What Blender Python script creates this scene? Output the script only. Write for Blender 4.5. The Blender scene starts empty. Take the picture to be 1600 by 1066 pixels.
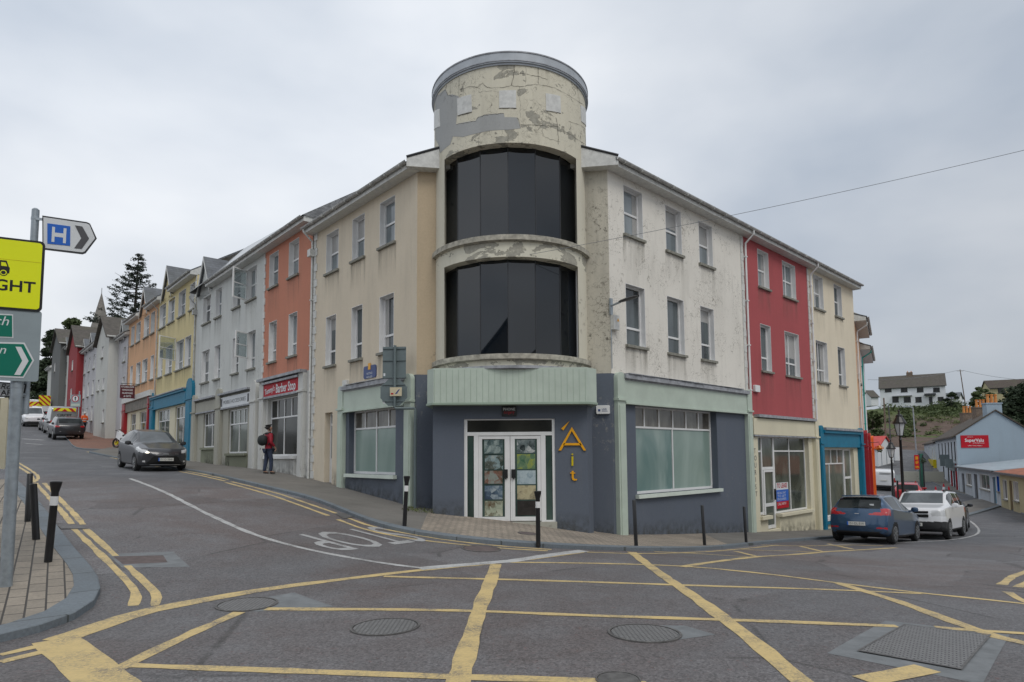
import bpy, bmesh, math, random
import numpy as np
from mathutils import Vector, Matrix, Euler
random.seed(7)
sc = bpy.context.scene
COL = sc.collection
# ---------------------------------------------------------------- camera
EYE = 1.6; FPX = 1000.0; CX = 800.0; CY = 632.0
CAMROT = Matrix.Rotation(math.pi/2 + math.atan(.08), 3, 'X') @ Matrix.Rotation(-.007, 3, 'Z')
cam_d = bpy.data.cameras.new('camera'); cam = bpy.data.objects.new('camera', cam_d); COL.objects.link(cam)
cam.matrix_world = Matrix.Translation((0, 0, EYE)) @ CAMROT.to_4x4()
cam_d.sensor_width = 36; cam_d.lens = FPX/1600*36; cam_d.shift_y = 99/1600
cam_d.clip_start = .05; cam_d.clip_end = 3000
sc.camera = cam
# ---------------------------------------------------------------- world, sun, exposure
SUN_EL, SUN_AZ = math.radians(52), math.radians(150)     # azimuth clockwise from +Y
w = bpy.data.worlds.new('World'); sc.world = w; w.use_nodes = True
nt = w.node_tree; nt.nodes.clear()
def N(nt, t, **k):
    n = nt.nodes.new(t)
    for a, b in k.items():
        if a.startswith('i_'): n.inputs[int(a[2:])].default_value = b
        else: setattr(n, a, b)
    return n
out = N(nt, 'ShaderNodeOutputWorld'); bg = N(nt, 'ShaderNodeBackground'); bg.inputs[1].default_value = .1
sky = N(nt, 'ShaderNodeTexSky', sky_type='NISHITA', sun_disc=False, sun_elevation=SUN_EL, sun_rotation=SUN_AZ)
tc = N(nt, 'ShaderNodeTexCoord'); sep = N(nt, 'ShaderNodeSeparateXYZ'); nt.links.new(tc.outputs['Generated'], sep.inputs[0])
mp = N(nt, 'ShaderNodeMapping'); mp.inputs['Scale'].default_value = (1.0, 1.0, 2.0); mp.inputs['Location'].default_value = (.35, .2, .1)
nt.links.new(tc.outputs['Generated'], mp.inputs[0])
n1 = N(nt, 'ShaderNodeTexNoise'); n1.inputs['Scale'].default_value = 1.9; n1.inputs['Detail'].default_value = 5; n1.inputs['Roughness'].default_value = .46; n1.inputs['Distortion'].default_value = .1
nt.links.new(mp.outputs[0], n1.inputs['Vector'])
cr = N(nt, 'ShaderNodeValToRGB'); nt.links.new(n1.outputs['Fac'], cr.inputs[0])
e = cr.color_ramp.elements; e[0].position = .3; e[0].color = (3.75, 4.2, 4.85, 1); e[1].position = .66; e[1].color = (6.4, 6.6, 6.88, 1)
# darker bank low in the sky
mr = N(nt, 'ShaderNodeMapRange'); nt.links.new(sep.outputs['Z'], mr.inputs[0])
mr.inputs[1].default_value = -.02; mr.inputs[2].default_value = .42; mr.inputs[3].default_value = .76; mr.inputs[4].default_value = 1.04
mr2 = N(nt, 'ShaderNodeMapRange'); nt.links.new(sep.outputs['X'], mr2.inputs[0])
mr2.inputs[1].default_value = -.1; mr2.inputs[2].default_value = .8; mr2.inputs[3].default_value = 1.03; mr2.inputs[4].default_value = .78
mm = N(nt, 'ShaderNodeMath', operation='MULTIPLY'); nt.links.new(mr.outputs[0], mm.inputs[0]); nt.links.new(mr2.outputs[0], mm.inputs[1])
vm = N(nt, 'ShaderNodeVectorMath', operation='SCALE'); nt.links.new(cr.outputs[0], vm.inputs[0]); nt.links.new(mm.outputs[0], vm.inputs['Scale'])
mx = N(nt, 'ShaderNodeMixRGB'); mx.inputs[0].default_value = .95; nt.links.new(sky.outputs[0], mx.inputs[1]); nt.links.new(vm.outputs[0], mx.inputs[2])
nt.links.new(mx.outputs[0], bg.inputs[0]); nt.links.new(bg.outputs[0], out.inputs[0])
sd = bpy.data.lights.new('sun', 'SUN'); sd.energy = 0.8; sd.angle = math.radians(25); sd.color = (1, .96, .9)
so = bpy.data.objects.new('sun', sd); COL.objects.link(so)
sv = Vector((math.sin(SUN_AZ)*math.cos(SUN_EL), math.cos(SUN_AZ)*math.cos(SUN_EL), math.sin(SUN_EL)))
so.rotation_euler = sv.to_track_quat('Z', 'Y').to_euler()
sc.view_settings.view_transform = 'Standard'; sc.view_settings.look = 'None'; sc.view_settings.gamma = 1; sc.view_settings.exposure = 0.5
# ---------------------------------------------------------------- geometry of the place
CAM = Vector((0, 0, EYE))
def ray(u, v): return CAMROT @ Vector(((u-CX)/FPX, -(v-CY)/FPX, -1))
def at(u, v, Y):
    d = ray(u, v); return CAM + d*(Y/d.y)
class Facade:
    def __init__(s, P0, d):
        d = Vector(d).normalized(); s.P = Vector(P0); s.d = d
        n = Vector((d.y, -d.x)); s.n = n if n.y < 0 else -n
    def pt(s, a, z, o=0.): return Vector((s.P.x + s.d.x*a + s.n.x*o, s.P.y + s.d.y*a + s.n.y*o, z))
    def px(s, u, v, o=0.):
        d = ray(u, v); q = s.P + s.n*o
        t = (q.x*s.n.x + q.y*s.n.y)/(d.x*s.n.x + d.y*s.n.y); P = CAM + d*t
        return (P.x - s.P.x)*s.d.x + (P.y - s.P.y)*s.d.y, P.z
    def shift(s, o):
        g = Facade((0, 0), (1, 0)); g.P = s.P + s.n*o; g.d = s.d; g.n = s.n; return g
FR = Facade((2.66, 17), (1.042, 1)); FL = Facade((-2.55, 17), (-.88, 1))
# ---------------------------------------------------------------- road surface height
ctrl = []
def lp(s, z, o=0): p = FL.pt(s, 0, o); ctrl.append((p.x, p.y, z))
def rp(s, z, o=0): p = FR.pt(s, 0, o); ctrl.append((p.x, p.y, z))
for s, z in ((0, .19), (6.6, .8), (11.3, 1.07), (20.3, 1.36), (28, 1.95), (36.3, 2.64), (42.2, 3.1), (49.6, 3.6), (62, 4.6), (75, 5.9)): lp(s, z)
for s, z in ((0, -.55), (7.5, -1.14), (13.5, -1.56), (20, -1.8), (30, -1.95), (42, -1.95)): rp(s, z)
ctrl += [(0, 16, -.1), (0, 11.5, -.13), (0, 6, 0), (0, 0, 0), (-6, 0, .05), (-4.3, 6.8, -.02), (-6, 8.6, .18), (-9, 12, .55), (-3, 11, .02), (-12, 17, .85), (-13, 24, 1.13),
         (-20, 24, 1.4), (-31, 42, 2.7), (-38, 52, 3.6), (-49, 62, 4.7), (-58, 72, 5.9), (-14, 5, .2), (5.5, 5.5, -.08), (7, 0, -.1), (11, 12.5, -.72), (12, 20, -1.18), (16, 13, -.95),
         (20, 24, -1.5), (30, 35, -1.93), (33, 56, -1.85), (40, 57, -1.9), (28, 20, -1.4), (18, 3, -.5), (45, 75, -.7), (36, 75, -.7), (52, 90, 1.4), (60, 110, 3.), (-30, 0, .6), (-40, 30, 2.4), (0, -20, 0), (30, -10, -.8), (30, 45, -1.95), (55, 45, -1.9)]
cp = np.array(ctrl)
def _U(r2): return np.where(r2 > 1e-9, .5*r2*np.log(np.maximum(r2, 1e-9)), 0)
_d = cp[:, None, :2]-cp[None, :, :2]; _K = _U((_d**2).sum(-1)) + np.eye(len(cp))*.6
_P = np.c_[np.ones(len(cp)), cp[:, :2]]; _A = np.block([[_K, _P], [_P.T, np.zeros((3, 3))]])
_w = np.linalg.solve(_A, np.r_[cp[:, 2], 0, 0, 0])
def gz_arr(X, Y):
    X = np.clip(X, -72, 62); Y = np.clip(Y, -20, 112)
    r2 = (X[..., None]-cp[:, 0])**2 + (Y[..., None]-cp[:, 1])**2
    return _U(r2) @ _w[:-3] + _w[-3] + _w[-2]*X + _w[-1]*Y
def gz(x, y): return float(gz_arr(np.array([float(x)]), np.array([float(y)]))[0])
def gp(u, v, h=0.):
    """point of the ground (raised by h) seen at a photo pixel"""
    d = ray(u, v); d = d/d.y; lo = 1.5; Y = lo
    ys = np.concatenate([np.arange(1.5, 30, .25), np.arange(30, 130, .5)])
    zz = gz_arr(d.x*ys, ys) + h; ray_z = EYE + d.z*ys
    k = np.argmax(ray_z < zz)
    a, b = ys[max(k-1, 0)], ys[k]
    for _ in range(22):
        m = (a+b)/2
        if EYE + d.z*m < gz(d.x*m, m) + h: b = m
        else: a = m
    return Vector((d.x*b, b, EYE + d.z*b))
# ---------------------------------------------------------------- object helpers
RL = {}
def tag(o, label=None, cat=None, group=None, kind=None):
    if label: o['label'] = label
    if cat: o['category'] = cat
    if group: o['group'] = group
    if kind: o['kind'] = kind
    return o
def thing(name, loc, label, cat, group=None, rz=0):
    o = bpy.data.objects.new(name, None); COL.objects.link(o); o.location = loc; o.rotation_euler = (0, 0, rz)
    o.empty_display_size = .3
    RL[o.name] = Vector(loc) if not rz else Vector((0, 0, 0)); return tag(o, label, cat, group)
class MB:
    def __init__(s): s.v = []; s.f = []; s.m = []; s.cm = 0
    def add(s, vs, fs):
        b = len(s.v); s.v += [tuple(p) for p in vs]; s.f += [tuple(b+i for i in f) for f in fs]; s.m += [s.cm]*len(fs); return s
    def quad(s, *p): return s.add(p, [tuple(range(len(p)))])
    def hexa(s, p): return s.add(p, [(0, 3, 2, 1), (4, 5, 6, 7), (0, 1, 5, 4), (1, 2, 6, 5), (2, 3, 7, 6), (3, 0, 4, 7)])
    def box(s, x0, x1, y0, y1, z0, z1): return s.hexa([(x0, y0, z0), (x1, y0, z0), (x1, y1, z0), (x0, y1, z0), (x0, y0, z1), (x1, y0, z1), (x1, y1, z1), (x0, y1, z1)])
    def fb(s, F, a0, a1, z0, z1, o0, o1):
        return s.hexa([F.pt(a0, z0, o0), F.pt(a1, z0, o0), F.pt(a1, z0, o1), F.pt(a0, z0, o1), F.pt(a0, z1, o0), F.pt(a1, z1, o0), F.pt(a1, z1, o1), F.pt(a0, z1, o1)])
    def prism(s, pts, off):
        """polygon (list of 3D points) extruded by vector off"""
        n = len(pts); off = Vector(off); a = [Vector(p) for p in pts]; b = [p+off for p in a]
        return s.add(a+b, [tuple(range(n))[::-1], tuple(range(n, 2*n))] + [(i, (i+1) % n, n+(i+1) % n, n+i) for i in range(n)])
    def tube(s, pts, r, n=8, cap=True):
        pts = [Vector(p) for p in pts]; rs = r if isinstance(r, (list, tuple)) else [r]*len(pts); vs = []; up = None
        for i, p in enumerate(pts):
            t = (pts[min(i+1, len(pts)-1)]-pts[max(i-1, 0)]).normalized()
            if up is None: up = Vector((0, 0, 1)) if abs(t.z) < .9 else Vector((1, 0, 0))
            x = t.cross(up).normalized(); y = x.cross(t).normalized(); up = y
            vs += [p + x*math.cos(2*math.pi*k/n)*rs[i] + y*math.sin(2*math.pi*k/n)*rs[i] for k in range(n)]
        fs = [(i*n+k, i*n+(k+1) % n, (i+1)*n+(k+1) % n, (i+1)*n+k) for i in range(len(pts)-1) for k in range(n)]
        if cap: fs += [tuple(range(n))[::-1], tuple((len(pts)-1)*n+k for k in range(n))]
        return s.add(vs, fs)
    def lathe(s, prof, c, n=16, axis='Z', sx=1, sy=1):
        vs = []; c = Vector(c)
        for r, h in prof:
            for k in range(n):
                a = 2*math.pi*k/n; p = (r*math.cos(a)*sx, r*math.sin(a)*sy, h)
                if axis == 'Y': p = (p[0], h, p[1])
                vs.append(c+Vector(p))
        fs = [(i*n+k, i*n+(k+1) % n, (i+1)*n+(k+1) % n, (i+1)*n+k) for i in range(len(prof)-1) for k in range(n)]
        fs += [tuple(range(n))[::-1], tuple((len(prof)-1)*n+k for k in range(n))]
        return s.add(vs, fs)
def obj(name, mb, mat, parent=None, smooth=False, bevel=0):
    me = bpy.data.meshes.new(name); root = RL[parent.name] if parent else Vector((0, 0, 0))
    me.from_pydata([tuple(Vector(p)-root) for p in mb.v], [], mb.f)
    mats = mat if isinstance(mat, (list, tuple)) else [mat]
    for m in mats: me.materials.append(m)
    if len(mats) > 1:
        for p, i in zip(me.polygons, mb.m): p.material_index = i
    bm = bmesh.new(); bm.from_mesh(me); bmesh.ops.recalc_face_normals(bm, faces=bm.faces); bm.to_mesh(me); bm.free()
    if smooth:
        for p in me.polygons: p.use_smooth = True
        try: me.set_sharp_from_angle(angle=math.radians(40))
        except Exception: pass
    o = bpy.data.objects.new(name, me); COL.objects.link(o)
    if bevel:
        b = o.modifiers.new('b', 'BEVEL'); b.width = bevel; b.segments = 2; b.limit_method = 'ANGLE'
    if parent: o.parent = parent; RL[o.name] = root
    else: RL[o.name] = Vector((0, 0, 0))
    return o
def solo(name, mb, mat, label, cat, group=None, **k):
    """a thing that is one mesh, with its origin at its own base"""
    xs = [Vector(p) for p in mb.v]; c = sum(xs, Vector())/len(xs); c.z = min(p.z for p in xs)
    mb.v = [tuple(p-c) for p in xs]; o = obj(name, mb, mat, **k); o.location = c; return tag(o, label, cat, group)
def copy_tree(o, parent=None):
    c = o.copy(); COL.objects.link(c)
    if parent: c.parent = parent
    for ch in list(o.children): copy_tree(ch, c)
    return c
_tc = {}
def text_geo(txt, shear=0, bold=False):
    """(verts2d, faces) of a text; unit height 1 for capitals, origin at the lower left"""
    key = (txt, shear, bold)
    if key in _tc: return _tc[key]
    cu = bpy.data.curves.new('t', 'FONT'); cu.body = txt; cu.size = 1; cu.shear = shear; cu.resolution_u = 3
    if bold: cu.offset = .02
    o = bpy.data.objects.new('t', cu); COL.objects.link(o)
    dg = bpy.context.evaluated_depsgraph_get(); me = bpy.data.meshes.new_from_object(o.evaluated_get(dg))
    vs = [(v.co.x, v.co.y) for v in me.vertices]; fs = [tuple(p.vertices) for p in me.polygons]
    bpy.data.objects.remove(o); bpy.data.curves.remove(cu); bpy.data.meshes.remove(me)
    x0 = min(v[0] for v in vs); x1 = max(v[0] for v in vs); y1 = max(v[1] for v in vs)
    _tc[key] = ([((x-x0), y) for x, y in vs], fs, x1-x0, y1); return _tc[key]
def text(mb, txt, O, ex, ez, W=None, H=None, off=None, shear=0, bold=False):
    """lay a text on a surface: O lower left corner, ex/ez unit vectors; fitted to width W and/or height H"""
    vs, fs, w_, h_ = text_geo(txt, shear, bold); O = Vector(O); ex = Vector(ex); ez = Vector(ez)
    sx = W/w_ if W else H/h_; sy = H/h_ if H else sx
    if off is None: return mb.add([O + ex*x*sx + ez*y*sy for x, y in vs], fs)
    return mb.add([O + ex*x*sx + ez*y*sy + Vector(off) for x, y in vs], fs)
def ftext(mb, F, txt, s, z, W=None, H=None, o=0., flip=1, **k):
    """text on a facade; flip=-1 where s runs leftwards in the picture"""
    return text(mb, txt, F.pt(s, z, o), Vector((F.d.x, F.d.y, 0))*flip, (0, 0, 1), W, H, **k)
# ---------------------------------------------------------------- materials
MAT = {}
def newmat(name):
    m = bpy.data.materials.new(name); m.use_nodes = True; nt = m.node_tree; return m, nt, nt.nodes['Principled BSDF']
def noise(nt, scale, detail=4, rough=.55, vec=None, sc3=None, dist=0):
    n = N(nt, 'ShaderNodeTexNoise'); n.inputs['Scale'].default_value = scale; n.inputs['Detail'].default_value = detail
    n.inputs['Roughness'].default_value = rough; n.inputs['Distortion'].default_value = dist
    src = vec
    if src is None: src = N(nt, 'ShaderNodeTexCoord').outputs['Object']
    if sc3:
        mp = N(nt, 'ShaderNodeMapping'); mp.inputs['Scale'].default_value = sc3; nt.links.new(src, mp.inputs[0]); src = mp.outputs[0]
    nt.links.new(src, n.inputs['Vector']); return n.outputs['Fac']
def ramp(nt, fac, *stops):
    r = N(nt, 'ShaderNodeValToRGB'); nt.links.new(fac, r.inputs[0]); el = r.color_ramp.elements
    while len(el) < len(stops): el.new(.5)
    for e, (p, c) in zip(el, stops):
        e.position = p; e.color = (*c, 1) if isinstance(c, (tuple, list)) else (c, c, c, 1)
    return r.outputs[0]
def mix(nt, fac, a, b, mode='MIX'):
    m = N(nt, 'ShaderNodeMixRGB', blend_type=mode)
    for k, x in ((0, fac), (1, a), (2, b)):
        if isinstance(x, (int, float)): m.inputs[k].default_value = x if k == 0 else (x, x, x, 1)
        elif isinstance(x, tuple): m.inputs[k].default_value = (*x, 1)
        else: nt.links.new(x, m.inputs[k])
    return m.outputs[0]
def bump(nt, b, h, strength=.3, dist=.01):
    n = N(nt, 'ShaderNodeBump'); n.inputs['Strength'].default_value = strength; n.inputs['Distance'].default_value = dist
    nt.links.new(h, n.inputs['Height']); nt.links.new(n.outputs[0], b.inputs['Normal'])
def worldpos(nt): return N(nt, 'ShaderNodeNewGeometry').outputs['Position']
def plaster(name, c, dirt=.35, spots=0., dc=(.16, .15, .12), rough=.9, crackle=0, flake=0, near=False):
    m, nt, b = newmat(name); P = worldpos(nt)
    big = noise(nt, .55, 5, .6, P); st = noise(nt, 1.6, 5, .65, P, (1, 1, .16)); fine = noise(nt, 22, 3, .6, P)
    col = mix(nt, ramp(nt, big, (.35, 0), (.7, .5*dirt+.15)), c, tuple(x*.80 for x in c))
    col = mix(nt, ramp(nt, st, (.50, 0), (.72, dirt*.8)), col, tuple(.55*x+.45*y*.8 for x, y in zip(c, dc)))
    s2 = noise(nt, 7, 4, .6, P, (1, 1, .05)); s3 = noise(nt, .9, 3, .5, P)
    col = mix(nt, mix(nt, 1., ramp(nt, s2, (.55, 0), (.72, dirt*.9)), ramp(nt, s3, (.45, 0), (.65, 1)), 'MULTIPLY'), col, tuple(.5*x+.5*y*.8 for x, y in zip(c, dc)))
    if crackle:
        wp_ = N(nt, 'ShaderNodeVectorMath', operation='ADD'); wn = N(nt, 'ShaderNodeTexNoise'); wn.inputs['Scale'].default_value = 3; nt.links.new(P, wn.inputs['Vector']); nt.links.new(P, wp_.inputs[0]); nt.links.new(wn.outputs['Color'], wp_.inputs[1])
        for sc_, wd_ in ((1.6, .010), (4.5, .016)):
            vo = N(nt, 'ShaderNodeTexVoronoi', feature='DISTANCE_TO_EDGE'); vo.inputs['Scale'].default_value = sc_; nt.links.new(wp_.outputs[0], vo.inputs['Vector']); cm = noise(nt, 1.1 if sc_ < 3 else .8, 3, .6, P)
            col = mix(nt, mix(nt, 1., ramp(nt, vo.outputs['Distance'], (wd_*.3, .8), (wd_*1.6, 0)), ramp(nt, cm, (.50-.05*crackle, 0), (.60, 1)), 'MULTIPLY'), col, dc)
    if flake:
        fl_ = noise(nt, 1.5, 7, .62, P, (1, 1, 1.6), .5); f2 = noise(nt, 9, 5, .7, P)
        msk = ramp(nt, fl_, (.60-.10*flake, 0), (.607-.10*flake, 1)); edge_ = ramp(nt, fl_, (.588-.10*flake, 0), (.60-.10*flake, .8), (.612-.10*flake, 0))
        col = mix(nt, msk, col, mix(nt, ramp(nt, f2, (.35, 0), (.7, 1)), (.42, .40, .33), (.27, .26, .22))); col = mix(nt, edge_, col, (.10, .09, .07))
    nr = None
    if near:    # weathering gathers towards the tower end of this wall
        sp_ = N(nt, 'ShaderNodeSeparateXYZ'); nt.links.new(P, sp_.inputs[0]); q_ = N(nt, 'ShaderNodeMapRange'); nt.links.new(sp_.outputs[0], q_.inputs[0]); q_.inputs[1].default_value = 3.2; q_.inputs[2].default_value = 6.5; q_.inputs[3].default_value = 1; q_.inputs[4].default_value = .12; nr = q_.outputs[0]
    if spots:
        g = noise(nt, 5.5, 8, .75, P); g2 = noise(nt, .5, 3, .5, P)
        k = mix(nt, 1., ramp(nt, g, (.56, 0), (.63, 1)), ramp(nt, g2, (.62-.2*spots, 0), (.72-.15*spots, 1)), 'MULTIPLY')
        if nr is not None: k = mix(nt, 1., k, nr, 'MULTIPLY')
        col = mix(nt, k, col, dc)
    col = mix(nt, .12, col, ramp(nt, fine, (.3, .3), (.7, .7)), 'OVERLAY')
    nt.links.new(col, b.inputs['Base Color']); b.inputs['Roughness'].default_value = rough
    bump(nt, b, fine, .12, .004); MAT[name] = m; return m
def plain(name, c, rough=.5, metal=0., var=.12, scale=3., spec=.5, coat=0., emit=None, bmp=0):
    m, nt, b = newmat(name)
    P = worldpos(nt); n = noise(nt, scale, 4, .6, P)
    col = mix(nt, ramp(nt, n, (.3, 0), (.7, 1)), tuple(x*(1-var) for x in c), tuple(min(1, x*(1+var)) for x in c))
    nt.links.new(col, b.inputs['Base Color']); b.inputs['Roughness'].default_value = rough; b.inputs['Metallic'].default_value = metal
    b.inputs['Specular IOR Level'].default_value = spec; b.inputs['Coat Weight'].default_value = coat
    if emit: b.inputs['Emission Color'].default_value = (*c, 1); b.inputs['Emission Strength'].default_value = emit
    if bmp: bump(nt, b, noise(nt, scale*6, 4, .6, P), bmp, .01)
    MAT[name] = m; return m
def glass(name, c1, c2, scale=.8, rough=.06, spec=.7, sz=.5):
    m, nt, b = newmat(name); P = worldpos(nt)
    n = noise(nt, scale, 3, .5, P, (1, 1, sz), .6)
    nt.links.new(ramp(nt, n, (.38, c1), (.62, c2)), b.inputs['Base Color'])
    b.inputs['Roughness'].default_value = rough; b.inputs['Specular IOR Level'].default_value = spec
    bump(nt, b, noise(nt, .8, 2, .5, P), .05, .02); MAT[name] = m; return m
def slate(name, c, moss=.3, rough=.45):
    m, nt, b = newmat(name); P = worldpos(nt)
    wv = N(nt, 'ShaderNodeTexWave', wave_type='BANDS', bands_direction='Z', wave_profile='SAW'); wv.inputs['Scale'].default_value = 2.2
    nt.links.new(P, wv.inputs[0]); n = noise(nt, 3, 6, .65, P); n2 = noise(nt, .7, 4, .6, P)
    col = mix(nt, ramp(nt, n, (.3, 0), (.7, 1)), tuple(x*.7 for x in c), tuple(x*1.3 for x in c))
    col = mix(nt, ramp(nt, n2, (.5, 0), (.75, moss)), col, (.09, .1, .05))
    nt.links.new(mix(nt, .25, col, wv.outputs['Color'], 'MULTIPLY'), b.inputs['Base Color'])
    b.inputs['Roughness'].default_value = rough; bump(nt, b, wv.outputs['Fac'], .5, .02); MAT[name] = m; return m
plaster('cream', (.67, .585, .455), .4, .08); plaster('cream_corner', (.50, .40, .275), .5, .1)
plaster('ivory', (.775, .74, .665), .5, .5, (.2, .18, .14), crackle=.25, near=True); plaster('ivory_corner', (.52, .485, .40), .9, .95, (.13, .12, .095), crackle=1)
plaster('tower', (.68, .64, .515), .6, .75, (.19, .17, .13), crackle=1, flake=.02); plaster('tower_pier', (.67, .635, .52), .4, .4, (.25, .22, .17)); plaster('tower_band', (.68, .65, .53), .5, .6, (.2, .18, .13), flake=.62)
plaster('orange', (.55, .225, .145), .4); plaster('off_white', (.60, .61, .58), .5, .1); plaster('yellow', (.66, .56, .30), .35)
plaster('peach', (.66, .39, .22), .3); plaster('red', (.41, .085, .09), .6, .0, (.16, .04, .04)); plaster('pale_cream', (.74, .66, .51), .35, .1, (.35, .26, .16))
plaster('slate_blue', (.100, .118, .150), .4, .08, (.2, .2, .2), .7); plaster('grey_patch', (.40, .405, .395), .8, .4, (.18, .18, .17))
plaster('gable_white', (.56, .56, .52), .4); plaster('lilac', (.50, .49, .50), .3); plaster('crimson', (.30, .035, .04), .35); plaster('dark_grey', (.13, .135, .13), .3)
plaster('house_white', (.72, .74, .76), .2); plaster('gable_blue', (.30, .37, .43), .25); plaster('pale_blue', (.42, .46, .50), .3); plaster('buff', (.45, .40, .24), .4); plaster('olive_riser', (.21, .22, .155), .3, .1)
plaster('shop_stone', (.40, .39, .33), .5, .1); plaster('shop_cream', (.68, .63, .47), .3); plaster('shop_white', (.60, .60, .57), .5, .15)
plain('white', (.74, .74, .73), .35, var=.05); plain('white_dirty', (.6, .6, .57), .5, var=.15, scale=8); plain('green', (.465, .535, .455), .5, var=.08, scale=2); plain('green_dark', (.30, .38, .30), .5, var=.1)
plain('sill', (.24, .235, .20), .9, var=.35, scale=12, bmp=.3); plain('lead', (.30, .31, .33), .5, var=.35, scale=6, bmp=.2); plain('gutter', (.42, .42, .40), .5, var=.3, scale=5)
plain('cap', (.40, .43, .46), .45, var=.12, scale=3); plain('blue', (.008, .165, .27), .5, var=.12, spec=.3); plain('black', (.012, .012, .013), .35, var=.3); plain('rubber', (.018, .018, .018), .8)
plain('mint', (.60, .66, .59), .5, var=.06); plain('burgundy', (.33, .012, .02), .4); plain('orange_paint', (.75, .13, .01), .4); plain('teal_pipe', (.02, .32, .26), .4); plain('steel', (.33, .37, .40), .45, .55, var=.2, scale=9); plain('grey_green', (.13, .165, .17), .5, var=.1)
plain('sign_red', (.42, .006, .018), .55, spec=.25); plain('sign_maroon', (.09, .012, .02), .4); plain('sign_green', (.0, .16, .105), .35, var=.03); plain('sign_yellow', (.80, .86, .0), .4, var=.02); plain('sign_blue', (.012, .12, .52), .35, var=.03)
plain('sign_white', (.66, .68, .69), .4, var=.03); plain('sign_grey', (.27, .32, .34), .45, var=.06); plain('chevron_grey', (.07, .07, .075), .5); plain('gold', (.78, .36, .0), .35, var=.05); plain('gold_green', (.60, .47, .0), .35)
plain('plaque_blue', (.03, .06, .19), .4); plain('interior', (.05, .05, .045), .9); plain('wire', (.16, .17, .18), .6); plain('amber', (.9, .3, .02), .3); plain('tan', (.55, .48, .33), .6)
plain('blind', (.36, .355, .34), .25, var=.06); plain('ledge', (.38, .36, .30), .9, var=.4, scale=8, bmp=.3); plain('dark_stone', (.20, .185, .165), .9, var=.2); plain('crack', (.09, .08, .065), .95); plain('dark_trim', (.03, .032, .035), .5); plain('brown_fascia', (.17, .15, .12), .6, var=.3); plain('wood', (.16, .12, .09), .8, var=.3, scale=6)
plain('terracotta', (.55, .22, .06), .8, var=.3, scale=6); plain('rust', (.30, .10, .05), .8, var=.5, scale=2.5); plain('sheet_roof', (.30, .35, .38), .45, var=.2, scale=1.5); plain('red_roof', (.50, .06, .05), .5, var=.15); plain('purple_light', (.35, .12, .6), .4, emit=.35)
glass('glass', (.02, .026, .03), (.10, .12, .125)); glass('glass_pale', (.13, .155, .165), (.24, .27, .28), .7, .1); glass('glass_tower', (.004, .006, .009), (.008, .012, .017), .5, .02, .75); glass('glass_shop', (.05, .06, .05), (.16, .18, .15), .9, .08)
glass('film_teal', (.13, .215, .20), (.27, .35, .32), 1.1, .1, .8, .3); glass('film_grey', (.22, .30, .265), (.30, .38, .34), 1.1, .12, .6, .3); glass('top_light', (.11, .10, .085), (.19, .18, .155), 3); glass('glass_dark', (.012, .013, .012), (.035, .035, .03), 1., .1, .35); glass('car_glass', (.010, .013, .014), (.03, .037, .038), 1.5, .03, .3); glass('car_screen', (.05, .06, .065), (.11, .13, .14), 1.2, .03, .6)  # windscreen glass is lightened in its base colour to stand for reflected sky
glass('glass_green', (.02, .04, .035), (.06, .10, .085), 1, .05)
slate('slate', (.13, .14, .155)); slate('slate_brown', (.10, .088, .075), .4, .8); slate('slate_sky_sheen', (.42, .43, .44), .1); slate('tile_brown', (.085, .066, .053), .5, .9)
MAT['slate_sky_sheen'].node_tree.nodes['Principled BSDF'].inputs['Roughness'].default_value = .25  # pale slate: sky reflected at a grazing view is put into its colour
def clear_glass():
    m, nt, b = newmat('clear_glass'); o_ = [n for n in nt.nodes if n.type == 'OUTPUT_MATERIAL'][0]; t = N(nt, 'ShaderNodeBsdfTransparent'); t.inputs[0].default_value = (.85, .9, .9, 1); g_ = N(nt, 'ShaderNodeBsdfGlossy'); g_.inputs['Roughness'].default_value = .05; x = N(nt, 'ShaderNodeMixShader'); x.inputs[0].default_value = .32
    pass; nt.links.new(t.outputs[0], x.inputs[1]); nt.links.new(g_.outputs[0], x.inputs[2]); nt.links.new(x.outputs[0], o_.inputs[0]); MAT['clear_glass'] = m
clear_glass()
def stain_mat(name, c, amt, sc3):
    m, nt, b = newmat(name); o_ = [n for n in nt.nodes if n.type == 'OUTPUT_MATERIAL'][0]; at_ = N(nt, 'ShaderNodeAttribute', attribute_name='fade'); P = worldpos(nt)
    n = ramp(nt, noise(nt, 5, 5, .65, P, sc3), (.38, 0), (.68, 1)); f = N(nt, 'ShaderNodeMath', operation='MULTIPLY'); nt.links.new(at_.outputs['Fac'], f.inputs[0]); nt.links.new(n, f.inputs[1]); f2 = N(nt, 'ShaderNodeMath', operation='MULTIPLY'); nt.links.new(f.outputs[0], f2.inputs[0]); f2.inputs[1].default_value = amt
    b.inputs['Base Color'].default_value = (*c, 1); b.inputs['Roughness'].default_value = .95; t = N(nt, 'ShaderNodeBsdfTransparent'); x = N(nt, 'ShaderNodeMixShader'); nt.links.new(f2.outputs[0], x.inputs[0]); nt.links.new(t.outputs[0], x.inputs[1]); nt.links.new(b.outputs[0], x.inputs[2]); nt.links.new(x.outputs[0], o_.inputs[0]); MAT[name] = m
stain_mat('sill_stain', (.20, .19, .155), .5, (1, 1, .10)); stain_mat('base_grime', (.09, .09, .075), .7, (1, 1, .8))
def decal(name, rows, mat, parent):
    """thin weathering layer: rows of (lower point, upper point, fade below, fade above)"""
    mb = MB(); fd = []
    for a, b_, fa, fb_ in rows: mb.v += [tuple(a), tuple(b_)]; fd += [fa, fb_]
    mb.f = [(2*i, 2*i+2, 2*i+3, 2*i+1) for i in range(len(rows)-1)]; mb.m = [0]*len(mb.f); o = obj(name, mb, mat, parent)
    at_ = o.data.attributes.new('fade', 'FLOAT', 'POINT')
    for i, v in enumerate(fd): at_.data[i].value = v
    return o
M = MAT
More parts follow.
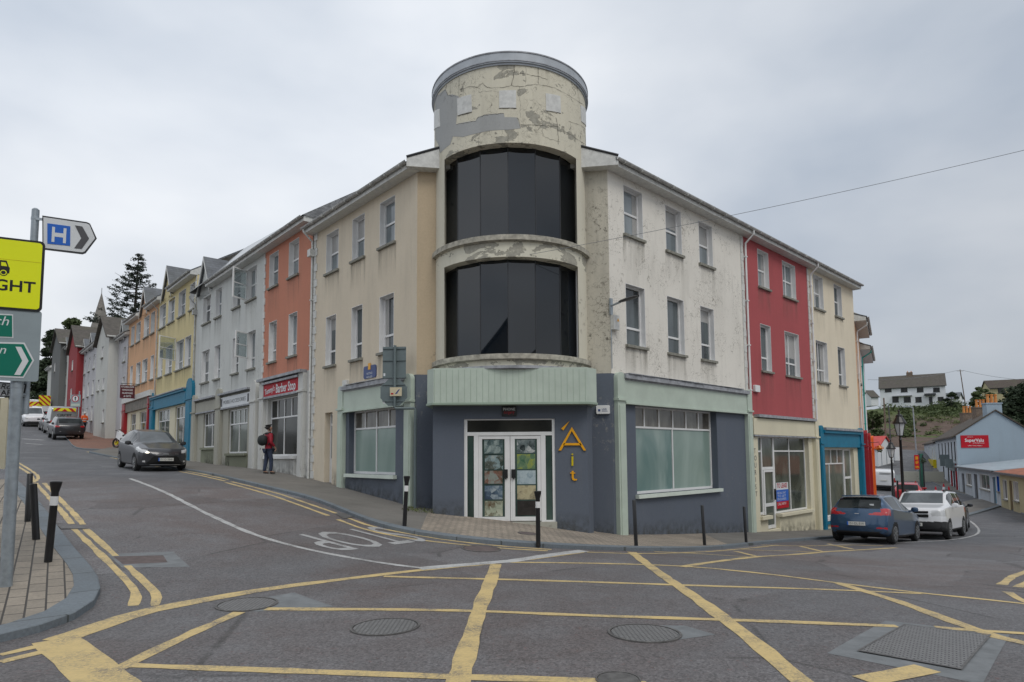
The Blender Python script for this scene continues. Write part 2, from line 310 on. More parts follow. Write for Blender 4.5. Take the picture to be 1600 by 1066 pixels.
# ================================================================ GROUND
def asphalt():
    m, nt, b = newmat('asphalt'); P = worldpos(nt)
    big = noise(nt, .22, 4, .55, P, dist=.6); mid = noise(nt, 1.3, 5, .6, P); v = N(nt, 'ShaderNodeTexVoronoi'); v.inputs['Scale'].default_value = 55; nt.links.new(P, v.inputs[0])
    grain = noise(nt, 90, 3, .7, P); red = noise(nt, 14, 5, .75, P)
    sepn = N(nt, 'ShaderNodeSeparateXYZ'); nt.links.new(P, sepn.inputs[0])
    base = mix(nt, ramp(nt, big, (.4, 0), (.6, 1)), (.135, .131, .134), (.122, .103, .099))
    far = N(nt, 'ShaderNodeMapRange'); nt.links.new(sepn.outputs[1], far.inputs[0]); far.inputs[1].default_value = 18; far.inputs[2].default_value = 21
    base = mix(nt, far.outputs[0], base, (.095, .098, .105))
    base = mix(nt, ramp(nt, mid, (.45, 0), (.72, .65)), base, (.17, .17, .175))
    base = mix(nt, ramp(nt, red, (.60, 0), (.68, .55)), base, (.15, .062, .052))
    st = noise(nt, 7, 4, .7, P, (.35, 1, 1)); base = mix(nt, ramp(nt, st, (.62, 0), (.75, .45)), base, (.05, .047, .046))
    pv = N(nt, 'ShaderNodeTexVoronoi', feature='F1'); pv.inputs['Scale'].default_value = .33; pv.inputs['Randomness'].default_value = .8; nt.links.new(P, pv.inputs[0]); base = mix(nt, .42, base, ramp(nt, pv.outputs['Color'], (.2, .35), (.8, .65)), 'OVERLAY')
    vc = N(nt, 'ShaderNodeTexVoronoi', feature='DISTANCE_TO_EDGE'); vc.inputs['Scale'].default_value = .33; vc.inputs['Randomness'].default_value = .8; nt.links.new(P, vc.inputs[0]); base = mix(nt, mix(nt, 1., ramp(nt, vc.outputs[0], (.004, .55), (.012, 0)), ramp(nt, noise(nt, .6, 3, .6, P), (.5, 0), (.56, 1)), 'MULTIPLY'), base, (.04, .038, .036))
    spk = noise(nt, 38, 3, .8, P); base = mix(nt, ramp(nt, spk, (.62, 0), (.70, .5)), base, (.30, .28, .27)); base = mix(nt, ramp(nt, spk, (.30, .55), (.38, 0)), base, (.045, .04, .04))
    col = mix(nt, .6, base, ramp(nt, v.outputs['Color'], (.1, .22), (.9, .78)), 'OVERLAY'); col = mix(nt, .35, col, ramp(nt, grain, (.35, .2), (.65, .8)), 'OVERLAY')
    nt.links.new(col, b.inputs['Base Color']); b.inputs['Roughness'].default_value = .78; bump(nt, b, mix(nt, .5, v.outputs['Distance'], grain), .5, .006); M['asphalt'] = m
asphalt()
def paver_mat(name, c1, c2, mort, bw, bh, ang=0., grime=.4):
    m, nt, b = newmat(name); P = worldpos(nt); mp = N(nt, 'ShaderNodeMapping'); mp.inputs['Rotation'].default_value = (0, 0, ang); nt.links.new(P, mp.inputs[0])
    br = N(nt, 'ShaderNodeTexBrick'); nt.links.new(mp.outputs[0], br.inputs[0]); br.inputs['Scale'].default_value = 1; br.inputs['Brick Width'].default_value = bw; br.inputs['Row Height'].default_value = bh
    br.inputs['Mortar Size'].default_value = .011; br.inputs['Mortar Smooth'].default_value = .4; br.inputs['Color1'].default_value = (*c1, 1); br.inputs['Color2'].default_value = (*c2, 1); br.inputs['Mortar'].default_value = (*mort, 1)
    g = noise(nt, .8, 6, .65, P); f = noise(nt, 30, 3, .7, P)
    col = mix(nt, ramp(nt, g, (.42, 0), (.7, grime)), br.outputs['Color'], (.085, .078, .068)); col = mix(nt, .3, col, ramp(nt, f, (.3, .25), (.7, .75)), 'OVERLAY')
    nt.links.new(col, b.inputs['Base Color']); b.inputs['Roughness'].default_value = .85
    inv = mix(nt, .25, mix(nt, 1., br.outputs['Fac'], 1.0, 'DIFFERENCE'), f); bump(nt, b, inv, .6, .01); M[name] = m
paver_mat('pavers', (.40, .335, .265), (.31, .265, .21), (.10, .085, .07), .2, .1, .75, .5)
paver_mat('pavers_left', (.32, .275, .22), (.24, .21, .17), (.05, .045, .04), .36, .17, .95, .45)
paver_mat('footpath', (.18, .168, .15), (.165, .155, .138), (.15, .14, .125), 1.6, 1.2, .7, .5)
paver_mat('red_paving', (.27, .13, .085), (.23, .115, .08), (.15, .09, .07), .2, .1, .3, .35)
paver_mat('kerb', (.165, .19, .21), (.14, .165, .185), (.07, .08, .08), .9, 3., .75, .3)
plain('concrete_patch', (.17, .18, .185), .85, var=.2, scale=5, bmp=.3); plain('brown_patch', (.115, .09, .085), .9, var=.25, scale=8, bmp=.3); plain('iron', (.13, .125, .12), .6, .3, var=.35, scale=14)
def paint(name, c):
    m, nt, b = newmat(name); P = worldpos(nt); g = noise(nt, 34, 4, .8, P); k = noise(nt, 2.2, 5, .7, P); t = noise(nt, 9, 4, .7, P, (.3, 1.6, 1))
    wear = mix(nt, 1., ramp(nt, g, (.42, .0), (.60, 1)), ramp(nt, k, (.40, .12), (.66, 1)), 'MULTIPLY')
    lo_ = ramp(nt, mix(nt, .5, k, noise(nt, 60, 3, .8, P)), (.54, 0), (.60, .85)); wear = mix(nt, 1., wear, lo_, 'LIGHTEN')
    col = mix(nt, ramp(nt, t, (.45, 0), (.75, .35)), c, tuple(x*.62 for x in c)); col = mix(nt, wear, col, (.14, .13, .125))
    nt.links.new(col, b.inputs['Base Color']); b.inputs['Roughness'].default_value = .7; M[name] = m
paint('paint_yellow', (.62, .465, .205)); paint('paint_white', (.50, .50, .49)); paint('paint_faded', (.40, .40, .395)); paint('paint_old', (.36, .29, .15))
# one sheet to the horizon, finer near the camera
xs = np.concatenate([[-900, -400, -200, -120], np.arange(-76, -24, 2.), np.arange(-24, 24, .4), np.arange(24, 66, 2.), [90, 150, 300, 900]])
ys = np.concatenate([[-600, -200, -80], np.arange(-24, 0, 3.), np.arange(0, 34, .4), np.arange(34, 120, 2.), [150, 250, 500, 1500]])
XX, YY = np.meshgrid(xs, ys); ZZ = gz_arr(XX, YY)
me = bpy.data.meshes.new('ground'); nx = len(xs)
me.from_pydata(np.c_[XX.ravel(), YY.ravel(), ZZ.ravel()].tolist(), [], [(j*nx+i, j*nx+i+1, (j+1)*nx+i+1, (j+1)*nx+i) for j in range(len(ys)-1) for i in range(nx-1)])
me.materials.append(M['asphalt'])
for p in me.polygons: p.use_smooth = True
gobj = bpy.data.objects.new('road', me); COL.objects.link(gobj); tag(gobj, kind='structure')
def resample(pts, step):
    out = [pts[0]]
    for a, b in zip(pts, pts[1:]):
        n = max(1, int((b-a).length/step)); out += [a.lerp(b, k/n) for k in range(1, n+1)]
    return out
def smooth_line(pts, it=2):
    for _ in range(it):
        q = [pts[0]]
        for a, b in zip(pts, pts[1:]): q += [a.lerp(b, .25), a.lerp(b, .75)]
        pts = q + [pts[-1]]
    return pts
def gline(mb, px, wid, lift=.004, curve=0, jit=.012, step=.22):
    P = [gp(*p) for p in px]
    for p in P: p.z = 0
    if curve: P = smooth_line(P, curve)
    P = resample(P, step); L = []; n = len(P)
    for i, p in enumerate(P):
        t = (P[min(i+1, n-1)]-P[max(i-1, 0)]); t.normalize(); q = Vector((-t.y, t.x, 0)); w = (wid if not isinstance(wid, tuple) else wid[0]+(wid[1]-wid[0])*min(1, i/n*2.2))/2 + random.uniform(-jit, jit)
        row = []
        for k in (-1, 0, 1):
            c = p + q*w*k; c.z = gz(c.x, c.y) + lift; row.append(c)
        L.append(row)
    for a, b in zip(L, L[1:]): mb.quad(a[0], a[1], b[1], b[0]); mb.quad(a[1], a[2], b[2], b[1])
def gpoly(mb, px, lift=.005, n=8, world=None):
    """four-cornered patch on the ground"""
    c = world or [gp(*p) for p in px]
    g = [[c[0].lerp(c[1], i/n).lerp(c[3].lerp(c[2], i/n), j/n) for i in range(n+1)] for j in range(n+1)]
    for r in g:
        for p in r: p.z = gz(p.x, p.y)+lift
    for j in range(n):
        for i in range(n): mb.quad(g[j][i], g[j][i+1], g[j+1][i+1], g[j+1][i])
PAVE = .07
def pavement(name, pairs, mat, kerbw=.28, ncross=14, kerb=True, kname='kerb', split=None):
    K = []; I = []
    for (k, i) in pairs:
        k = gp(*k) if isinstance(k, tuple) else k; K.append(Vector((k.x, k.y, 0))); I.append(Vector((i[0], i[1], 0)))
    K2 = [K[0]]; I2 = [I[0]]
    for a, b, c, d in zip(K, K[1:], I, I[1:]):
        n = max(1, int((b-a).length/.45)); K2 += [a.lerp(b, t/n) for t in range(1, n+1)]; I2 += [c.lerp(d, t/n) for t in range(1, n+1)]
    for _ in range(3):
        K2 = [K2[0]] + [(a+b*2+c)/4 for a, b, c in zip(K2, K2[1:], K2[2:])] + [K2[-1]]
    kb = MB(); rows = []; T = []
    for k, i in zip(K2, I2):
        dr = (i-k).normalized(); e = k + dr*kerbw
        o_b = Vector((k.x, k.y, gz(k.x, k.y)-.05)); o_t = Vector((k.x, k.y, gz(k.x, k.y)+PAVE)); kk = k+dr*.015; o_t2 = Vector((kk.x, kk.y, o_t.z+.008)); i_t = Vector((e.x, e.y, gz(e.x, e.y)+PAVE+.008))
        i_b = i_t.copy(); i_b.z -= .03
        T.append((o_b, o_t, o_t2, i_t, i_b)); row = []
        for j in range(ncross+1):
            q = (e if kerb else k).lerp(i, (j/ncross)**1.3); row.append(Vector((q.x, q.y, gz(q.x, q.y)+PAVE)))
        rows.append(row)
    if kerb:
        for a, b in zip(T, T[1:]):
            for j in range(4): kb.quad(a[j], b[j], b[j+1], a[j+1])
        tag(obj(kname, kb, M['kerb']), kind='structure')
    mb = MB()
    for a, b in zip(rows, rows[1:]):
        cx = (a[0].x+b[0].x)/2
        mb.cm = 1 if split and split(a[0]) else 0
        for j in range(ncross): mb.quad(a[j], b[j], b[j+1], a[j+1])
    mb2 = mb
    tag(obj(name, mb2, mat), kind='structure')
    return K2
def fl(s, o=-.5): p = FL.pt(s, 0, o); return (p.x, p.y)
def fr(s, o=-.5): p = FR.pt(s, 0, o); return (p.x, p.y)
main = [((139, 708), fl(37)), ((195, 719), fl(29)), ((290, 736), fl(19.5)), ((330, 743), fl(16)), ((362, 751), fl(13)), ((420, 765), fl(9.5)), ((490, 782), fl(6)), ((527, 797), fl(4.3)), ((561, 812), fl(3)), ((612, 830), fl(0)),
        ((650, 838), (-2.2, 17.3)), ((700, 844), (-1.2, 17.3)), ((780, 852), (0, 17.3)), ((860, 857), (1, 17.3)), ((930, 860), (2, 17.5)), ((1000, 862), fr(0)), ((1080, 861), fr(3)), ((1162, 854), fr(6)), ((1215, 848), fr(9)), ((1298, 842), fr(12.5))]
wp = [FR.pt(s, 0, 2.0) for s in (17, 22, 30, 45)]
main += [(p, fr(s)) for p, s in zip(wp, (17, 22, 30, 45))]
pavement('pavement', main, [M['footpath'], M['pavers']], split=lambda k: -1.9 < k.x < 5.2)
pavement('red_paving', [((97, 676), fl(66)), ((104, 686), fl(56)), ((112, 697), fl(46)), ((120, 702), fl(42)), ((139, 704), fl(38)), ((184, 704), fl(33.5))], M['red_paving'], .2, 8, kname='kerb')
left = [((26, 753), (-22, 17)), ((40, 766), (-17, 13.5)), ((58, 785), (-16, 12)), ((87, 825), (-15, 10)), ((119, 868), (-15, 8.6)), ((156, 908), (-14, 7.6)), ((168, 926), (-14, 7.2)), ((165, 948), (-14, 6.8)), ((127, 973), (-14, 6.3)), ((72, 991), (-14, 5.8)), ((0, 1008), (-14, 5.2)), ((-120, 1030), (-14, 4))]
pavement('left_pavement', left, M['pavers_left'], .30, 14, kname='kerb')
# ---------------------------------------------------------------- painted lines
yb = MB()
for px, w_ in [([(88, 1002), (128, 988), (215, 958), (300, 941), (420, 920), (540, 905), (640, 893), (700, 887), (780, 880), (845, 872), (910, 863)], (.30, .15)),
               ([(86, 1000), (125, 1030), (185, 1085)], .36),
               ([(172, 1052), (240, 1018), (310, 985), (374, 957)], .13),
               ([(205, 1040), (400, 1047), (700, 1058), (916, 1064), (1010, 1069)], .11),
               ([(415, 952), (600, 952.5), (740, 955), (900, 962), (1100, 968), (1250, 973), (1402, 979)], .12), ([(1462, 981), (1530, 986), (1610, 991)], .12),
               ([(600, 901), (760, 905), (960, 911), (1100, 916), (1250, 920), (1350, 924), (1440, 928)], .12),
               ([(797, 879), (900, 880), (1009, 882.5), (1088, 886), (1200, 897), (1307, 911), (1442, 927.5), (1520, 935), (1620, 946)], .13),
               ([(1066, 886), (1184, 870), (1294, 862), (1400, 856)], .14), ([(1149, 861.5), (1184, 870)], .12), ([(1250, 853.5), (1289, 863)], .12), ([(1294, 850), (1333, 858.5)], .12),
               ([(1022, 862), (1100, 866), (1171, 870.5)], .1), ([(1158, 859), (1220, 861), (1285, 863)], .1), ([(1190, 852), (1250, 853.5), (1330, 852), (1380, 853)], .09),
               ([(775, 882), (766, 910), (753, 941), (739, 985), (717, 1061), (708, 1100)], .17),
               ([(987, 863), (1031, 896.6), (1092.5, 938), (1136, 971), (1180, 1004), (1246, 1061), (1290, 1095)], .17),
               ([(1311, 912), (1403, 940), (1490, 972), (1556, 995), (1620, 1010)], .15), ([(1350, 1064), (1400, 1055), (1449, 1045)], .2)]:
    gline(yb, px, w_, .0035 + .0012*random.random(), 1 if len(px) > 6 else 0)
tag(obj('yellow_box_marking', yb, M['paint_yellow']), kind='structure')
dy = MB()
for px, w_ in [([(56, 755), (83, 785), (112, 819)], .10), ([(116, 827), (163, 872), (203, 912), (214, 930), (208, 947)], .10), ([(69, 755), (98, 785), (130, 820)], .10), ([(134, 827), (160, 850), (181, 869)], .10), ([(199, 884), (232, 915), (246, 930), (242, 947)], .10),
               ([(28, 723), (50, 736), (62, 746), (53, 754)], .09), ([(28, 729), (45, 739), (53, 748), (48, 753)], .09), ([(0, 1024), (56, 1011)], .1), ([(0, 1035), (71, 1018)], .1),
               ([(136, 706), (160, 711), (195, 720), (250, 730)], .12), ([(280, 737), (330, 747), (352, 752)], .1), ([(290, 736), (335, 745), (358, 750)], .1), ([(352, 754), (430, 776), (513, 806)], .1), ([(362, 753), (440, 773), (530, 804)], .1),
               ([(528, 812), (570, 828), (640, 842), (700, 849), (780, 857), (856, 861)], .09), ([(545, 810), (580, 823), (650, 836.5), (700, 844.5), (780, 853.5), (862, 859)], .09), ([(917, 863), (1000, 866), (1080, 864), (1160, 857.5), (1215, 852)], .09),
               ([(1565, 914), (1582, 901), (1612, 890)], .12), ([(1574, 925), (1590, 935), (1612, 944)], .12), ([(1590, 918), (1612, 905)], .1)]:
    gline(dy, px, w_, .0035, 1 if len(px) > 3 else 0)
tag(obj('double_yellow_lines', dy, M['paint_yellow']), kind='structure')
wl = MB()
gline(wl, [(203, 748), (253, 767), (308, 796), (362, 821), (398, 836), (452, 852), (543, 871), (610, 882), (668, 889)], .11, .0042, 1)
gline(wl, [(655, 889), (750, 881), (800, 877), (912, 861)], .24, .005, 0)
gline(wl, [(159, 729.6), (193, 730)], .1); gline(wl, [(35, 686), (70, 688)], .35); gline(wl, [(40, 693), (66, 695)], .2)
gline(wl, [(1290, 852), (1420, 848), (1500, 843), (1535, 833), (1520, 815), (1490, 803)], .09, .007, 2)
tag(obj('white_line', wl, M['paint_white']), kind='structure')
vs, fs, tw, th = text_geo('STOP', bold=False)
c = [gp(588, 823), gp(444, 838), gp(533, 862), gp(674, 845)]    # baseline S side, baseline P side, top P side, top S side
tv = []
for x, y in vs:
    p = c[0].lerp(c[1], x/tw).lerp(c[3].lerp(c[2], x/tw), y/th); p.z = gz(p.x, p.y)+.005; tv.append(p)
sm = MB(); sm.add(tv, fs); tag(obj('stop_marking', sm, M['paint_faded']), kind='structure')
# ---------------------------------------------------------------- patches, covers and gratings
pa = MB(); gpoly(pa, [(335, 947), (460, 926), (522, 948), (400, 956)], .0018); gpoly(pa, [(168, 866), (270, 862), (297, 886), (190, 887)], .0018); gpoly(pa, [(1000, 977), (1070, 978), (1118, 992), (1040, 1003)], .0018)
gpoly(pa, [(1384, 970), (1578, 992), (1535, 1070), (1292, 1021)], .0018); tag(obj('concrete_patch', pa, M['concrete_patch']), kind='structure')
pb = MB(); gpoly(pb, [(177, 870), (255, 868), (262, 879), (192, 882)], .003); tag(obj('tarmac_patch', pb, M['brown_patch']), kind='structure')
def manhole_mat():
    m, nt, b = newmat('cover'); P = worldpos(nt); ck = N(nt, 'ShaderNodeTexBrick'); mp = N(nt, 'ShaderNodeMapping'); mp.inputs['Rotation'].default_value = (0, 0, .6); nt.links.new(P, mp.inputs[0]); nt.links.new(mp.outputs[0], ck.inputs[0])
    ck.inputs['Scale'].default_value = 1; ck.inputs['Brick Width'].default_value = .05; ck.inputs['Row Height'].default_value = .035; ck.inputs['Mortar Size'].default_value = .006; ck.inputs['Color1'].default_value = (.26, .255, .25, 1); ck.inputs['Color2'].default_value = (.22, .215, .21, 1); ck.inputs['Mortar'].default_value = (.085, .085, .085, 1)
    nt.links.new(ck.outputs['Color'], b.inputs['Base Color']); b.inputs['Roughness'].default_value = .6; b.inputs['Metallic'].default_value = .3; bump(nt, b, mix(nt, 1., ck.outputs['Fac'], 1.0, 'DIFFERENCE'), .6, .01); M['cover'] = m
manhole_mat()
def manhole(u, v, r, label, mat='cover', h=0.):
    c = gp(u, v, h); c.z = gz(c.x, c.y) + h; t = thing('manhole_cover', c, label, 'manhole cover', 'round iron covers set in the road'); a = MB(); b = MB(); n = 40
    def P(rr, k, dz): x = c.x+rr*math.cos(2*math.pi*k/n); y = c.y+rr*math.sin(2*math.pi*k/n); return Vector((x, y, gz(x, y)+h+dz))
    ctr = Vector((c.x, c.y, c.z+.009))
    for k in range(n):
        b.quad(ctr, P(r*.9, k, .009), P(r*.9, k+1, .009)); a.quad(P(r*.93, k, .012), P(r, k, .012), P(r, k+1, .012), P(r*.93, k+1, .012)); a.quad(P(r, k, .012), P(r, k, -.01), P(r, k+1, -.01), P(r, k+1, .012)); a.quad(P(r*.93, k, .012), P(r*.93, k, .0), P(r*.93, k+1, .0), P(r*.93, k+1, .012))
    obj('cover_plate', b, M[mat], t); obj('frame_ring', a, M['iron'], t)
manhole(602, 980, .33, 'round patterned iron cover in the grey road left of the thick yellow diagonal')
manhole(1007, 990, .33, 'round iron cover in the road between the two thick yellow diagonals')
manhole(386, 945, .33, 'round iron cover in a concrete patch touching the long yellow border line')
manhole(752, 858, .36, 'dark round cover in the road close to the kerb in front of the tower door', 'brown_patch')
manhole(825, 834, .22, 'small rusty round cover in the beige paving in front of the tower door', 'brown_patch', PAVE)
manhole(966, 1063, .16, 'small dark sunken cover at the bottom edge of the photo', 'iron')
def flat_cover(name, px, label, cat, mat, h=0., fr='iron', inset=.04):
    c4 = [gp(*p, h) for p in px]; c = sum(c4, Vector())/4; t = thing(name, c, label, cat); a = MB(); gpoly(a, None, .0095+h, 6, [p.copy() for p in c4]); obj('cover_plate', a, M[mat], t)
    b = MB(); n = 4
    for i in range(4):
        p, q = c4[i], c4[(i+1) % 4]; o1 = p+(p-c).normalized()*inset; o2 = q+(q-c).normalized()*inset
        for k in range(n):
            z = [p.lerp(q, k/n), p.lerp(q, (k+1)/n), o1.lerp(o2, (k+1)/n), o1.lerp(o2, k/n)]
            for s_ in z: s_.z = gz(s_.x, s_.y)+h+.012
            b.quad(*z)
    obj('frame', b, M[fr], t)
flat_cover('access_cover', [(1415, 978), (1545, 994), (1500, 1046), (1345, 1018)], 'large square iron access cover in a concrete surround at lower right', 'access cover', 'cover')
flat_cover('drain_grate', [(92, 822), (128, 822), (136, 827), (97, 827)], 'iron drain grate breaking the double yellow lines beside the left kerb', 'drain', 'iron', .0, inset=.02)
flat_cover('drain_grate', [(524, 803), (540, 802), (553, 808), (537, 811)], 'iron drain grate against the kerb above the road lettering', 'drain', 'iron', .0, inset=.02)
# ================================================================ BUILDING KIT
def wall(F, parent, mat, a0, a1, z0, z1, holes=(), th=.3, name='wall', o=0., top=None):
    """front wall with real openings; top(s) gives a sloping top (gables)"""
    mb = MB(); A = sorted({a0, a1} | {x for h in holes for x in h[:2] if a0 < x < a1}); Z = sorted({z0, z1} | {x for h in holes for x in h[2:4] if z0 < x < z1})
    for i in range(len(A)-1):
        for j in range(len(Z)-1):
            ca, cz = (A[i]+A[i+1])/2, (Z[j]+Z[j+1])/2
            if any(h[0] < ca < h[1] and h[2] < cz < h[3] for h in holes): continue
            mb.quad(F.pt(A[i], Z[j], o), F.pt(A[i+1], Z[j], o), F.pt(A[i+1], Z[j+1], o), F.pt(A[i], Z[j+1], o))
    for h in holes:
        p = [(h[0], h[2]), (h[1], h[2]), (h[1], h[3]), (h[0], h[3])]
        for (a, z), (b, y) in zip(p, p[1:]+p[:1]): mb.quad(F.pt(a, z, o), F.pt(b, y, o), F.pt(b, y, o-th), F.pt(a, z, o-th))
    if top:
        pts = top; mb.add([F.pt(a, z, o) for a, z in pts], [tuple(range(len(pts)))])
    return mb
WR = random.Random(21)
def window(F, parent, a0, a1, z0, z1, v=(), h=(), d=.17, pane='glass', sill='sill', fw=.05, o=0., lining='white', fmat='white', lw=.012, name='window', extra=(), curtain=None):
    """window frame > pane, sill.  v: mullion positions (0..1); h: transom positions (0..1 from the bottom)"""
    mb = MB()
    for q in ((a0, a0+lw, z0, z1), (a1-lw, a1, z0, z1), (a0+lw, a1-lw, z1-lw, z1), (a0+lw, a1-lw, z0, z0+lw)): mb.fb(F, *q, o-d-.05, o+.003)
    b0, b1, c0, c1 = a0+lw, a1-lw, z0+lw, z1-lw; i, j = o-d-.04, o-d+.02
    mb.fb(F, b0, b0+fw, c0, c1, i, j); mb.fb(F, b1-fw, b1, c0, c1, i, j); mb.fb(F, b0+fw, b1-fw, c0, c0+fw, i, j); mb.fb(F, b0+fw, b1-fw, c1-fw, c1, i, j)
    for x in v: m = b0+(b1-b0)*x; mb.fb(F, m-fw*.5, m+fw*.5, c0+fw, c1-fw, i, j-.004)
    for y in h: m = c0+(c1-c0)*y; mb.fb(F, b0+fw, b1-fw, m-fw*.6, m+fw*.6, i, j-.008)
    for (x0, x1, y0, y1) in extra: mb.fb(F, b0+(b1-b0)*x0-(fw*.4 if x0 == x1 else 0), b0+(b1-b0)*x1+(fw*.4 if x0 == x1 else 0), c0+(c1-c0)*y0-(fw*.4 if y0 == y1 else 0), c0+(c1-c0)*y1+(fw*.4 if y0 == y1 else 0), i, j-.006)
    wo = obj(name, mb, M[fmat], parent)
    pm = MB(); pm.fb(F, b0, b1, c0, c1, i-.03, i+.02); obj('pane', pm, M[pane] if isinstance(pane, str) else pane, wo)
    if sill == 'sill' and WR.random() < .45:
        bl = MB(); kind = WR.choice('tts'); q0 = i+.021
        if kind == 't': f_ = WR.uniform(.25, .6); bl.fb(F, b0+fw*.8, b1-fw*.8, c1-(c1-c0)*f_, c1-fw*.8, q0, q0+.003)
        else:
            for e0, e1 in ((b0+fw*.8, b0+(b1-b0)*.3), (b1-(b1-b0)*.28, b1-fw*.8)): bl.fb(F, e0, e1, c0+fw*.8, c1-fw*.8, q0, q0+.003)
        obj('blind' if kind == 't' else 'curtains', bl, M['blind'], wo)
    if sill: sm = MB(); sm.fb(F, a0-.06, a1+.06, z0-.075, z0-.002, o-.05, o+.08); obj('sill', sm, M[sill], wo)
    if sill == 'sill' and lining != 'none': decal('stain', [(F.pt(a0-.07+(a1-a0+.14)*k/4, z0-.08-.95, o+.0035), F.pt(a0-.07+(a1-a0+.14)*k/4, z0-.07, o+.0035), 0., 1. if k in (0, 4) else .6) for k in range(5)], M['sill_stain'], wo)
    return wo
def curtains(F, wo, a0, a1, z0, z1, o):
    mb = MB(); n = 7; w = (a1-a0)*.3
    for x0 in (a0+.06, a1-.06-w): mb.fb(F, x0, x0+w, z0+.07, z1-.07, o-.18, o-.176)
    obj('curtain', mb, M['glass_pale'], wo)
def eave(F, parent, a0, a1, z, over=.32, rise=2.2, back=4., mat='slate', gut='gutter', caps=True, brk=True):
    s = MB(); s.fb(F, a0, a1, z-.02, z+.02, -.02, over); s.fb(F, a0, a1, z+.02, z+.16, over-.03, over)
    for x in (a0, a1-.03): s.hexa([F.pt(x, z+.02, -.5), F.pt(x+.03, z+.02, -.5), F.pt(x+.03, z+.02, over-.03), F.pt(x, z+.02, over-.03), F.pt(x, z+.7, -.5), F.pt(x+.03, z+.7, -.5), F.pt(x+.03, z+.16, over-.03), F.pt(x, z+.16, over-.03)])
    obj('soffit', s, M['white_dirty'], parent)
    g = MB(); n = 8; prof = [(math.cos(math.pi*k/n)*.065, -math.sin(math.pi*k/n)*.065) for k in range(n+1)]
    vs = [F.pt(a, z+.16+dz, over+.068+do) for a in (a0, a1) for do, dz in prof]
    g.add(vs, [(k, k+1, n+2+k, n+1+k) for k in range(n)]); g.add([F.pt(a, z+.155+dz*.85, over+.068+do*.85) for a in (a0, a1) for do, dz in prof], [(k, k+1, n+2+k, n+1+k) for k in range(n)])
    for k in range(int((a1-a0)/.8)): x = a0+.3+k*.8; g.fb(F, x-.015, x+.015, z+.075, z+.165, over, over+.136)
    obj('gutter', g, M[gut], parent, smooth=True)
    if rise:
        r = MB(); p = [(over+.05, z+.17), (-back, z+.17+rise), (-2*back-over, z+.17), (-2*back-over, z+.05), (-back, z+rise+.05), (over+.05, z+.1)]
        r.prism([F.pt(a0, q[1], q[0]) for q in p], F.pt(a1, 0, 0)-F.pt(a0, 0, 0)); obj('roof', r, M[mat], parent)
def downpipe(F, parent, a, z0, z1, over=.32, mat='gutter', r=.036, hopper=False):
    mb = MB(); mb.tube([F.pt(a, z1, over+.06), F.pt(a, z1-.12, over+.06), F.pt(a, z1-.4, .08), F.pt(a, z1-.6, .07), F.pt(a, z0, .07)], r, 8)
    for k in range(int((z1-z0)/1.6)): z = z1-.9-k*1.6; mb.fb(F, a-.06, a+.06, z, z+.04, 0.002, .115)
    if hopper: mb.fb(F, a-.12, a+.12, z1-.95, z1-.7, .01, .2)
    obj('downpipe', mb, M[mat], parent, smooth=True)
def quoins(F, parent, a, z0, z1, w=.2, mat='white_dirty', side=1):
    mb = MB(); z = z0; k = 0
    while z < z1-.05:
        x = w if k % 2 else w*.62; mb.fb(F, a if side > 0 else a-x, a+x if side > 0 else a, z, min(z+.26, z1), -.01, .03); z += .275; k += 1
    obj('quoins', mb, M[mat], parent)
def body(F, parent, a0, a1, z0, z1, mat, back=8.):
    """the building's other walls: its real depth behind the front"""
    mb = MB(); P = [F.pt(a0, z0, 0), F.pt(a1, z0, 0), F.pt(a1, z0, -back), F.pt(a0, z0, -back)]; U = Vector((0, 0, z1-z0))
    for i, j in ((1, 2), (2, 3), (3, 0)): mb.quad(P[i], P[j], P[j]+U, P[i]+U)
    mb.quad(*[F.pt(a, z1-.03, o) for a, o in ((a0, 0), (a1, 0), (a1, -back), (a0, -back))])
    obj('rear_wall', mb, M[mat], parent)
def bars(F, mb, specs, o0, o1):
    for q in specs: mb.fb(F, *q, o0, o1)
def shopwin(F, parent, a0, a1, z0, z1, zt, nm=1, nt=4, pane='glass_shop', top='glass_dark', sill='white', d=.14, o=0., fmat='white', mull=None, tops=None, name='shop_window', fw=.055):
    """shop window: transom at zt with small top lights above"""
    mb = MB(); i, j = o-d-.04, o-d+.02
    bars(F, mb, [(a0, a0+fw, z0, z1), (a1-fw, a1, z0, z1), (a0+fw, a1-fw, z0, z0+fw*1.3), (a0+fw, a1-fw, z1-fw, z1), (a0+fw, a1-fw, zt-fw/2, zt+fw/2)], i, j)
    for k in range(1, nm+1): m = a0+(a1-a0)*(mull[k-1] if mull else k/(nm+1)); mb.fb(F, m-fw*.45, m+fw*.45, z0+fw*1.3, zt-fw/2, i, j-.003)
    tv = tops or [k/nt for k in range(1, nt)]
    for x in tv: m = a0+(a1-a0)*x; mb.fb(F, m-fw*.45, m+fw*.45, zt+fw/2, z1-fw, i, j-.003)
    wo = obj(name, mb, M[fmat], parent)
    edges = [0]+([m for m in (mull or [k/(nm+1) for k in range(1, nm+1)])])+[1]; pl = pane if isinstance(pane, (list, tuple)) else [pane]*(len(edges)-1)
    for e0, e1, p in zip(edges, edges[1:], pl):
        q = MB(); q.fb(F, a0+(a1-a0)*e0+.002, a0+(a1-a0)*e1-.002, z0+.01, zt, i+.01, i+.03); obj('pane', q, M[p], wo)
    q = MB(); q.fb(F, a0+.002, a1-.002, zt+.001, z1-.01, i+.008, i+.028); obj('top_light', q, M[top], wo)
    if sill: q = MB(); q.fb(F, a0-.08, a1+.08, z0-.1, z0, o-.1, o+.12); obj('sill', q, M[sill], wo)
    return wo
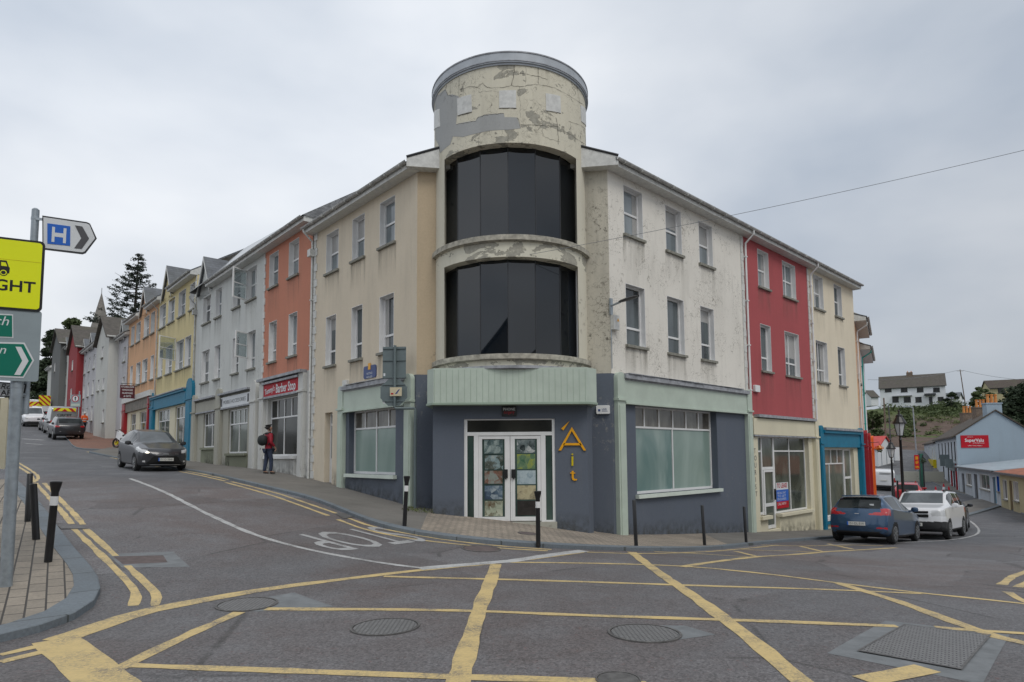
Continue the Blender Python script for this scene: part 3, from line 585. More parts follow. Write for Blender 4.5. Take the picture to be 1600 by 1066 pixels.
def pilaster(F, parent, a0, a1, z0, z1, mat, proud=.13, cap=True, name='pilaster'):
    mb = MB(); mb.fb(F, a0, a1, z0, z1, -.02, proud); w = a1-a0
    mb.fb(F, a0+w*.18, a1-w*.18, z0+.1, z1-.75, proud, proud+.02)
    mb.fb(F, a0-.025, a1+.025, z1-.62, z1-.56, -.02, proud+.05)
    if cap:
        n = 8; mb.prism([F.pt(a0+w/2+w/2*math.cos(math.pi*k/n), z1+w/2*math.sin(math.pi*k/n)*.9, proud) for k in range(n+1)], F.pt(0, 0, -.15)-F.pt(0, 0, 0))
    obj(name, mb, M[mat], parent)
def spx(F, u, v): return F.px(u, v)[0]
# ================================================================ CORNER BUILDING
TC = Vector((0, 17.8)); TR = 2.17
base = Vector((0, 16.6, -.1)); CB = thing('corner_building', base, 'cream three storey corner building with a round tower over a blue grey shop front', 'building')
EZ = 9.42
# right wing
rw = [(974.5, 1003.7, 327, 7.78, 9.2), (1040, 1064.5, 356, 7.78, 9.2), (1092, 1113, 378, 7.78, 9.2), (978, 1008, 490, 4.64, 6.37), (1043, 1069, 506, 4.64, 6.37), (1095, 1116, 519, 4.64, 6.37)]
H = [(spx(FR, a, y), spx(FR, b, y), z0, z1) for a, b, y, z0, z1 in rw]
REND = spx(FR, 1166, 520)
SW = (spx(FR, 994, 700), spx(FR, 1121, 700), .5, 2.98)
up = wall(FR, CB, None, 0, REND, 3.78, EZ, H); obj('wall', up, M['ivory'], CB)
lo = wall(FR, CB, None, 0, REND, -2, 3.78, [SW]); obj('ground_floor_wall', lo, M['slate_blue'], CB)
for i, h in enumerate(H): window(FR, CB, *h, h=(.5,) if i < 3 else (.30,), pane='glass_pale' if i < 3 else 'glass')
sw = shopwin(FR, CB, SW[0], SW[1], SW[2], SW[3], 2.38, 1, 6, ['film_teal', 'film_grey'], 'top_light', 'mint', .24, mull=[.49])
# left wing
lw_ = [(593.6, 617.3, 340, 7.74, 9.11), (550.6, 569.7, 366, 7.74, 9.11), (510, 529, 388, 7.74, 9.11), (592.8, 615.3, 505, 4.6, 6.26), (549, 566, 520, 4.6, 6.26), (509, 524.7, 530, 4.6, 6.26)]
H = [(spx(FL, b, y), spx(FL, a, y), z0, z1) for a, b, y, z0, z1 in lw_]
LEND = spx(FL, 489, 520)
LS = (spx(FL, 618, 690), spx(FL, 545, 690), 1.08, 3.0); LD = (spx(FL, 519, 690), spx(FL, 507, 690), .6, 3.05)
obj('wall', wall(FL, CB, None, 0, LEND, 3.78, EZ, H), M['cream'], CB)
aP = spx(FL, 532, 690)
obj('ground_floor_wall', wall(FL, CB, None, 0, aP, -2, 3.78, [LS]), M['slate_blue'], CB); obj('ground_floor_wall', wall(FL, CB, None, aP, LEND, -2, 3.78, [LD]), M['cream'], CB)
for i, h in enumerate(H): window(FL, CB, *h, h=(.5,) if i < 3 else (.30,), pane='glass_pale' if i < 3 else 'glass')
shopwin(FL, CB, *LS, 2.45, 1, 4, 'film_grey', 'top_light', 'mint', .2)
# green shop surrounds
for F, a1, zt in ((FR, REND, 3.72), (FL, aP, 3.72)):
    e0, e1 = (.1, a1-.0) if F is FR else (.08, a1-.0)
    pilaster(F, CB, e0, e0+.34, -1.5, zt-.05, 'green', .13); pilaster(F, CB, e1-.36, e1-.02, -1.5, zt-.05, 'green', .13)
    mb = MB(); mb.fb(F, e0+.35, e1-.37, 3.02, 3.62, .0, .11); mb.fb(F, e0+.345, e1-.365, 2.97, 3.02, 0, .15); obj('fascia', mb, M['green'], CB)
    mb = MB(); mb.fb(F, e0+.3, e1-.3, 3.66, 3.78, 0, .2); mb.fb(F, e0+.36, e1-.38, 3.62, 3.66, .0, .13)
    x = e0+.4
    while x < e1-.9: mb.fb(F, x, x+.62, 3.785+random.uniform(0, .015), 3.81, .003, .23+random.uniform(-.02, .02)); x += .66
    obj('cornice', mb, M['lead'], CB)
# door at the left end, under the green surround's outer pilaster
mb = MB(); F = FL; a0, a1, z0, z1 = LD; i, j = -.24, -.19
bars(F, mb, [(a0, a0+.07, z0, z1), (a1-.07, a1, z0, z1), (a0+.07, a1-.07, z1-.07, z1), (a0+.07, a1-.07, 2.62, 2.7), (a0+.07, a1-.07, z0, z0+.1)], i, j); bars(F, mb, [(a0+.07, a1-.07, z0+.1, 1.55)], i, j-.015)
dr = obj('door', mb, M['white'], CB); q = MB(); q.fb(F, a0+.05, a1-.05, 1.5, z1-.05, i+.004, i+.02); obj('pane', q, M['glass_pale'], dr)
# chamfered corner strips
FC_R = Facade((1.6, 17.16), (2.66-1.6, 17-17.16)); FC_L = Facade((-2.55, 17), (-1.6+2.55, .16))
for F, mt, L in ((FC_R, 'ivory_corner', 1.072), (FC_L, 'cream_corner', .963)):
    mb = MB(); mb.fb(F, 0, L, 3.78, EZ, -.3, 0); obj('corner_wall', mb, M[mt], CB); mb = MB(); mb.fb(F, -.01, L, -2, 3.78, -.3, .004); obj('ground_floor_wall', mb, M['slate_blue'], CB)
# eaves and roofs
eave(FR, CB, -.1, REND+.2, EZ, .34, 1.5, 3.6); eave(FL, CB, -.1, LEND+.15, EZ-.03, .34, 0)
ro = MB(); zb = EZ+.15; u_ = [(LEND+.15, 11.84), FL.px(598, 280, -2.2), FL.px(640, 258, -1.6), FL.px(673, 240, -1.1)]; q = [FL.pt(.1, zb, .4), FL.pt(LEND+.15, zb, .4)]+[FL.pt(s, z, o) for (s, z), o in zip(u_, (-2.2, -2.2, -1.6, -1.1))]
ro.add(q, [(0, 1, 2, 3, 4, 5)]); ro.add([q[1], q[2], FL.pt(LEND+.15, zb-.1, -5)], [(0, 1, 2)]); ro.add([FL.pt(.1, zb-.1, -5), FL.pt(LEND+.15, zb-.1, -5), q[2], q[3], q[4], q[5]], [(0, 1, 2, 3, 4, 5)])
obj('roof', ro, M['slate_sky_sheen'], CB)
rt = MB(); rt.tube([q[5]+Vector((0, 0, .03)), q[4]+Vector((0, 0, .03)), q[3]+Vector((0, 0, .03)), q[2]+Vector((0, 0, .03))], .05, 6); obj('ridge_tiles', rt, M['dark_trim'], CB)
for F, L, sgn in ((FC_R, 1.072, 1), (FC_L, .963, -1)):
    xa, xb = (0, L+.3) if sgn > 0 else (-.3, L); mb = MB(); mb.fb(F, xa, xb, EZ-.03, EZ+.018, -.1, .3); mb.fb(F, xa, xb, EZ+.018, EZ+.2, .27, .3); obj('soffit', mb, M['white_dirty'], CB)
    lo_, hi_ = (EZ+.2, EZ+.66); p = [F.pt(xa, EZ+.2, .3), F.pt(xb, EZ+.2, .3), F.pt(xb if sgn < 0 else xa, hi_, .28)]
    mb = MB(); mb.prism(p, F.pt(0, 0, -1.2)-F.pt(0, 0, 0)); obj('corner_hip', mb, [M['white_dirty']], CB)
    mb = MB(); mb.tube([p[0 if sgn < 0 else 1]+Vector((0, 0, .03)), p[2]+Vector((0, 0, .04))], .035, 6); obj('hip_tiles', mb, M['dark_trim'], CB)
quoins(FL, CB, LEND-.02, .6, EZ-.05, .26, side=-1); quoins(FR, CB, REND-.24, 3.8, EZ-.05, .2)
downpipe(FL, CB, LEND+.02, .6, EZ+.1, .34, 'white_dirty', hopper=True); downpipe(FR, CB, REND+.03, 3.0, EZ+.1, .34, 'white')
mb = MB(); P = [FR.pt(REND, -2, -.3), FR.pt(REND, -2, -8), Vector((0, 32, -2)), FL.pt(LEND, -2, -8), FL.pt(LEND, -2, -.3)]
for a, b in zip(P, P[1:]): mb.quad(a, b, b+Vector((0, 0, EZ+2)), a+Vector((0, 0, EZ+2)))
pp = [FR.pt(.1, EZ-.05, 0), FR.pt(REND, EZ-.05, 0)]+[Vector((p.x, p.y, EZ-.05)) for p in P[1:4]]+[FL.pt(LEND, EZ-.05, 0), FL.pt(.1, EZ-.05, 0)]; mb.add(pp, [tuple(range(len(pp)))])
obj('rear_wall', mb, M['ivory'], CB)
# tower ---------------------------------------------------------
def tpt(a, z, r): return Vector((TC.x + r*math.sin(a), TC.y - r*math.cos(a), z))
def zat(v, Y=15.63): return at(799, v, Y).z
def ring(mb, a0, a1, z0, z1, r0, r1, n=None, caps=True):
    n = n or max(2, int(abs(a1-a0)/.07))
    for k in range(n):
        b, c = a0+(a1-a0)*k/n, a0+(a1-a0)*(k+1)/n
        mb.quad(tpt(b, z0, r1), tpt(c, z0, r1), tpt(c, z1, r1), tpt(b, z1, r1)); mb.quad(tpt(b, z0, r0), tpt(c, z0, r0), tpt(c, z1, r0), tpt(b, z1, r0))
        mb.quad(tpt(b, z1, r0), tpt(c, z1, r0), tpt(c, z1, r1), tpt(b, z1, r1)); mb.quad(tpt(b, z0, r0), tpt(c, z0, r0), tpt(c, z0, r1), tpt(b, z0, r1))
    if caps and abs(a1-a0) < 6.2:
        for b in (a0, a1): mb.quad(tpt(b, z0, r0), tpt(b, z0, r1), tpt(b, z1, r1), tpt(b, z1, r0))
TZ = {k: zat(v) for k, v in dict(cap1=83, cap0=99, w2t=223, w2b=368, l2b=376, w1t=401, w1b=553, l1b=561, bot=573).items()}
def circle_ang(u, v, r):
    d = ray(u, v); d2 = Vector((d.x, d.y)).normalized(); b = -d2.dot(TC); c = TC.dot(TC)-r*r; t = -b-math.sqrt(max(b*b-c, 0)); p = d2*t-TC; return math.atan2(p.x, -p.y)

OP = 1.76; AO = math.asin(OP/TR)
mb = MB(); ring(mb, -math.pi, math.pi, TZ['w2t'], TZ['cap0']+.02, TR-.26, TR, 90); obj('tower_drum', mb, M['tower'], CB, smooth=True)
mb = MB(); ring(mb, -math.pi, math.pi, TZ['w1t'], TZ['l2b'], TR-.4, TR, 90); obj('tower_band', mb, M['tower_band'], CB, smooth=True); mb = MB(); ring(mb, -math.pi, math.pi, TZ['bot']+.02, TZ['l1b'], TR-.4, TR, 90); obj('tower_band', mb, M['tower_band'], CB, smooth=True)
for z0, z1 in ((TZ['l1b'], TZ['w1t']), (TZ['l2b'], TZ['w2t'])):
    for s in (-1, 1):
        mb = MB(); n = 12; out_ = [tpt(s*(AO+(1.95-AO)*k/n), 0, TR) for k in range(n+1)]; inn = [Vector((out_[-1].x*.9, out_[-1].y, 0)), Vector((s*OP, TC.y-.5, 0))]
        poly = [Vector((p.x, p.y, z0+.001)) for p in out_+inn]; mb.prism(poly, (0, 0, z1-z0-.002)); obj('tower_pier', mb, M['tower_pier'], CB, smooth=True)
    mb = MB(); ring(mb, 1.9, 2*math.pi-1.9, z0, z1, TR-.3, TR-.01, 40); obj('tower_back', mb, M['tower_band'], CB, smooth=True)
bx = [695.5, 715, 750.5, 794, 837, 875, 899.5]; RG = 1.93
for wi, (zb_, zt_, yv) in enumerate(((TZ['w2b'], TZ['w2t'], 320), (TZ['w1b'], TZ['w1t'], 480))):
    A = [circle_ang(x, yv, RG) for x in bx]; wo = MB(); inner = zb_
    for s in (0, 6):
        p = tpt(A[s], 0, RG); q = 1 if s == 0 else -1; wo.box(min(p.x, p.x-q*.05), max(p.x, p.x-q*.05), p.y-.2, p.y+.05, zb_, zt_)
    for k in range(6):
        a, b = tpt(A[k], zb_, RG+.01), tpt(A[k+1], zb_, RG+.01); wo.prism([a, b, b+(b-Vector((TC.x, TC.y, zb_))).normalized()*-.06, a+(a-Vector((TC.x, TC.y, zb_))).normalized()*-.06], (0, 0, .05))
    W = obj('tower_window', wo, M['white'], CB)
    for k in range(6):
        g = MB(); a, b = tpt(A[k], zb_+.02, RG), tpt(A[k+1], zb_+.02, RG); g.prism([a, b, b*1+Vector((0, .03, 0)), a+Vector((0, .03, 0))], (0, 0, zt_-zb_)); obj('pane', g, M['glass_tower'], W)
    g = MB()
    for k in range(1, 6): g.tube([tpt(A[k], zb_+.04, RG+.004), tpt(A[k], zt_, RG+.004)], .013, 6)
    obj('mullions', g, M['dark_trim'], W)
    g = MB(); ring(g, -2.2, 2.2, zb_-.0, zb_-.001, RG-.3, RG+.05, 40); obj('inner_sill', g, M['lead'], W)
for za, zb_, r in ((TZ['l2b'], TZ['w2b'], 2.27), (TZ['l1b'], TZ['w1b'], 2.27), (TZ['bot']-.05, TZ['bot']+.02, 2.3)):
    mb = MB(); ring(mb, -1.45, 1.45, za, zb_, 1.6, r, 60); ring(mb, -1.45, 1.45, za-.02, za, 1.9, r-.05, 60); obj('ledge' if r < 2.29 else 'tower_base', mb, M['ledge' if r < 2.29 else 'lead'], CB, smooth=True)
mb = MB(); ring(mb, -math.pi, math.pi, TZ['cap0'], TZ['cap1'], .0, 2.235, 90); ring(mb, -math.pi, math.pi, TZ['cap0']-.05, TZ['cap0'], 1.9, 2.2, 90); obj('tower_cap', mb, M['cap'], CB, smooth=True)
mb = MB(); ring(mb, -math.pi, math.pi, TZ['cap0']+.03, TZ['cap0']+.05, 2.0, 2.25, 90); obj('cap_edge', mb, M['lead'], CB, smooth=True); mb = MB(); ring(mb, -math.pi, math.pi, TZ['cap1']-.02, TZ['cap1']+.012, 2.0, 2.25, 90); obj('cap_edge', mb, M['lead'], CB, smooth=True)
def cyl_px(u, v, r):
    a = circle_ang(u, v, r); d = ray(u, v); p = tpt(a, 0, r); t = p.y/d.y; return a, EYE + d.z*t
def cpoly(mb, px, r, th=.006, sub=10):
    """a panel lying on the drum, outline in photo pixels, finely divided so it follows the curve"""
    q = [cyl_px(u, v, r) for u, v in px]; bm = bmesh.new(); f = bm.faces.new([bm.verts.new((a*TR, z, 0)) for a, z in q])
    bmesh.ops.triangulate(bm, faces=[f]); 
    lo_, hi_ = min(a for a, z in q)*TR, max(a for a, z in q)*TR; x = math.ceil(lo_/.09)*.09
    while x < hi_:
        bmesh.ops.bisect_plane(bm, geom=bm.verts[:]+bm.edges[:]+bm.faces[:], plane_co=(x, 0, 0), plane_no=(1, 0, 0)); x += .09
    bm.verts.ensure_lookup_table(); mb.add([tpt(v.co.x/TR, v.co.y, r+th) for v in bm.verts], [tuple(v.index for v in f.verts) for f in bm.faces if not v_idx(bm)]); 
    bd = [e for e in bm.edges if len(e.link_faces) == 1]
    for e in bd: a, b = [v.co for v in e.verts]; mb.quad(tpt(a.x/TR, a.y, r+th), tpt(b.x/TR, b.y, r+th), tpt(b.x/TR, b.y, r-.01), tpt(a.x/TR, a.y, r-.01))
    bm.free()
def v_idx(bm): bm.verts.index_update(); return False
c5 = lambda *p: [(650+x/3.553, 60+y/3.553) for x, y in p]
for k, q in enumerate([c5((98, 412), (132, 392), (135, 490), (102, 512)), c5((229, 335), (308, 312), (312, 408), (232, 430)), c5((462, 292), (556, 290), (556, 388), (462, 388)), c5((719, 306), (800, 322), (803, 416), (722, 402)), c5((912, 372), (945, 400), (950, 492), (916, 462))]):
    mb = MB(); cpoly(mb, q, TR, .014); obj('square_panel', mb, M['white_dirty'], CB)
mb = MB(); cpoly(mb, c5((106, 325), (130, 312), (165, 282), (175, 315), (205, 312), (238, 322), (228, 420), (222, 478), (330, 458), (350, 436), (385, 424), (488, 418), (492, 438), (560, 440), (572, 470), (580, 500), (515, 508), (420, 512), (330, 530), (262, 548), (205, 545), (190, 590), (135, 638), (125, 590), (108, 560)), TR, .004); obj('bare_render_patch', mb, M['grey_patch'], CB)
def crack(px, wd=.012):
    wd *= .62; cr_ = MB()
    P = []
    for (a, b) in zip(px, px[1:]):
        n = max(2, int(math.hypot(b[0]-a[0], b[1]-a[1])/12))
        P += [(a[0]+(b[0]-a[0])*k/n+random.uniform(-3, 3), a[1]+(b[1]-a[1])*k/n+random.uniform(-3, 3)) for k in range(n)]
    P.append(px[-1]); Q = [cyl_px(650+x/3.553, 60+y/3.553, TR) for x, y in P]
    for (a, z), (b, y) in zip(Q, Q[1:]):
        dx, dy = (b-a)*TR, y-z; L = math.hypot(dx, dy) or 1; w_ = wd*random.uniform(.4, 1.2)/2; nx_, ny_ = -dy/L*w_/TR, dx/L*w_
        cr_.quad(tpt(a+nx_, z+ny_, TR+.006), tpt(b+nx_, y+ny_, TR+.006), tpt(b-nx_, y-ny_, TR+.006), tpt(a-nx_, z-ny_, TR+.006))
    obj('crack', cr_, M['crack'], CB)
for px, wd in [([(548, 150), (540, 230), (530, 262)], .02), ([(245, 285), (300, 268), (340, 272), (372, 250), (400, 275)], .018), ([(400, 275), (470, 275), (530, 262), (580, 268), (660, 255), (700, 262), (760, 275)], .014), ([(680, 165), (678, 250)], .02), ([(575, 195), (640, 205), (690, 212), (730, 232)], .016),
               ([(760, 275), (820, 300), (870, 330), (930, 372)], .014), ([(580, 500), (572, 460), (562, 442)], .02), ([(580, 480), (660, 482), (720, 485), (790, 490)], .014), ([(778, 440), (785, 490), (792, 560), (790, 590)], .02), ([(790, 510), (850, 530), (890, 555), (950, 600)], .012), ([(700, 505), (705, 545), (760, 565), (800, 575)], .01),
               ([(850, 462), (900, 478), (950, 510)], .012), ([(690, 490), (675, 510)], .012), ([(240, 200), (238, 320)], .008), ([(345, 300), (420, 290), (460, 300)], .01), ([(125, 575), (135, 640)], .018), ([(512, 545), (512, 580)], .012), ([(575, 270), (580, 440)], .006), ([(610, 160), (608, 250)], .008), ([(880, 250), (905, 330), (912, 372)], .01), ([(900, 500), (930, 560)], .01),
               ([(230, 432), (308, 412)], .022), ([(462, 390), (558, 390)], .02), ([(722, 404), (803, 418)], .02), ([(225, 478), (330, 460), (350, 438), (388, 425), (488, 418)], .022), ([(135, 318), (165, 284), (175, 318), (225, 322)], .018)]: crack(px, wd)
# ground floor of the tower ---------------------------------------
FD = Facade((-1.984, 16.0), (1, 0)); FW = 3.87
def dx(u): return FD.px(u, 740)[0]
def dz(v, u=797): return FD.px(u, v)[1]
D0, D1, DT = dx(725), dx(868), dz(654.5)
D0X = (FD.pt(D0, 0).x, FD.pt(D1, 0).x, dz(816))
mb = wall(FD, CB, None, 0, FW, -1, 3.3, [(D0, D1, -.3, DT)], .12); mb.quad(FD.pt(0, -1, 0), FD.pt(0, -1, -1), FD.pt(0, 3.3, -1), FD.pt(0, 3.3, 0)); mb.quad(FD.pt(FW, -1, 0), (2.06, 16.5, -1), (2.06, 16.5, 3.3), FD.pt(FW, 3.3, 0)); mb.quad((2.06, 16.5, -1), (2.06, 17.2, -1), (2.06, 17.2, 3.3), (2.06, 16.5, 3.3))
obj('entrance_wall', mb, M['slate_blue'], CB)
fz0, fz1 = at(799, 630, 15.6).z, TZ['bot']-.05; zf = [(-1.92, 15.6), (1.83, 15.6), (2.12, 15.95), (2.1, 17), (-2.1, 17), (-2.12, 15.95)]
mb = MB(); mb.prism([(x, y, fz0) for x, y in zf], (0, 0, fz1-fz0+.02)); fa = obj('boarded_fascia', mb, M['green'], CB)
mb = MB(); x = -1.9
while x < 1.82: mb.box(x-.004, x+.004, 15.596, 15.6, fz0+.03, fz1-.02); x += .148
obj('board_joints', mb, M['green_dark'], fa)
mb = MB(); mb.box(D0X[0]-.02, D0X[1]+.02, 15.93, 16.09, -.5, D0X[2]+.004); obj('threshold', mb, M['shop_stone'], CB)
mb = MB(); mb.prism([(x*1.012, y-.02 if y < 16.5 else y, fz0-.03) for x, y in zf], (0, 0, .05)); obj('fascia_edge', mb, M['green_dark'], fa)
fr_ = MB(); o0, o1 = -.11, -.04; zb0 = dz(816)
bars(FD, fr_, [(D0, D0+dx(730)-dx(725), zb0, DT), (dx(863.5), D1, zb0, DT), (dx(730), dx(863.5), DT-.03, DT), (dx(730), dx(863.5), dz(680.7), dz(675)), (dx(740.3), dx(747.6), zb0, dz(680.7)), (dx(845.5), dx(853), zb0, dz(680.7)), (dx(730), dx(740.3), zb0, zb0+.04), (dx(853), dx(863.5), zb0, zb0+.04)], o0, o1)
df = obj('entrance_frame', fr_, M['white'], CB, bevel=.004)
for a, b, c, d, mt in ((dx(730), dx(863.5), dz(675), DT-.03, 'glass_dark'), (dx(730), dx(740.3), zb0+.04, dz(680.7), 'glass_green'), (dx(853), dx(863.5), zb0+.04, dz(680.7), 'glass_green')):
    mb = MB(); mb.fb(FD, a, b, c, d, -.09, -.07); obj('side_light' if mt == 'glass_green' else 'over_light', mb, M[mt], df)
for a, b, g0, g1, hx in ((747.8, 797.0, 753.2, 788.6, 790), (797.6, 845.3, 804.7, 839.6, 802.5)):
    mb = MB(); zt = dz(681.5); zl = dz(814.5); g = (dx(g0), dx(g1), dz(808), dz(686)); bars(FD, mb, [(dx(a), g[0], zl, zt), (g[1], dx(b), zl, zt), (g[0], g[1], g[3], zt), (g[0], g[1], zl, g[2])], -.1, -.05)
    bars(FD, mb, [(dx(a)+.05, g[0]-.02, zl+.03, zt-.04), (g[1]+.02, dx(b)-.05, zl+.03, zt-.04)], -.05, -.043)
    leaf = obj('door_leaf', mb, M['white'], CB, bevel=.003); mb = MB(); mb.fb(FD, *g, -.09, -.075); obj('pane', mb, M['glass_green'], leaf)
    mb = MB(); mb.fb(FD, dx(hx-3.5), dx(hx+3.5), dz(747), dz(733.5), -.05, -.0); mb.fb(FD, dx(hx-1), dx(hx+1), dz(749), dz(746), -.05, .02); obj('handle', mb, M['black'], leaf, bevel=.004)
# posters stuck inside the door glass
def poster_mat(name, cs, seed, scale=3.5):
    m, nt, b = newmat(name); tc_ = N(nt, 'ShaderNodeTexCoord'); mp = N(nt, 'ShaderNodeMapping'); mp.inputs['Location'].default_value = (seed*7.3, seed*3.1, seed); nt.links.new(tc_.outputs['Object'], mp.inputs[0])
    n = noise(nt, scale, 4, .6, mp.outputs[0], dist=.1); vv = N(nt, 'ShaderNodeTexVoronoi'); vv.inputs['Scale'].default_value = 9; nt.links.new(mp.outputs[0], vv.inputs[0]); n2 = mix(nt, .45, vv.outputs['Color'], noise(nt, scale*5, 4, .7, mp.outputs[0]))
    col = ramp(nt, mix(nt, .5, n, n2), *[(.36+.28*i/(len(cs)-1), c) for i, c in enumerate(cs)]); nt.links.new(col, b.inputs['Base Color']); b.inputs['Roughness'].default_value = .25; return m
pl = [(756.5, 786, 687, 708.5, [(.03, .05, .05), (.10, .15, .15), (.30, .36, .34)], 'dark green and grey photo at the top of the left door leaf'),
      (757.5, 786, 711.5, 733.5, [(.03, .05, .04), (.10, .11, .09), (.22, .30, .31), (.34, .38, .36)], 'photo with two figures second from the top of the left door leaf'),
      (757, 785, 735.5, 756, [(.04, .07, .05), (.20, .10, .07), (.24, .27, .24)], 'photo with a figure in red in the middle of the left door leaf'),
      (757, 785, 759, 780.5, [(.03, .05, .08), (.10, .15, .2), (.33, .38, .4)], 'blue and white photo second from the bottom of the left door leaf'),
      (757, 785, 783, 807, [(.12, .08, .045), (.32, .36, .27), (.48, .49, .38)], 'pale picture with a brown mark at the bottom of the left door leaf'),
      (808, 836.5, 687, 708, [(.02, .03, .03), (.16, .2, .2), (.5, .52, .5)], 'black and white group photo at the top of the right door leaf'),
      (808, 836.5, 710, 733, [(.06, .14, .08), (.14, .22, .12), (.30, .34, .06)], 'green picture with a yellow corner on the right door leaf'),
      (808, 837, 735.5, 757, [(.24, .32, .36), (.42, .5, .52), (.34, .42, .46)], 'pale blue printed sheet in the middle of the right door leaf'),
      (808, 837, 759, 781, [(.2, .17, .11), (.48, .43, .27), (.38, .33, .2)], 'yellowish map second from the bottom of the right door leaf'),
      (808, 837, 783, 806, [(.02, .018, .016), (.035, .03, .028)], 'dark brown sheet at the bottom of the right door leaf')]
for k, (a, b, v0, v1, cs, lb) in enumerate(pl):
    mb = MB(); mb.fb(FD, dx(a), dx(b), dz(v1), dz(v0), -.0745, -.0705); solo('poster', mb, poster_mat('poster_%d' % k, cs, k+1), lb, 'poster', 'posters in the glazed entrance doors')
# ================================================================ THE OTHER BUILDINGS OF THE TWO ROWS
def wins(F, par, rows, zz, **k):
    H = []
    for (a, b, y), r in rows:
        s0, s1 = sorted((spx(F, a, y), spx(F, b, y))); H.append((s0, s1, *zz[r]))
    return H
def gablet(F, parent, ac, w, z0, zp, wmat, rmat='slate', deep=2.6):
    mb = MB(); mb.prism([F.pt(ac-w/2, z0, .0), F.pt(ac+w/2, z0, .0), F.pt(ac+w/2, z0+.35, .0), F.pt(ac, zp, .0), F.pt(ac-w/2, z0+.35, .0)], F.pt(0, 0, -deep)-F.pt(0, 0, 0)); g = obj('gablet', mb, M[wmat], parent)
    r = MB(); e = .16
    for s in (-1, 1):
        a, b = F.pt(ac, zp+.12, e), F.pt(ac+s*(w/2+.15), z0+.28, e); u = F.pt(0, 0, -deep-e)-F.pt(0, 0, 0); t = Vector((0, 0, -.08)); r.prism([a, b, b+t, a+t], u)
    obj('gablet_roof', r, M[rmat], g); v = MB()
    for s in (-1, 1):
        a, b = F.pt(ac, zp+.1, e+.01), F.pt(ac+s*(w/2+.17), z0+.24, e+.01); t = Vector((0, 0, -.2)); v.prism([a, b, b+t, a+t], F.pt(0, 0, -.04)-F.pt(0, 0, 0))
    obj('bargeboard', v, M['white_dirty'], g)
def building(name, F, a0, a1, z0, zt, mat, label, H, shop=(), splitz=None, rear='off_white'):
    p = F.pt((a0+a1)/2, 0, -2); t = thing(name, (p.x, p.y, gz(p.x, p.y)), label, 'building', 'buildings of the terrace rows')
    obj('wall', wall(F, t, None, a0, a1, splitz, zt, H), M[mat], t); body(F, t, a0, a1, z0-2, zt, rear); return t
def open_sash(F, parent, a, w, z0, z1, deg=70, o=-.1, pane='glass_pale'):
    """an outward opened casement hinged at a"""
    c, s = math.cos(math.radians(deg)), math.sin(math.radians(deg)); P = F.pt(a, 0, o+.1); d = Vector((F.d.x, F.d.y, 0))*w*c + Vector((F.n.x, F.n.y, 0))*abs(w)*s
    G = Facade((P.x, P.y), (d.x, d.y)); L = d.length; mb = MB(); f = .055
    bars(G, mb, [(0, f, z0, z1), (L-f, L, z0, z1), (f, L-f, z0, z0+f), (f, L-f, z1-f, z1), (f, L-f, (z0+z1)/2-.02, (z0+z1)/2+.02)], -.02, .02); so_ = obj('open_casement', mb, M['white'], parent)
    q = MB(); q.fb(G, f/2, L-f/2, z0+f/2, z1-f/2, -.003, .003); obj('pane', q, M['clear_glass'], so_)
# ---- orange building with the barber shop
a0, a1 = LEND+.12, spx(FL, 410, 560)
H = wins(FL, None, [((451.5, 467, 400), 0), ((421, 435, 417), 0), ((450.7, 464, 520), 1), ((420, 432, 530), 1)], [(8.3, 9.66), (5.31, 6.9)])
OB = building('orange_building', FL, a0, a1, .9, 9.88, 'orange', 'orange rendered three storey building over a barber shop with a red sign', H, splitz=4.62)
for i, h in enumerate(H): window(FL, OB, *h, h=(.5,) if i < 2 else (.3,), pane='glass_pale' if i != 3 else 'glass')
so0, so1 = spx(FL, 460.5, 690), spx(FL, 417, 690); do0 = spx(FL, 467.5, 690)
lo = wall(FL, OB, None, a0, a1, -1, 4.62, [(do0, so1, .98, 3.85)], .35); lo.fb(FL, so0+.02, so1, .9, 1.62, -.3, -.002); obj('shop_wall', lo, M['shop_white'], OB)
shopwin(FL, OB, so0+.02, so1, 1.64, 3.83, 3.1, 1, 4, 'glass_dark', 'glass_dark', 'white', .16, name='shop_window')
mb = MB(); z1 = 3.83; bars(FL, mb, [(do0, do0+.09, .98, z1), (so0-.09, so0, .98, z1), (do0+.09, so0-.09, 3.05, 3.15), (do0+.09, so0-.09, z1-.06, z1), (do0+.09, so0-.09, .98, 1.12), (do0+.09, so0-.09, 1.85, 1.97)], -.2, -.14); dr = obj('door', mb, M['white'], OB)
q = MB(); q.fb(FL, do0+.05, so0-.05, 1.05, z1-.05, -.19, -.17); obj('pane', q, M['glass_dark'], dr); q = MB(); q.fb(FL, so0-.07, so0-.02, 1.95, 2.3, -.14, -.08); obj('handle', q, M['black'], dr)
pilaster(FL, OB, a0+.3, a0+.72, .6, 4.5, 'shop_white', .14); pilaster(FL, OB, a1-.55, a1-.12, .6, 4.5, 'shop_white', .14)
mb = MB(); mb.fb(FL, a0+.7, a1-.5, 4.42, 4.5, 0, .2); mb.fb(FL, a0+.3, a1-.1, 4.56, 4.66, 0, .26); mb.fb(FL, a0+.7, a1-.5, 3.86, 3.94, 0, .17); obj('cornice', mb, M['lead'], OB)
mb = MB(); mb.fb(FL, a0+.73, a1-.55, 3.94, 4.42, 0, .12); sg = obj('fascia_sign', mb, M['sign_red'], OB)
t_ = MB(); d3 = -Vector((FL.d.x, FL.d.y, 0)); text(t_, 'Tommy\'s', FL.pt(a1-.68, 4.02, .125), (d3+Vector((0, 0, .10))).normalized(), (0, 0, 1), 1.0, .22, bold=True); text(t_, 'Barber Stop', FL.pt(a1-1.82, 4.02, .125), d3, (0, 0, 1), 1.82, .33, bold=True, shear=.0); obj('lettering', t_, M['sign_white'], sg)
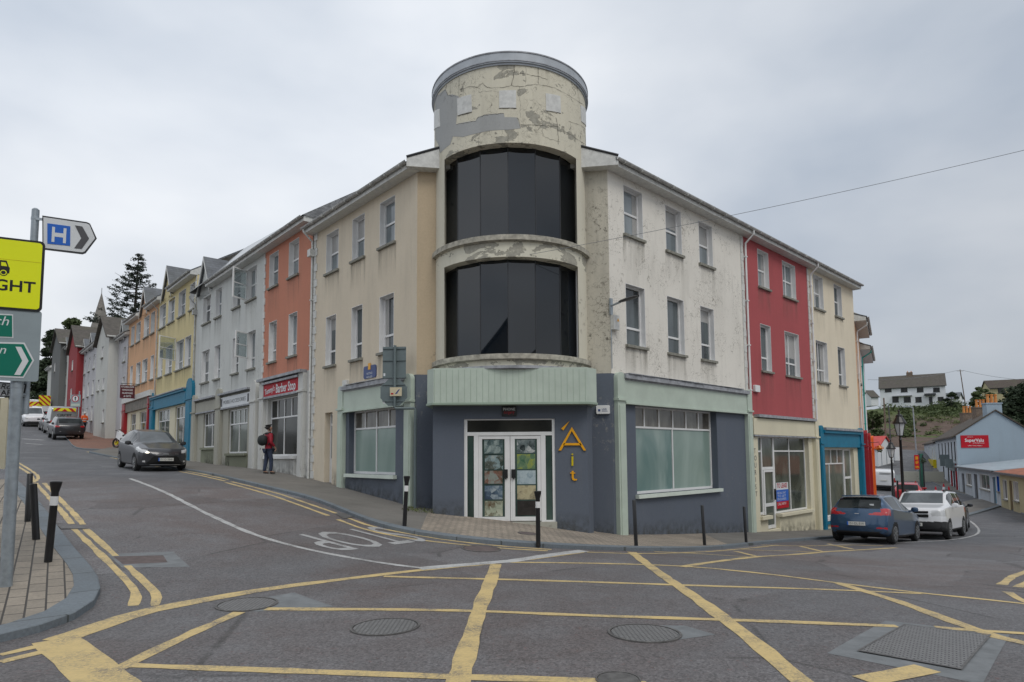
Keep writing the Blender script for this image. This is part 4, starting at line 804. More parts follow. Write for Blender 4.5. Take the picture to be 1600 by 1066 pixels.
eave(FL, OB, a0+.05, a1, 9.88, .34, 0); quoins(FL, OB, a1+.02, 4.7, 9.85, .2, side=-1)
dp_or = a0-.02
# ---- off-white building
b0, b1 = a1, spx(FL, 304.5, 560)
Hs = [((377, 401, 438), 0), ((364.6, 376, 454), 0), ((337, 346.4, 470), 0), ((317.5, 329.5, 480), 0), ((379, 398, 545), 1), ((363, 373, 553), 1), ((335, 344, 564), 1), ((315, 327, 571), 1)]
Hs[0] = ((386, 401, 438), 0); Hs[4] = ((387, 399, 545), 1); H = wins(FL, None, Hs, [(8.25, 9.64), (5.29, 6.89)])
WB = building('off_white_building', FL, b0, b1, 1.3, 9.88, 'off_white', 'dirty white three storey building with two opened casements over two small shops', H, splitz=4.4)
for i, h in enumerate(H): window(FL, WB, *h, v=(.5,) if i in (0, 3, 4, 7) else (), h=(.5,) if i < 4 else (.3,), pane='glass' if i % 2 else 'glass_pale')
open_sash(FL, WB, H[0][1], -.8, 8.3, 9.6, 62); open_sash(FL, WB, H[4][1], -.7, 5.75, 6.85, 62)
s1 = [spx(FL, x, 690) for x in (386, 356, 341, 317, 396, 389)]
lo = wall(FL, WB, None, b0, b1, -1, 4.4, [(s1[0], s1[1], 1.78, 3.7), (s1[2], s1[3], 2.08, 3.76), (s1[4], s1[5], 1.2, 3.6)], .4)
obj('shop_wall', lo, M['shop_stone'], WB); mb = MB(); mb.fb(FL, s1[0]-.1, s1[1]+.2, -1, 1.7, 0, .03); mb.fb(FL, s1[2]-.1, s1[3]+.2, -1, 2.0, 0, .03); obj('stall_riser', mb, M['olive_riser'], WB)
w1 = shopwin(FL, WB, s1[0], s1[1], 1.78, 3.7, 3.05, 1, 4, 'glass_shop', 'glass_shop', 'olive_riser', .09); shopwin(FL, WB, s1[2], s1[3], 2.08, 3.76, 3.15, 1, 4, 'glass_shop', 'glass_dark', 'olive_riser', .09)
mb = MB(); p = [FL.px(x, y, -.24) for x, y in ((363, 674), (368, 682))]; mb.fb(FL, p[1][0], p[0][0], p[1][1], p[0][1], -.27, -.25); obj('lit_sign', mb, M['purple_light'], w1)
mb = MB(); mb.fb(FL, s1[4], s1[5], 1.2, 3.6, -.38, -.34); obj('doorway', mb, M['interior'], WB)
mb = MB(); mb.fb(FL, s1[4], s1[5], 1.2, 1.95, -.34, -.28); obj('door', mb, M['shop_stone'], WB)
for a, b in ((394, 403), (339.5, 347), (302, 308)): pilaster(FL, WB, spx(FL, b, 680), spx(FL, a, 680), .8, 4.45, 'shop_white' if a > 350 else 'shop_stone', .14)
for a, b, m_ in ((347.5, 393.5, 'sign_white'), (308.5, 339, 'shop_stone')):
    x0, x1 = spx(FL, b, 640), spx(FL, a, 640); mb = MB(); mb.fb(FL, x0, x1, 3.83, 4.3, 0, .1); f_ = obj('fascia_sign', mb, M[m_], WB)
    if a > 340: t_ = MB(); ftext(t_, FL, 'MOBILE ACCESSORIES', x1-.45, 3.98, W=(x1-x0)*.76, H=.16, o=.105, flip=-1); t_.fb(FL, x0+.08, x0+.28, 3.9, 4.24, .1, .104); t_.fb(FL, x1-.28, x1-.08, 3.9, 4.24, .1, .104); obj('lettering', t_, M['chevron_grey'], f_)
    mb = MB(); mb.fb(FL, x0-.05, x1+.05, 4.4, 4.48, 0, .24); mb.fb(FL, x0, x1, 3.76, 3.82, 0, .13); obj('cornice', mb, M['lead'], WB)
eave(FL, WB, b0, b1-2.6, 9.88, .34, 0); gablet(FL, WB, 19.3, 1.9, 9.6, 11.55, 'off_white'); downpipe(FL, WB, b1-.05, 2, 9.9, .3, 'gutter', hopper=True)
ro = MB(); tp = [FL.px(476, 335, -2.4), FL.px(405, 375, -2.4), FL.px(355, 403, -2.4)]; tp = [(LEND+.3, 12.0)]+tp; e_ = [FL.pt(a0, 10.05, .4), FL.pt(b1, 10.05, .4)]; T_ = [FL.pt(s, z, -2.4) for s, z in tp]; T_[-1] = FL.pt(b1, T_[-2].z+.12, -2.4)

for k in range(len(T_)-1):
    sa, sb = [a0+(b1-a0)*x/(len(T_)-1) for x in (k, k+1)]; ro.quad(FL.pt(sa, 10.05, .4), FL.pt(sb, 10.05, .4), T_[k+1], T_[k])
ro.add([e_[1], T_[-1], FL.pt(b1, 9.9, -7)], [(0, 1, 2)]); ro.add([*T_, FL.pt(b1, 9.9, -7), FL.pt(a0, 9.9, -7)], [(0, 1, 2, 3, 4, 5, 6)]); ro.add([e_[0], T_[0], FL.pt(a0, 9.9, -7)], [(0, 1, 2)])
obj('roof', ro, M['slate_sky_sheen'], WB)
# ---- yellow building with the blue shop
c0, c1 = b1+.02, spx(FL, 245.5, 560)
H = wins(FL, None, [((297, 304.3, 460), 0), ((279, 290, 475), 0), ((263, 273, 484), 0), ((249.5, 259, 495), 0), ((289, 298.5, 540), 1), ((275, 287, 545), 1), ((259, 269, 563), 1), ((247, 254, 570), 1)], [(9.4, 10.82), (6.43, 8.06)])
YB = building('yellow_building', FL, c0, c1, 1.5, 11.1, 'yellow', 'pale yellow three storey building over a bright blue shop front', H, splitz=4.9, rear='yellow')
for i, h in enumerate(H): window(FL, YB, *h, v=(.5,) if i in (1, 2, 5, 6) else (), h=(.5,) if i < 4 else (.3,), pane='glass_pale')
open_sash(FL, YB, H[5][1]+.1, -1.1, 7.0, 8.3, 60)
s1 = [spx(FL, x, 670) for x in (294, 273, 264.5, 246)]
lo = wall(FL, YB, None, c0, c1, -1, 4.9, [(s1[0], s1[1], 2.3, 4.4), (s1[2], s1[3], 2.3, 4.4)], .4); obj('shop_wall', lo, M['shop_cream'], YB)
shopwin(FL, YB, s1[0], s1[1], 2.3, 4.4, 3.75, 1, 3, 'glass_shop', 'glass_shop', 'blue', .1); shopwin(FL, YB, s1[2], s1[3], 2.3, 4.4, 3.75, 1, 3, 'glass_shop', 'glass_shop', 'blue', .1)
for a, b in ((293.5, 303), (237, 242)): pilaster(FL, YB, spx(FL, b, 670), spx(FL, a, 670), .8, 5.2, 'blue', .16)
mb = MB(); x0, x1 = spx(FL, 294, 620), spx(FL, 241, 620); mb.fb(FL, x0, x1, 4.55, 5.1, 0, .14); mb.fb(FL, x0, x1, 5.1, 5.22, 0, .24); mb.fb(FL, x0, x1, 4.48, 4.55, 0, .18); obj('fascia', mb, M['blue'], YB)
mb = MB(); mb.fb(FL, x0, x1, 5.22, 5.28, 0, .3); obj('cornice', mb, M['lead'], YB)
eave(FL, YB, c0, 25.6, 11.1, .34, 2.4, 3.4); eave(FL, YB, 27.9, c1, 11.1, .34, 2.4, 3.4); gablet(FL, YB, 26.7, 2.0, 10.8, 12.8, 'yellow'); quoins(FL, YB, c0+.02, 2, 11.1, .22); downpipe(FL, YB, c1, 2, 11.1, .34)
# ---- peach building with the brown shop
d0, d1 = c1, spx(FL, 199.5, 560)
H = wins(FL, None, [((236, 242, 500), 0), ((225, 233, 510), 0), ((213, 219.5, 520), 0), ((205, 210, 528), 0), ((235, 240, 575), 1), ((222, 230, 580), 1), ((212.5, 219, 585), 1), ((203, 207, 590), 1)], [(9.44, 10.8), (6.5, 8.0)])
PB = building('peach_building', FL, d0, d1, 1.9, 11.1, 'peach', 'peach coloured three storey building over a brown shop front with a red pillar', H, splitz=5.1, rear='peach')
for h in H: window(FL, PB, *h, h=(.5,), pane='glass_pale')
s1 = [spx(FL, x, 660) for x in (231, 218, 212, 204)]
lo = wall(FL, PB, None, d0, d1, 0, 5.1, [(s1[0], s1[1], 2.6, 4.6), (s1[2], s1[3], 2.8, 4.6)], .4); obj('shop_wall', lo, M['shop_cream'], PB)
shopwin(FL, PB, s1[0], s1[1], 2.6, 4.6, 3.9, 1, 3, sill='white_dirty', d=.1); shopwin(FL, PB, s1[2], s1[3], 2.8, 4.6, 3.9, 1, 3, sill='white_dirty', d=.1)
mb = MB(); mb.fb(FL, d0+.3, d1-.3, 4.75, 5.4, 0, .16); obj('fascia', mb, M['brown_fascia'], PB); mb = MB(); mb.fb(FL, d0+.2, d1-.1, 5.4, 5.75, 0, .3); obj('cornice', mb, M['white_dirty'], PB)
for a, b in ((194.7, 198.8), (234.3, 236.3)): pilaster(FL, PB, spx(FL, b, 660), spx(FL, a, 660), 1, 5.5, 'burgundy', .2)
eave(FL, PB, d0, 31.4, 11.1, .34, 2.4, 3.4); eave(FL, PB, 33.7, d1, 11.1, .34, 2.4, 3.4); gablet(FL, PB, 32.6, 2.0, 10.8, 12.75, 'peach')
# ---- gabled blocks up the hill
def gable_block(name, uL, uM, yb, zk, zeave, mat, label, proj=.9, wz=(), roof='slate_brown', deep=7, peakv=None, sidewin=()):
    """block whose gable faces the street: uL..uM is the gable front in the photo"""
    G = FL.shift(proj); a1_, a0_ = G.px(uL, yb)[0], G.px(uM, yb)[0]; p = G.pt((a0_+a1_)/2, 0, -2); t = thing(name, (p.x, p.y, gz(p.x, p.y)), label, 'building', 'buildings of the terrace rows')
    H = []
    for (x, wv, z0, z1) in wz: s_ = a0_+(a1_-a0_)*x; H.append((s_-wv/2, s_+wv/2, z0, z1))
    m = wall(G, t, None, a0_, a1_, 0, zeave, H, top=[(a0_, zeave), (a1_, zeave), ((a0_+a1_)/2, zk)]); obj('wall', m, M[mat], t)
    S = MB(); S.quad(G.pt(a0_, 0, 0), G.pt(a0_, 0, -deep), G.pt(a0_, zeave, -deep), G.pt(a0_, zeave, 0)); S.quad(G.pt(a1_, 0, 0), G.pt(a1_, 0, -deep), G.pt(a1_, zeave, -deep), G.pt(a1_, zeave, 0)); S.add([G.pt(a0_, 0, -deep), G.pt(a1_, 0, -deep), G.pt(a1_, zeave, -deep), G.pt((a0_+a1_)/2, zk, -deep), G.pt(a0_, zeave, -deep)], [(0, 1, 2, 3, 4)]); obj('side_wall', S, M[mat], t)
    for h in H: window(G, t, *h, h=(.5,), pane='glass', sill='sill', d=.12)
    r = MB(); c = (a0_+a1_)/2
    for s_ in (a0_-.3, a1_+.3):
        zz = zeave-.15; a, b = G.pt(c, zk+.2, .25), G.pt(s_, zz+.15, .25); u = G.pt(0, 0, -deep-.3)-G.pt(0, 0, 0); tt = Vector((0, 0, -.14)); r.prism([a, b, b+tt, a+tt], u)
    obj('roof', r, M[roof], t); g = MB(); g.tube([G.pt(a0_-.33, zeave-.02, .2), G.pt(a0_-.33, zeave-.02, -deep)], .08, 6); obj('gutter', g, M['gutter'], t); return t, G, a0_, a1_
def recess(name, uL, uR, yv, ztop, mat, label, wz, gab=(), roofz=2.4):
    a1_, a0_ = spx(FL, uL, yv), spx(FL, uR, yv); H = [(a0_+(a1_-a0_)*x-w_/2, a0_+(a1_-a0_)*x+w_/2, z0, z1) for x, w_, z0, z1 in wz]
    t = building(name, FL, a0_, a1_, 1, ztop, mat, label, H, splitz=0, rear=mat)
    for h in H: window(FL, t, *h, h=(.5,), pane='glass', d=.12)
    eave(FL, t, a0_, a1_, ztop, .3, roofz, 3.4, 'slate_brown')
    for x, w_ in gab: gablet(FL, t, a0_+(a1_-a0_)*x, w_, ztop-.3, ztop+1.3, mat)
    return t
recess('grey_recess_building', 181, 199.3, 600, 10.4, 'lilac', 'narrow grey set back front between the white gable and the peach building', [(.35, .9, 8.6, 9.7), (.35, .9, 6.2, 7.5), (.35, .9, 3.7, 5.0)], gab=((.5, 1.5),), roofz=1.6)
gable_block('white_gable_house', 149, 167.5, 600, 12.5, 10.7, 'gable_white', 'off-white gabled house with steep brown roof, the largest gable up the street', .65, [(.2, .8, 4.3, 5.3), (.3, .8, 6.8, 7.7), (.72, .8, 6.9, 7.8), (.5, .8, 9.4, 10.3)])
recess('lilac_terrace', 121, 149.2, 600, 11.5, 'lilac', 'pale lilac grey terrace with small eave gables between the white and red gables', [(x, .9, z, z+1.3) for x in (.12, .36, .6, .84) for z in (4.9, 7.2, 9.5)], gab=((.25, 2.), (.62, 2.)))
gable_block('red_gable_house', 105.5, 118.5, 600, 14.5, 12.2, 'crimson', 'bright red gabled house up the left street', .55, [(.5, .8, 10.2, 11.2), (.5, .8, 7.4, 8.4)])
recess('pale_terrace', 93.5, 106.5, 600, 13.5, 'gable_white', 'pale narrow terrace front between the red and the dark grey gable', [(x, .9, z, z+1.3) for x in (.3, .7) for z in (5.9, 8.4, 10.9)], gab=((.3, 2.4), (.7, 2.4)))
gable_block('dark_gable_house', 79.5, 92, 600, 16.2, 14.2, 'dark_grey', 'dark grey gabled house farthest up the left street', .6, [(.6, .8, 11.5, 12.5)])
recess('end_terrace', 74, 80.5, 600, 13.0, 'gable_white', 'last pale sliver of house wall beyond the dark grey gable', [])
# church spire
p = at(157, 500, 120); sp = thing('church_spire', (p.x, p.y, gz(p.x, p.y)), 'pointed stone church spire rising behind the brown roofs', 'church spire')
mb = MB(); zt = at(158, 458, 120).z; zb_ = at(158, 520, 120).z; mb.lathe([(1.75, zb_), (.04, zt)], (p.x, p.y, 0), 8); obj('spire', mb, M['dark_stone'], sp)
mb = MB(); mb.box(p.x-1.7, p.x+1.7, p.y-1.7, p.y+1.7, 4, zb_); obj('tower', mb, M['dark_stone'], sp); mb = MB(); mb.tube([(p.x, p.y, zt-.1), (p.x, p.y, zt+1)], .05, 5); obj('finial', mb, M['chevron_grey'], sp)
# ================================================================ RIGHT ROW
a0, a1 = REND+.02, spx(FR, 1267, 520)
H = wins(FR, None, [((1184, 1201, 420), 0), ((1223, 1243, 440), 0), ((1189, 1205, 545), 1), ((1227, 1249, 555), 1)], [(7.78, 9.2), (4.64, 6.38)])
RB = building('red_building', FR, a0, a1, -1, EZ, 'red', 'deep red three storey building over an empty cream shop front', H, splitz=2.95)
for i, h in enumerate(H): window(FR, RB, *h, h=(.5,) if i < 2 else (.3,), v=(.5,) if i in (1, 3) else (), pane='glass_pale' if i < 2 else 'glass')
px_ = lambda x, y: FR.px(1160+x/5.333, 640+y/5.333)
L0, L1, L2, L3 = px_(128, 500)[0], px_(197, 500)[0], px_(300, 500)[0], px_(560, 500)[0]
lo = wall(FR, RB, None, a0, a1, -3, 2.95, [(L0, L3, -1.15, 2.24)], .35); lo.fb(FR, L0, L1+.02, -1.2, -.6, -.3, -.002); lo.fb(FR, L2-.02, L3, -1.2, -.64, -.3, -.002); obj('shop_wall', lo, M['shop_cream'], RB)
mb = MB(); bars(FR, mb, [(L0, L0+.05, -.58, 2.24), (L0+.05, L1, -.58, -.5), (L0+.05, L1, 2.18, 2.24), (L0+.05, L1, 1.66, 1.72), (L1, L1+.07, -1.15, 2.24), (L2-.07, L2, -1.15, 2.24), (L1+.07, L2-.07, 2.18, 2.24), (L1+.07, L2-.07, 1.02, 1.12)], -.22, -.16); fr1 = obj('shop_window', mb, M['white'], RB)
mb = MB(); mb.fb(FR, L0+.01, L1-.01, -.57, 2.2, -.21, -.19); mb.fb(FR, L1+.02, L2-.02, 1.1, 2.2, -.21, -.19); obj('pane', mb, M['glass_shop'], fr1)
mb = MB(); bars(FR, mb, [(L1+.08, L1+.17, -1.12, 1.01), (L2-.17, L2-.08, -1.12, 1.01), (L1+.17, L2-.17, -1.12, -1.0), (L1+.17, L2-.17, .93, 1.01), (L1+.17, L2-.17, -.32, -.2)], -.2, -.13); dr = obj('door', mb, M['white'], RB)
mb = MB(); mb.fb(FR, L1+.12, L2-.12, -1.05, .97, -.18, -.16); obj('pane', mb, M['glass_shop'], dr); mb = MB(); mb.fb(FR, L2-.15, L2-.1, -.1, .3, -.13, -.07); obj('handle', mb, M['black'], dr)
shopwin(FR, RB, L2, L3, -.62, 2.24, 1.7, 1, 2, ['glass_shop', 'glass_shop'], 'glass_shop', 'shop_cream', .18, mull=[.48], tops=[.48])
mb = MB(); mb.fb(FR, L0-.06, L1+.1, -.72, -.6, -.1, .15); obj('sill', mb, M['shop_cream'], RB)
mb = MB(); mb.fb(FR, a0+.05, a1-.35, 2.28, 2.86, 0, .12); obj('fascia', mb, M['shop_cream'], RB); mb = MB(); mb.fb(FR, a0+.3, a1-.35, 2.9, 3.0, 0, .22); mb.fb(FR, a0+.05, a1-.35, 2.22, 2.27, 0, .15); obj('cornice', mb, M['lead'], RB)
pilaster(FR, RB, a1-.36, a1-.03, -2.5, 2.85, 'shop_cream', .15); mb = MB(); mb.fb(FR, a0+.02, L0-.04, -2.5, 2.2, 0, .06); tb = obj('side_board', mb, M['shop_cream'], RB)
t_ = MB()
for k, ch in enumerate('TOURIST'): ftext(t_, FR, ch, a0+.1 + (.04 if ch == 'I' else 0), 1.62-k*.25, H=.17, o=.065)
obj('lettering', t_, M['chevron_grey'], tb)
eave(FR, RB, a0+.18, a1, EZ, .34, 1.5, 3.6); quoins(FR, RB, a1-.2, 3.05, EZ-.05, .2); downpipe(FR, RB, a1+.04, 3, EZ+.1, .34, 'white')
mb = MB(); p0 = FR.px(1220.5, 783, -.155); p1 = FR.px(1238, 760, -.155); px0, px1 = px_(322, 830), px_(412, 605)
P = MB(); P.fb(FR, px0[0], px1[0], px0[1], px1[1], -.157, -.15); ps = solo('lease_poster', P, M['sign_white'], 'white, blue and red letting poster in the window of the cream shop', 'poster'); RL[ps.name] = ps.location.copy()
zt_, zb_, w_ = px1[1], px0[1], px1[0]-px0[0]; mb = MB(); mb.fb(FR, px0[0], px1[0], zb_+(zt_-zb_)*.27, zb_+(zt_-zb_)*.72, -.149, -.147); obj('blue_panel', mb, M['sign_blue'], ps); mb = MB(); mb.fb(FR, px0[0], px1[0], zb_, zb_+(zt_-zb_)*.27, -.149, -.147)
ftext(mb, FR, 'TO LEASE', px0[0]+.05, zt_-(zt_-zb_)*.2, W=w_*.85, H=.17, o=-.146, bold=True); obj('red_print', mb, M['sign_red'], ps); mb = MB()
for k in range(3): ftext(mb, FR, ['RETAIL UNIT', 'TO LET', 'ENQUIRIES'][k], px0[0]+.08, zb_+(zt_-zb_)*(.56-.12*k), W=w_*.7, H=.08, o=-.145)
ftext(mb, FR, 'CALL NOW', px0[0]+.08, zb_+.12, W=w_*.7, H=.1, o=-.145); obj('white_print', mb, M['sign_white'], ps)
# ---- cream building with the blue shop
b0, b1 = a1, spx(FR, 1337.5, 560)
H = wins(FR, None, [((1271, 1286, 455), 0), ((1303.5, 1315, 470), 0), ((1275.5, 1293, 560), 1), ((1310, 1321, 575), 1)], [(7.8, 9.26), (4.65, 6.4)])
KB = building('cream_building', FR, b0, b1, -1, EZ, 'pale_cream', 'cream three storey building over a turquoise blue shop front', H, splitz=2.75, rear='pale_cream')
for i, h in enumerate(H): window(FR, KB, *h, h=(.5,) if i < 2 else (.3,), v=(.5,) if i in (0, 2) else (), pane='glass')
x0, x1, x2, x3 = b0+.5, b0+3.45, b0+4.35, b1-.5
lo = wall(FR, KB, None, b0, b1, -3, 2.75, [(x0, x2, -1.5, 1.8)], .35); lo.fb(FR, x0, x1+.03, -1.6, -1.12, -.3, -.002); obj('shop_wall', lo, M['shop_cream'], KB)
shopwin(FR, KB, x0, x1, -1.1, 1.8, 1.15, 1, 4, 'glass_shop', 'glass_shop', 'white', .16, mull=[.42])
mb = MB(); bars(FR, mb, [(x1+.03, x1+.1, -1.5, 1.8), (x2-.07, x2, -1.5, 1.8), (x1+.1, x2-.07, .45, .55), (x1+.1, x2-.07, 1.72, 1.8)], -.2, -.14); dr = obj('door', mb, M['white'], KB); mb = MB(); mb.fb(FR, x1+.06, x2-.03, -1.45, 1.75, -.19, -.17); obj('pane', mb, M['glass_shop'], dr)
for a, b in ((b0+.06, b0+.42), (b1-.42, b1-.06)): pilaster(FR, KB, a, b, -2.6, 2.6, 'blue', .18)
mb = MB(); mb.fb(FR, b0+.42, b1-.42, 1.86, 2.45, 0, .14); mb.fb(FR, b0+.42, b1-.42, 2.45, 2.58, 0, .24); obj('fascia', mb, M['blue'], KB); mb = MB(); mb.fb(FR, b0+.42, b1-.42, 2.58, 2.68, 0, .3); obj('cornice', mb, M['lead'], KB)
mb = MB(); mb.fb(FR, x0, x1+.05, -1.35, -1.2, 0, .1); obj('blue_sill', mb, M['blue'], KB)
eave(FR, KB, b0, b1+.15, EZ, .34, 1.5, 3.6)
# ---- narrow fronts beyond, seen edge on
edge = [(b1, b1+5.5, 7.9, 'peach', 'peach front beyond the cream building, seen almost edge on', 'burgundy'), (b1+5.5, b1+12, 7.3, 'house_white', 'white front beyond the peach one, seen almost edge on above an orange shop pillar', 'orange_paint')]
FE = Facade((FR.pt(b1, 0).x+.0, FR.pt(b1, 0).y), (.592, 1.))
for k, (s0, s1_, zt, mt, lb, pc) in enumerate(edge):
    s0 -= b1; s1_ -= b1; H = [(s0+1+2.2*i, s0+1.8+2.2*i, z, z+1.3) for i in range(2) for z in (2.6, 5.2)]; t = building('edge_on_building', FE, s0, s1_, -1, zt, mt, lb, H, splitz=-3, rear=mt)
    for h in H: window(FE, t, *h, h=(.5,))
    eave(FE, t, s0, s1_, zt, .5, 1.6, 3.6)
    pilaster(FE, t, s0+.1, s0+.5, -3, 2.5, pc, .3); pilaster(FE, t, s1_-.5, s1_-.1, -3, 2.5, pc, .3)
    mb = MB(); mb.fb(FE, s0+.5, s1_-.5, 1.6, 2.3, 0, .2); obj('fascia', mb, M[pc], t); downpipe(FE, t, s0+.7, 2.4, zt, .45, 'teal_pipe' if k else 'white')
# ================================================================ STREET FURNITURE, SIGNS
def gpt(u, v, h=0.): p = gp(u, v, h); p.z = gz(p.x, p.y)+h; return p
def pole(p, top, r, t, mat='steel', name='post', lean=(0, 0)):
    mb = MB(); q = Vector((p.x+lean[0], p.y+lean[1], top)); mb.tube([Vector((p.x, p.y, p.z-.1)), q], r, 16); mb.lathe([(r*.98, 0), (r*.98, .012), (r*.5, .03)], q, 12); return obj(name, mb, M[mat], t, smooth=True)
SD = (2.0, 1.0)
# --- near pole with the big boards
p = gpt(9, 916, PAVE); zt = at(30, 440, p.y).z; BN = thing('direction_sign', p, 'large grey post at left carrying the yellow lorry board and green direction plates', 'road sign')
pole(p, at(33, 470, p.y).z, .062, BN); mb = MB(); mb.lathe([(.066, 0), (.066, .05)], (p.x, p.y, at(24, 600, p.y).z-.05), 16); mb.lathe([(.066, 0), (.066, .04)], (p.x, p.y, at(24, 560, p.y).z-.05), 16); obj('clamp', mb, M['steel'], BN)
GS = Facade((p.x, p.y-.09), SD)
def gq(u, v): return GS.px(u, v)
def rrect(F, a0, a1, z0, z1, r, o, n=5):
    P = []
    for cx_, cz_, st in ((a1-r, z1-r, 0), (a0+r, z1-r, 1), (a0+r, z0+r, 2), (a1-r, z0+r, 3)):
        for k in range(n+1): an = math.pi/2*(st+k/n); P.append(F.pt(cx_+r*math.cos(an), cz_+r*math.sin(an), o))
    return P
def plate(F, parent, a0, a1, z0, z1, r, o, th, mat, name):
    mb = MB(); mb.prism(rrect(F, a0, a1, z0, z1, r, o), F.pt(0, 0, th)-F.pt(0, 0, 0)); return obj(name, mb, M[mat], parent)
ys = (gq(40, 375)[1], gq(40, 486)[1]); xr = gq(68.5, 430)[0]; W = 1.55
yb_ = plate(GS, BN, xr-W, xr, ys[1], ys[0], .05, 0, .012, 'black', 'warning_board'); plate(GS, yb_, xr-W+.03, xr-.025, ys[1]+.025, ys[0]-.025, .035, .012, .003, 'sign_yellow', 'yellow_face')
mb = MB(); h = (ys[0]-ys[1]); zl = gq(40, 457)[1]; ztx = gq(40, 440)[1]; x2 = gq(56, 450)[0]; ftext(mb, GS, 'TURN RIGHT', x2-1.12, zl, W=1.12, H=ztx-zl, o=.0165, bold=True); obj('lettering', mb, M['black'], yb_)
tk = MB(); q = lambda u, v: GS.pt(*gq(u, v), .0165)       # lorry pictogram
tk.add([q(-30, 404), q(-3, 405), q(-3, 426), q(-30, 424)], [(0, 1, 2, 3)]); tk.add([q(0, 407), q(11, 408), q(14.5, 418), q(16, 419), q(15, 428), q(0, 427)], [(0, 1, 2, 3, 4, 5)])
obj('lorry_symbol', tk, M['black'], yb_)
for nm, m_, r1, oo in (('wheel_symbol', 'black', 5.4, .0175), ('wheel_ring', 'sign_yellow', 4.2, .0185), ('wheel_disc', 'black', 2.9, .0195)):
    tk = MB(); c_ = gq(6, 426.5); rr = r1*p.y/1000; tk.add([GS.pt(c_[0]+rr*math.cos(k*math.pi/10), c_[1]+rr*math.sin(k*math.pi/10), oo) for k in range(20)], [tuple(range(20))]); obj(nm, tk, M[m_], yb_)
tk = MB(); tk.add([GS.pt(*gq(2.5, 410), .0175), GS.pt(*gq(9.5, 411), .0175), GS.pt(*gq(12, 417), .0175), GS.pt(*gq(2.5, 416), .0175)], [(0, 1, 2, 3)]); obj('cab_window', tk, M['sign_yellow'], yb_)
tk = MB(); a_ = gq(-20, 388); tk.add([GS.pt(a_[0]-.1, a_[1], .0175), GS.pt(a_[0]+.12, a_[1]-.03, .0175), GS.pt(a_[0]-.1, a_[1]-.06, .0175)], [(0, 1, 2)]); obj('arrow_symbol', tk, M['black'], yb_)
tk = MB(); tk.fb(GS, gq(-40, 408)[0], gq(66, 408)[0], gq(40, 409.2)[1], gq(40, 408.7)[1], .0155, .0165); obj('panel_joint', tk, M['gold_green'], yb_)
gy = (gq(40, 490)[1], gq(40, 596)[1]); xg = gq(62.5, 540)[0]; gb = plate(GS, BN, xg-W, xg, gy[1], gy[0]+.04, .03, -.012, .012, 'sign_grey', 'backing_board')
def gplate(parent, pts, mat, o, name): mb = MB(); mb.prism([GS.pt(*gq(u, v), o) for u, v in pts], GS.pt(0, 0, .003)-GS.pt(0, 0, 0)); return obj(name, mb, M[mat], parent)
gplate(gb, [(-90, 486), (20.5, 491.5), (21, 528.5), (-90, 524)], 'sign_white', .0005, 'plate_border'); g1 = gplate(gb, [(-89, 488.5), (19, 493.3), (19.3, 526.7), (-89, 522)], 'sign_green', .004, 'green_plate')
gplate(gb, [(-90, 532), (38.5, 535.5), (53.5, 563.5), (37, 591), (-90, 586)], 'sign_white', .0005, 'arrow_border'); g2 = gplate(gb, [(-90, 535), (37, 538), (50.5, 563.5), (36, 588.3), (-90, 583.5)], 'sign_green', .004, 'green_arrow_plate')
gplate(gb, [(24.5, 542), (33.5, 542.5), (45, 564.5), (32, 586.5), (22.5, 586), (35, 564)], 'sign_white', .008, 'chevron')
mb = MB(); a = gq(14.2, 508)
def rtext(mb, F, s, xr_, z, H, o, **k):
    vs, fs, w_, h_ = text_geo(s, k.get('shear', 0), k.get('bold', False)); Wd = w_*H/h_; ftext(mb, F, s, xr_-Wd, z, H=H, W=Wd, o=o, **k)
rtext(mb, GS, 'Cloch', gq(14.2, 508)[0], gq(14, 509)[1], .105, .0085, shear=.25); rtext(mb, GS, 'Baile Ronn', gq(10, 548)[0], gq(10, 553)[1], .095, .0085, shear=.25); obj('lettering', mb, M['sign_white'], gb)
# --- H sign on its own post, with the small white road sign
p = BN.location + Vector((.135, .14, 0)); p.x = at(28, 844, p.y).x+.0; p.z = at(40, 634, p.y).z; HS = thing('hospital_sign', p, 'slim grey pipe topped by a white arrow shaped hospital sign marked H', 'road sign'); pole(p, at(58, 329.5, p.y).z, .040, HS)
G2 = Facade((p.x, p.y-.06), SD); g_ = lambda u, v: G2.px(u, v)
def hpl(parent, pts, mat, o, name, th=.004): mb = MB(); mb.prism([G2.pt(*g_(u, v), o) for u, v in pts], G2.pt(0, 0, th)-G2.pt(0, 0, 0)); return obj(name, mb, M[mat], parent)
ab = hpl(HS, [(66.3, 337.3), (136, 347.6), (141, 350), (151.5, 373), (134, 396), (129, 397.8), (66.5, 390.3)], 'dark_trim', .0, 'arrow_board', .012); hpl(ab, [(68.2, 340), (135.5, 350), (140, 352), (148.8, 373), (132.5, 393.6), (129, 395), (68.4, 388)], 'sign_white', .0125, 'white_face')
hpl(ab, [(74.5, 349.8), (110.3, 354.6), (110, 385), (74.5, 381.5)], 'sign_blue', .017, 'blue_square')
mb = MB(); z0_, z1_ = g_(92, 380)[1], g_(92, 356.5)[1]; x0_, x1_ = g_(81.5, 367)[0], g_(104, 367)[0]; w_ = (x1_-x0_)*.2; bars(G2, mb, [(x0_, x0_+w_, z0_, z1_), (x1_-w_, x1_, z0_, z1_), (x0_+w_, x1_-w_, (z0_+z1_)/2-.025, (z0_+z1_)/2+.025)], .0215, .0225); obj('letter_h', mb, M['sign_white'], ab)
hpl(ab, [(117.5, 353), (129, 354.8), (139.5, 373.5), (128, 389.8), (116.5, 388.5), (127.5, 373)], 'chevron_grey', .017, 'chevron')
mb = MB()
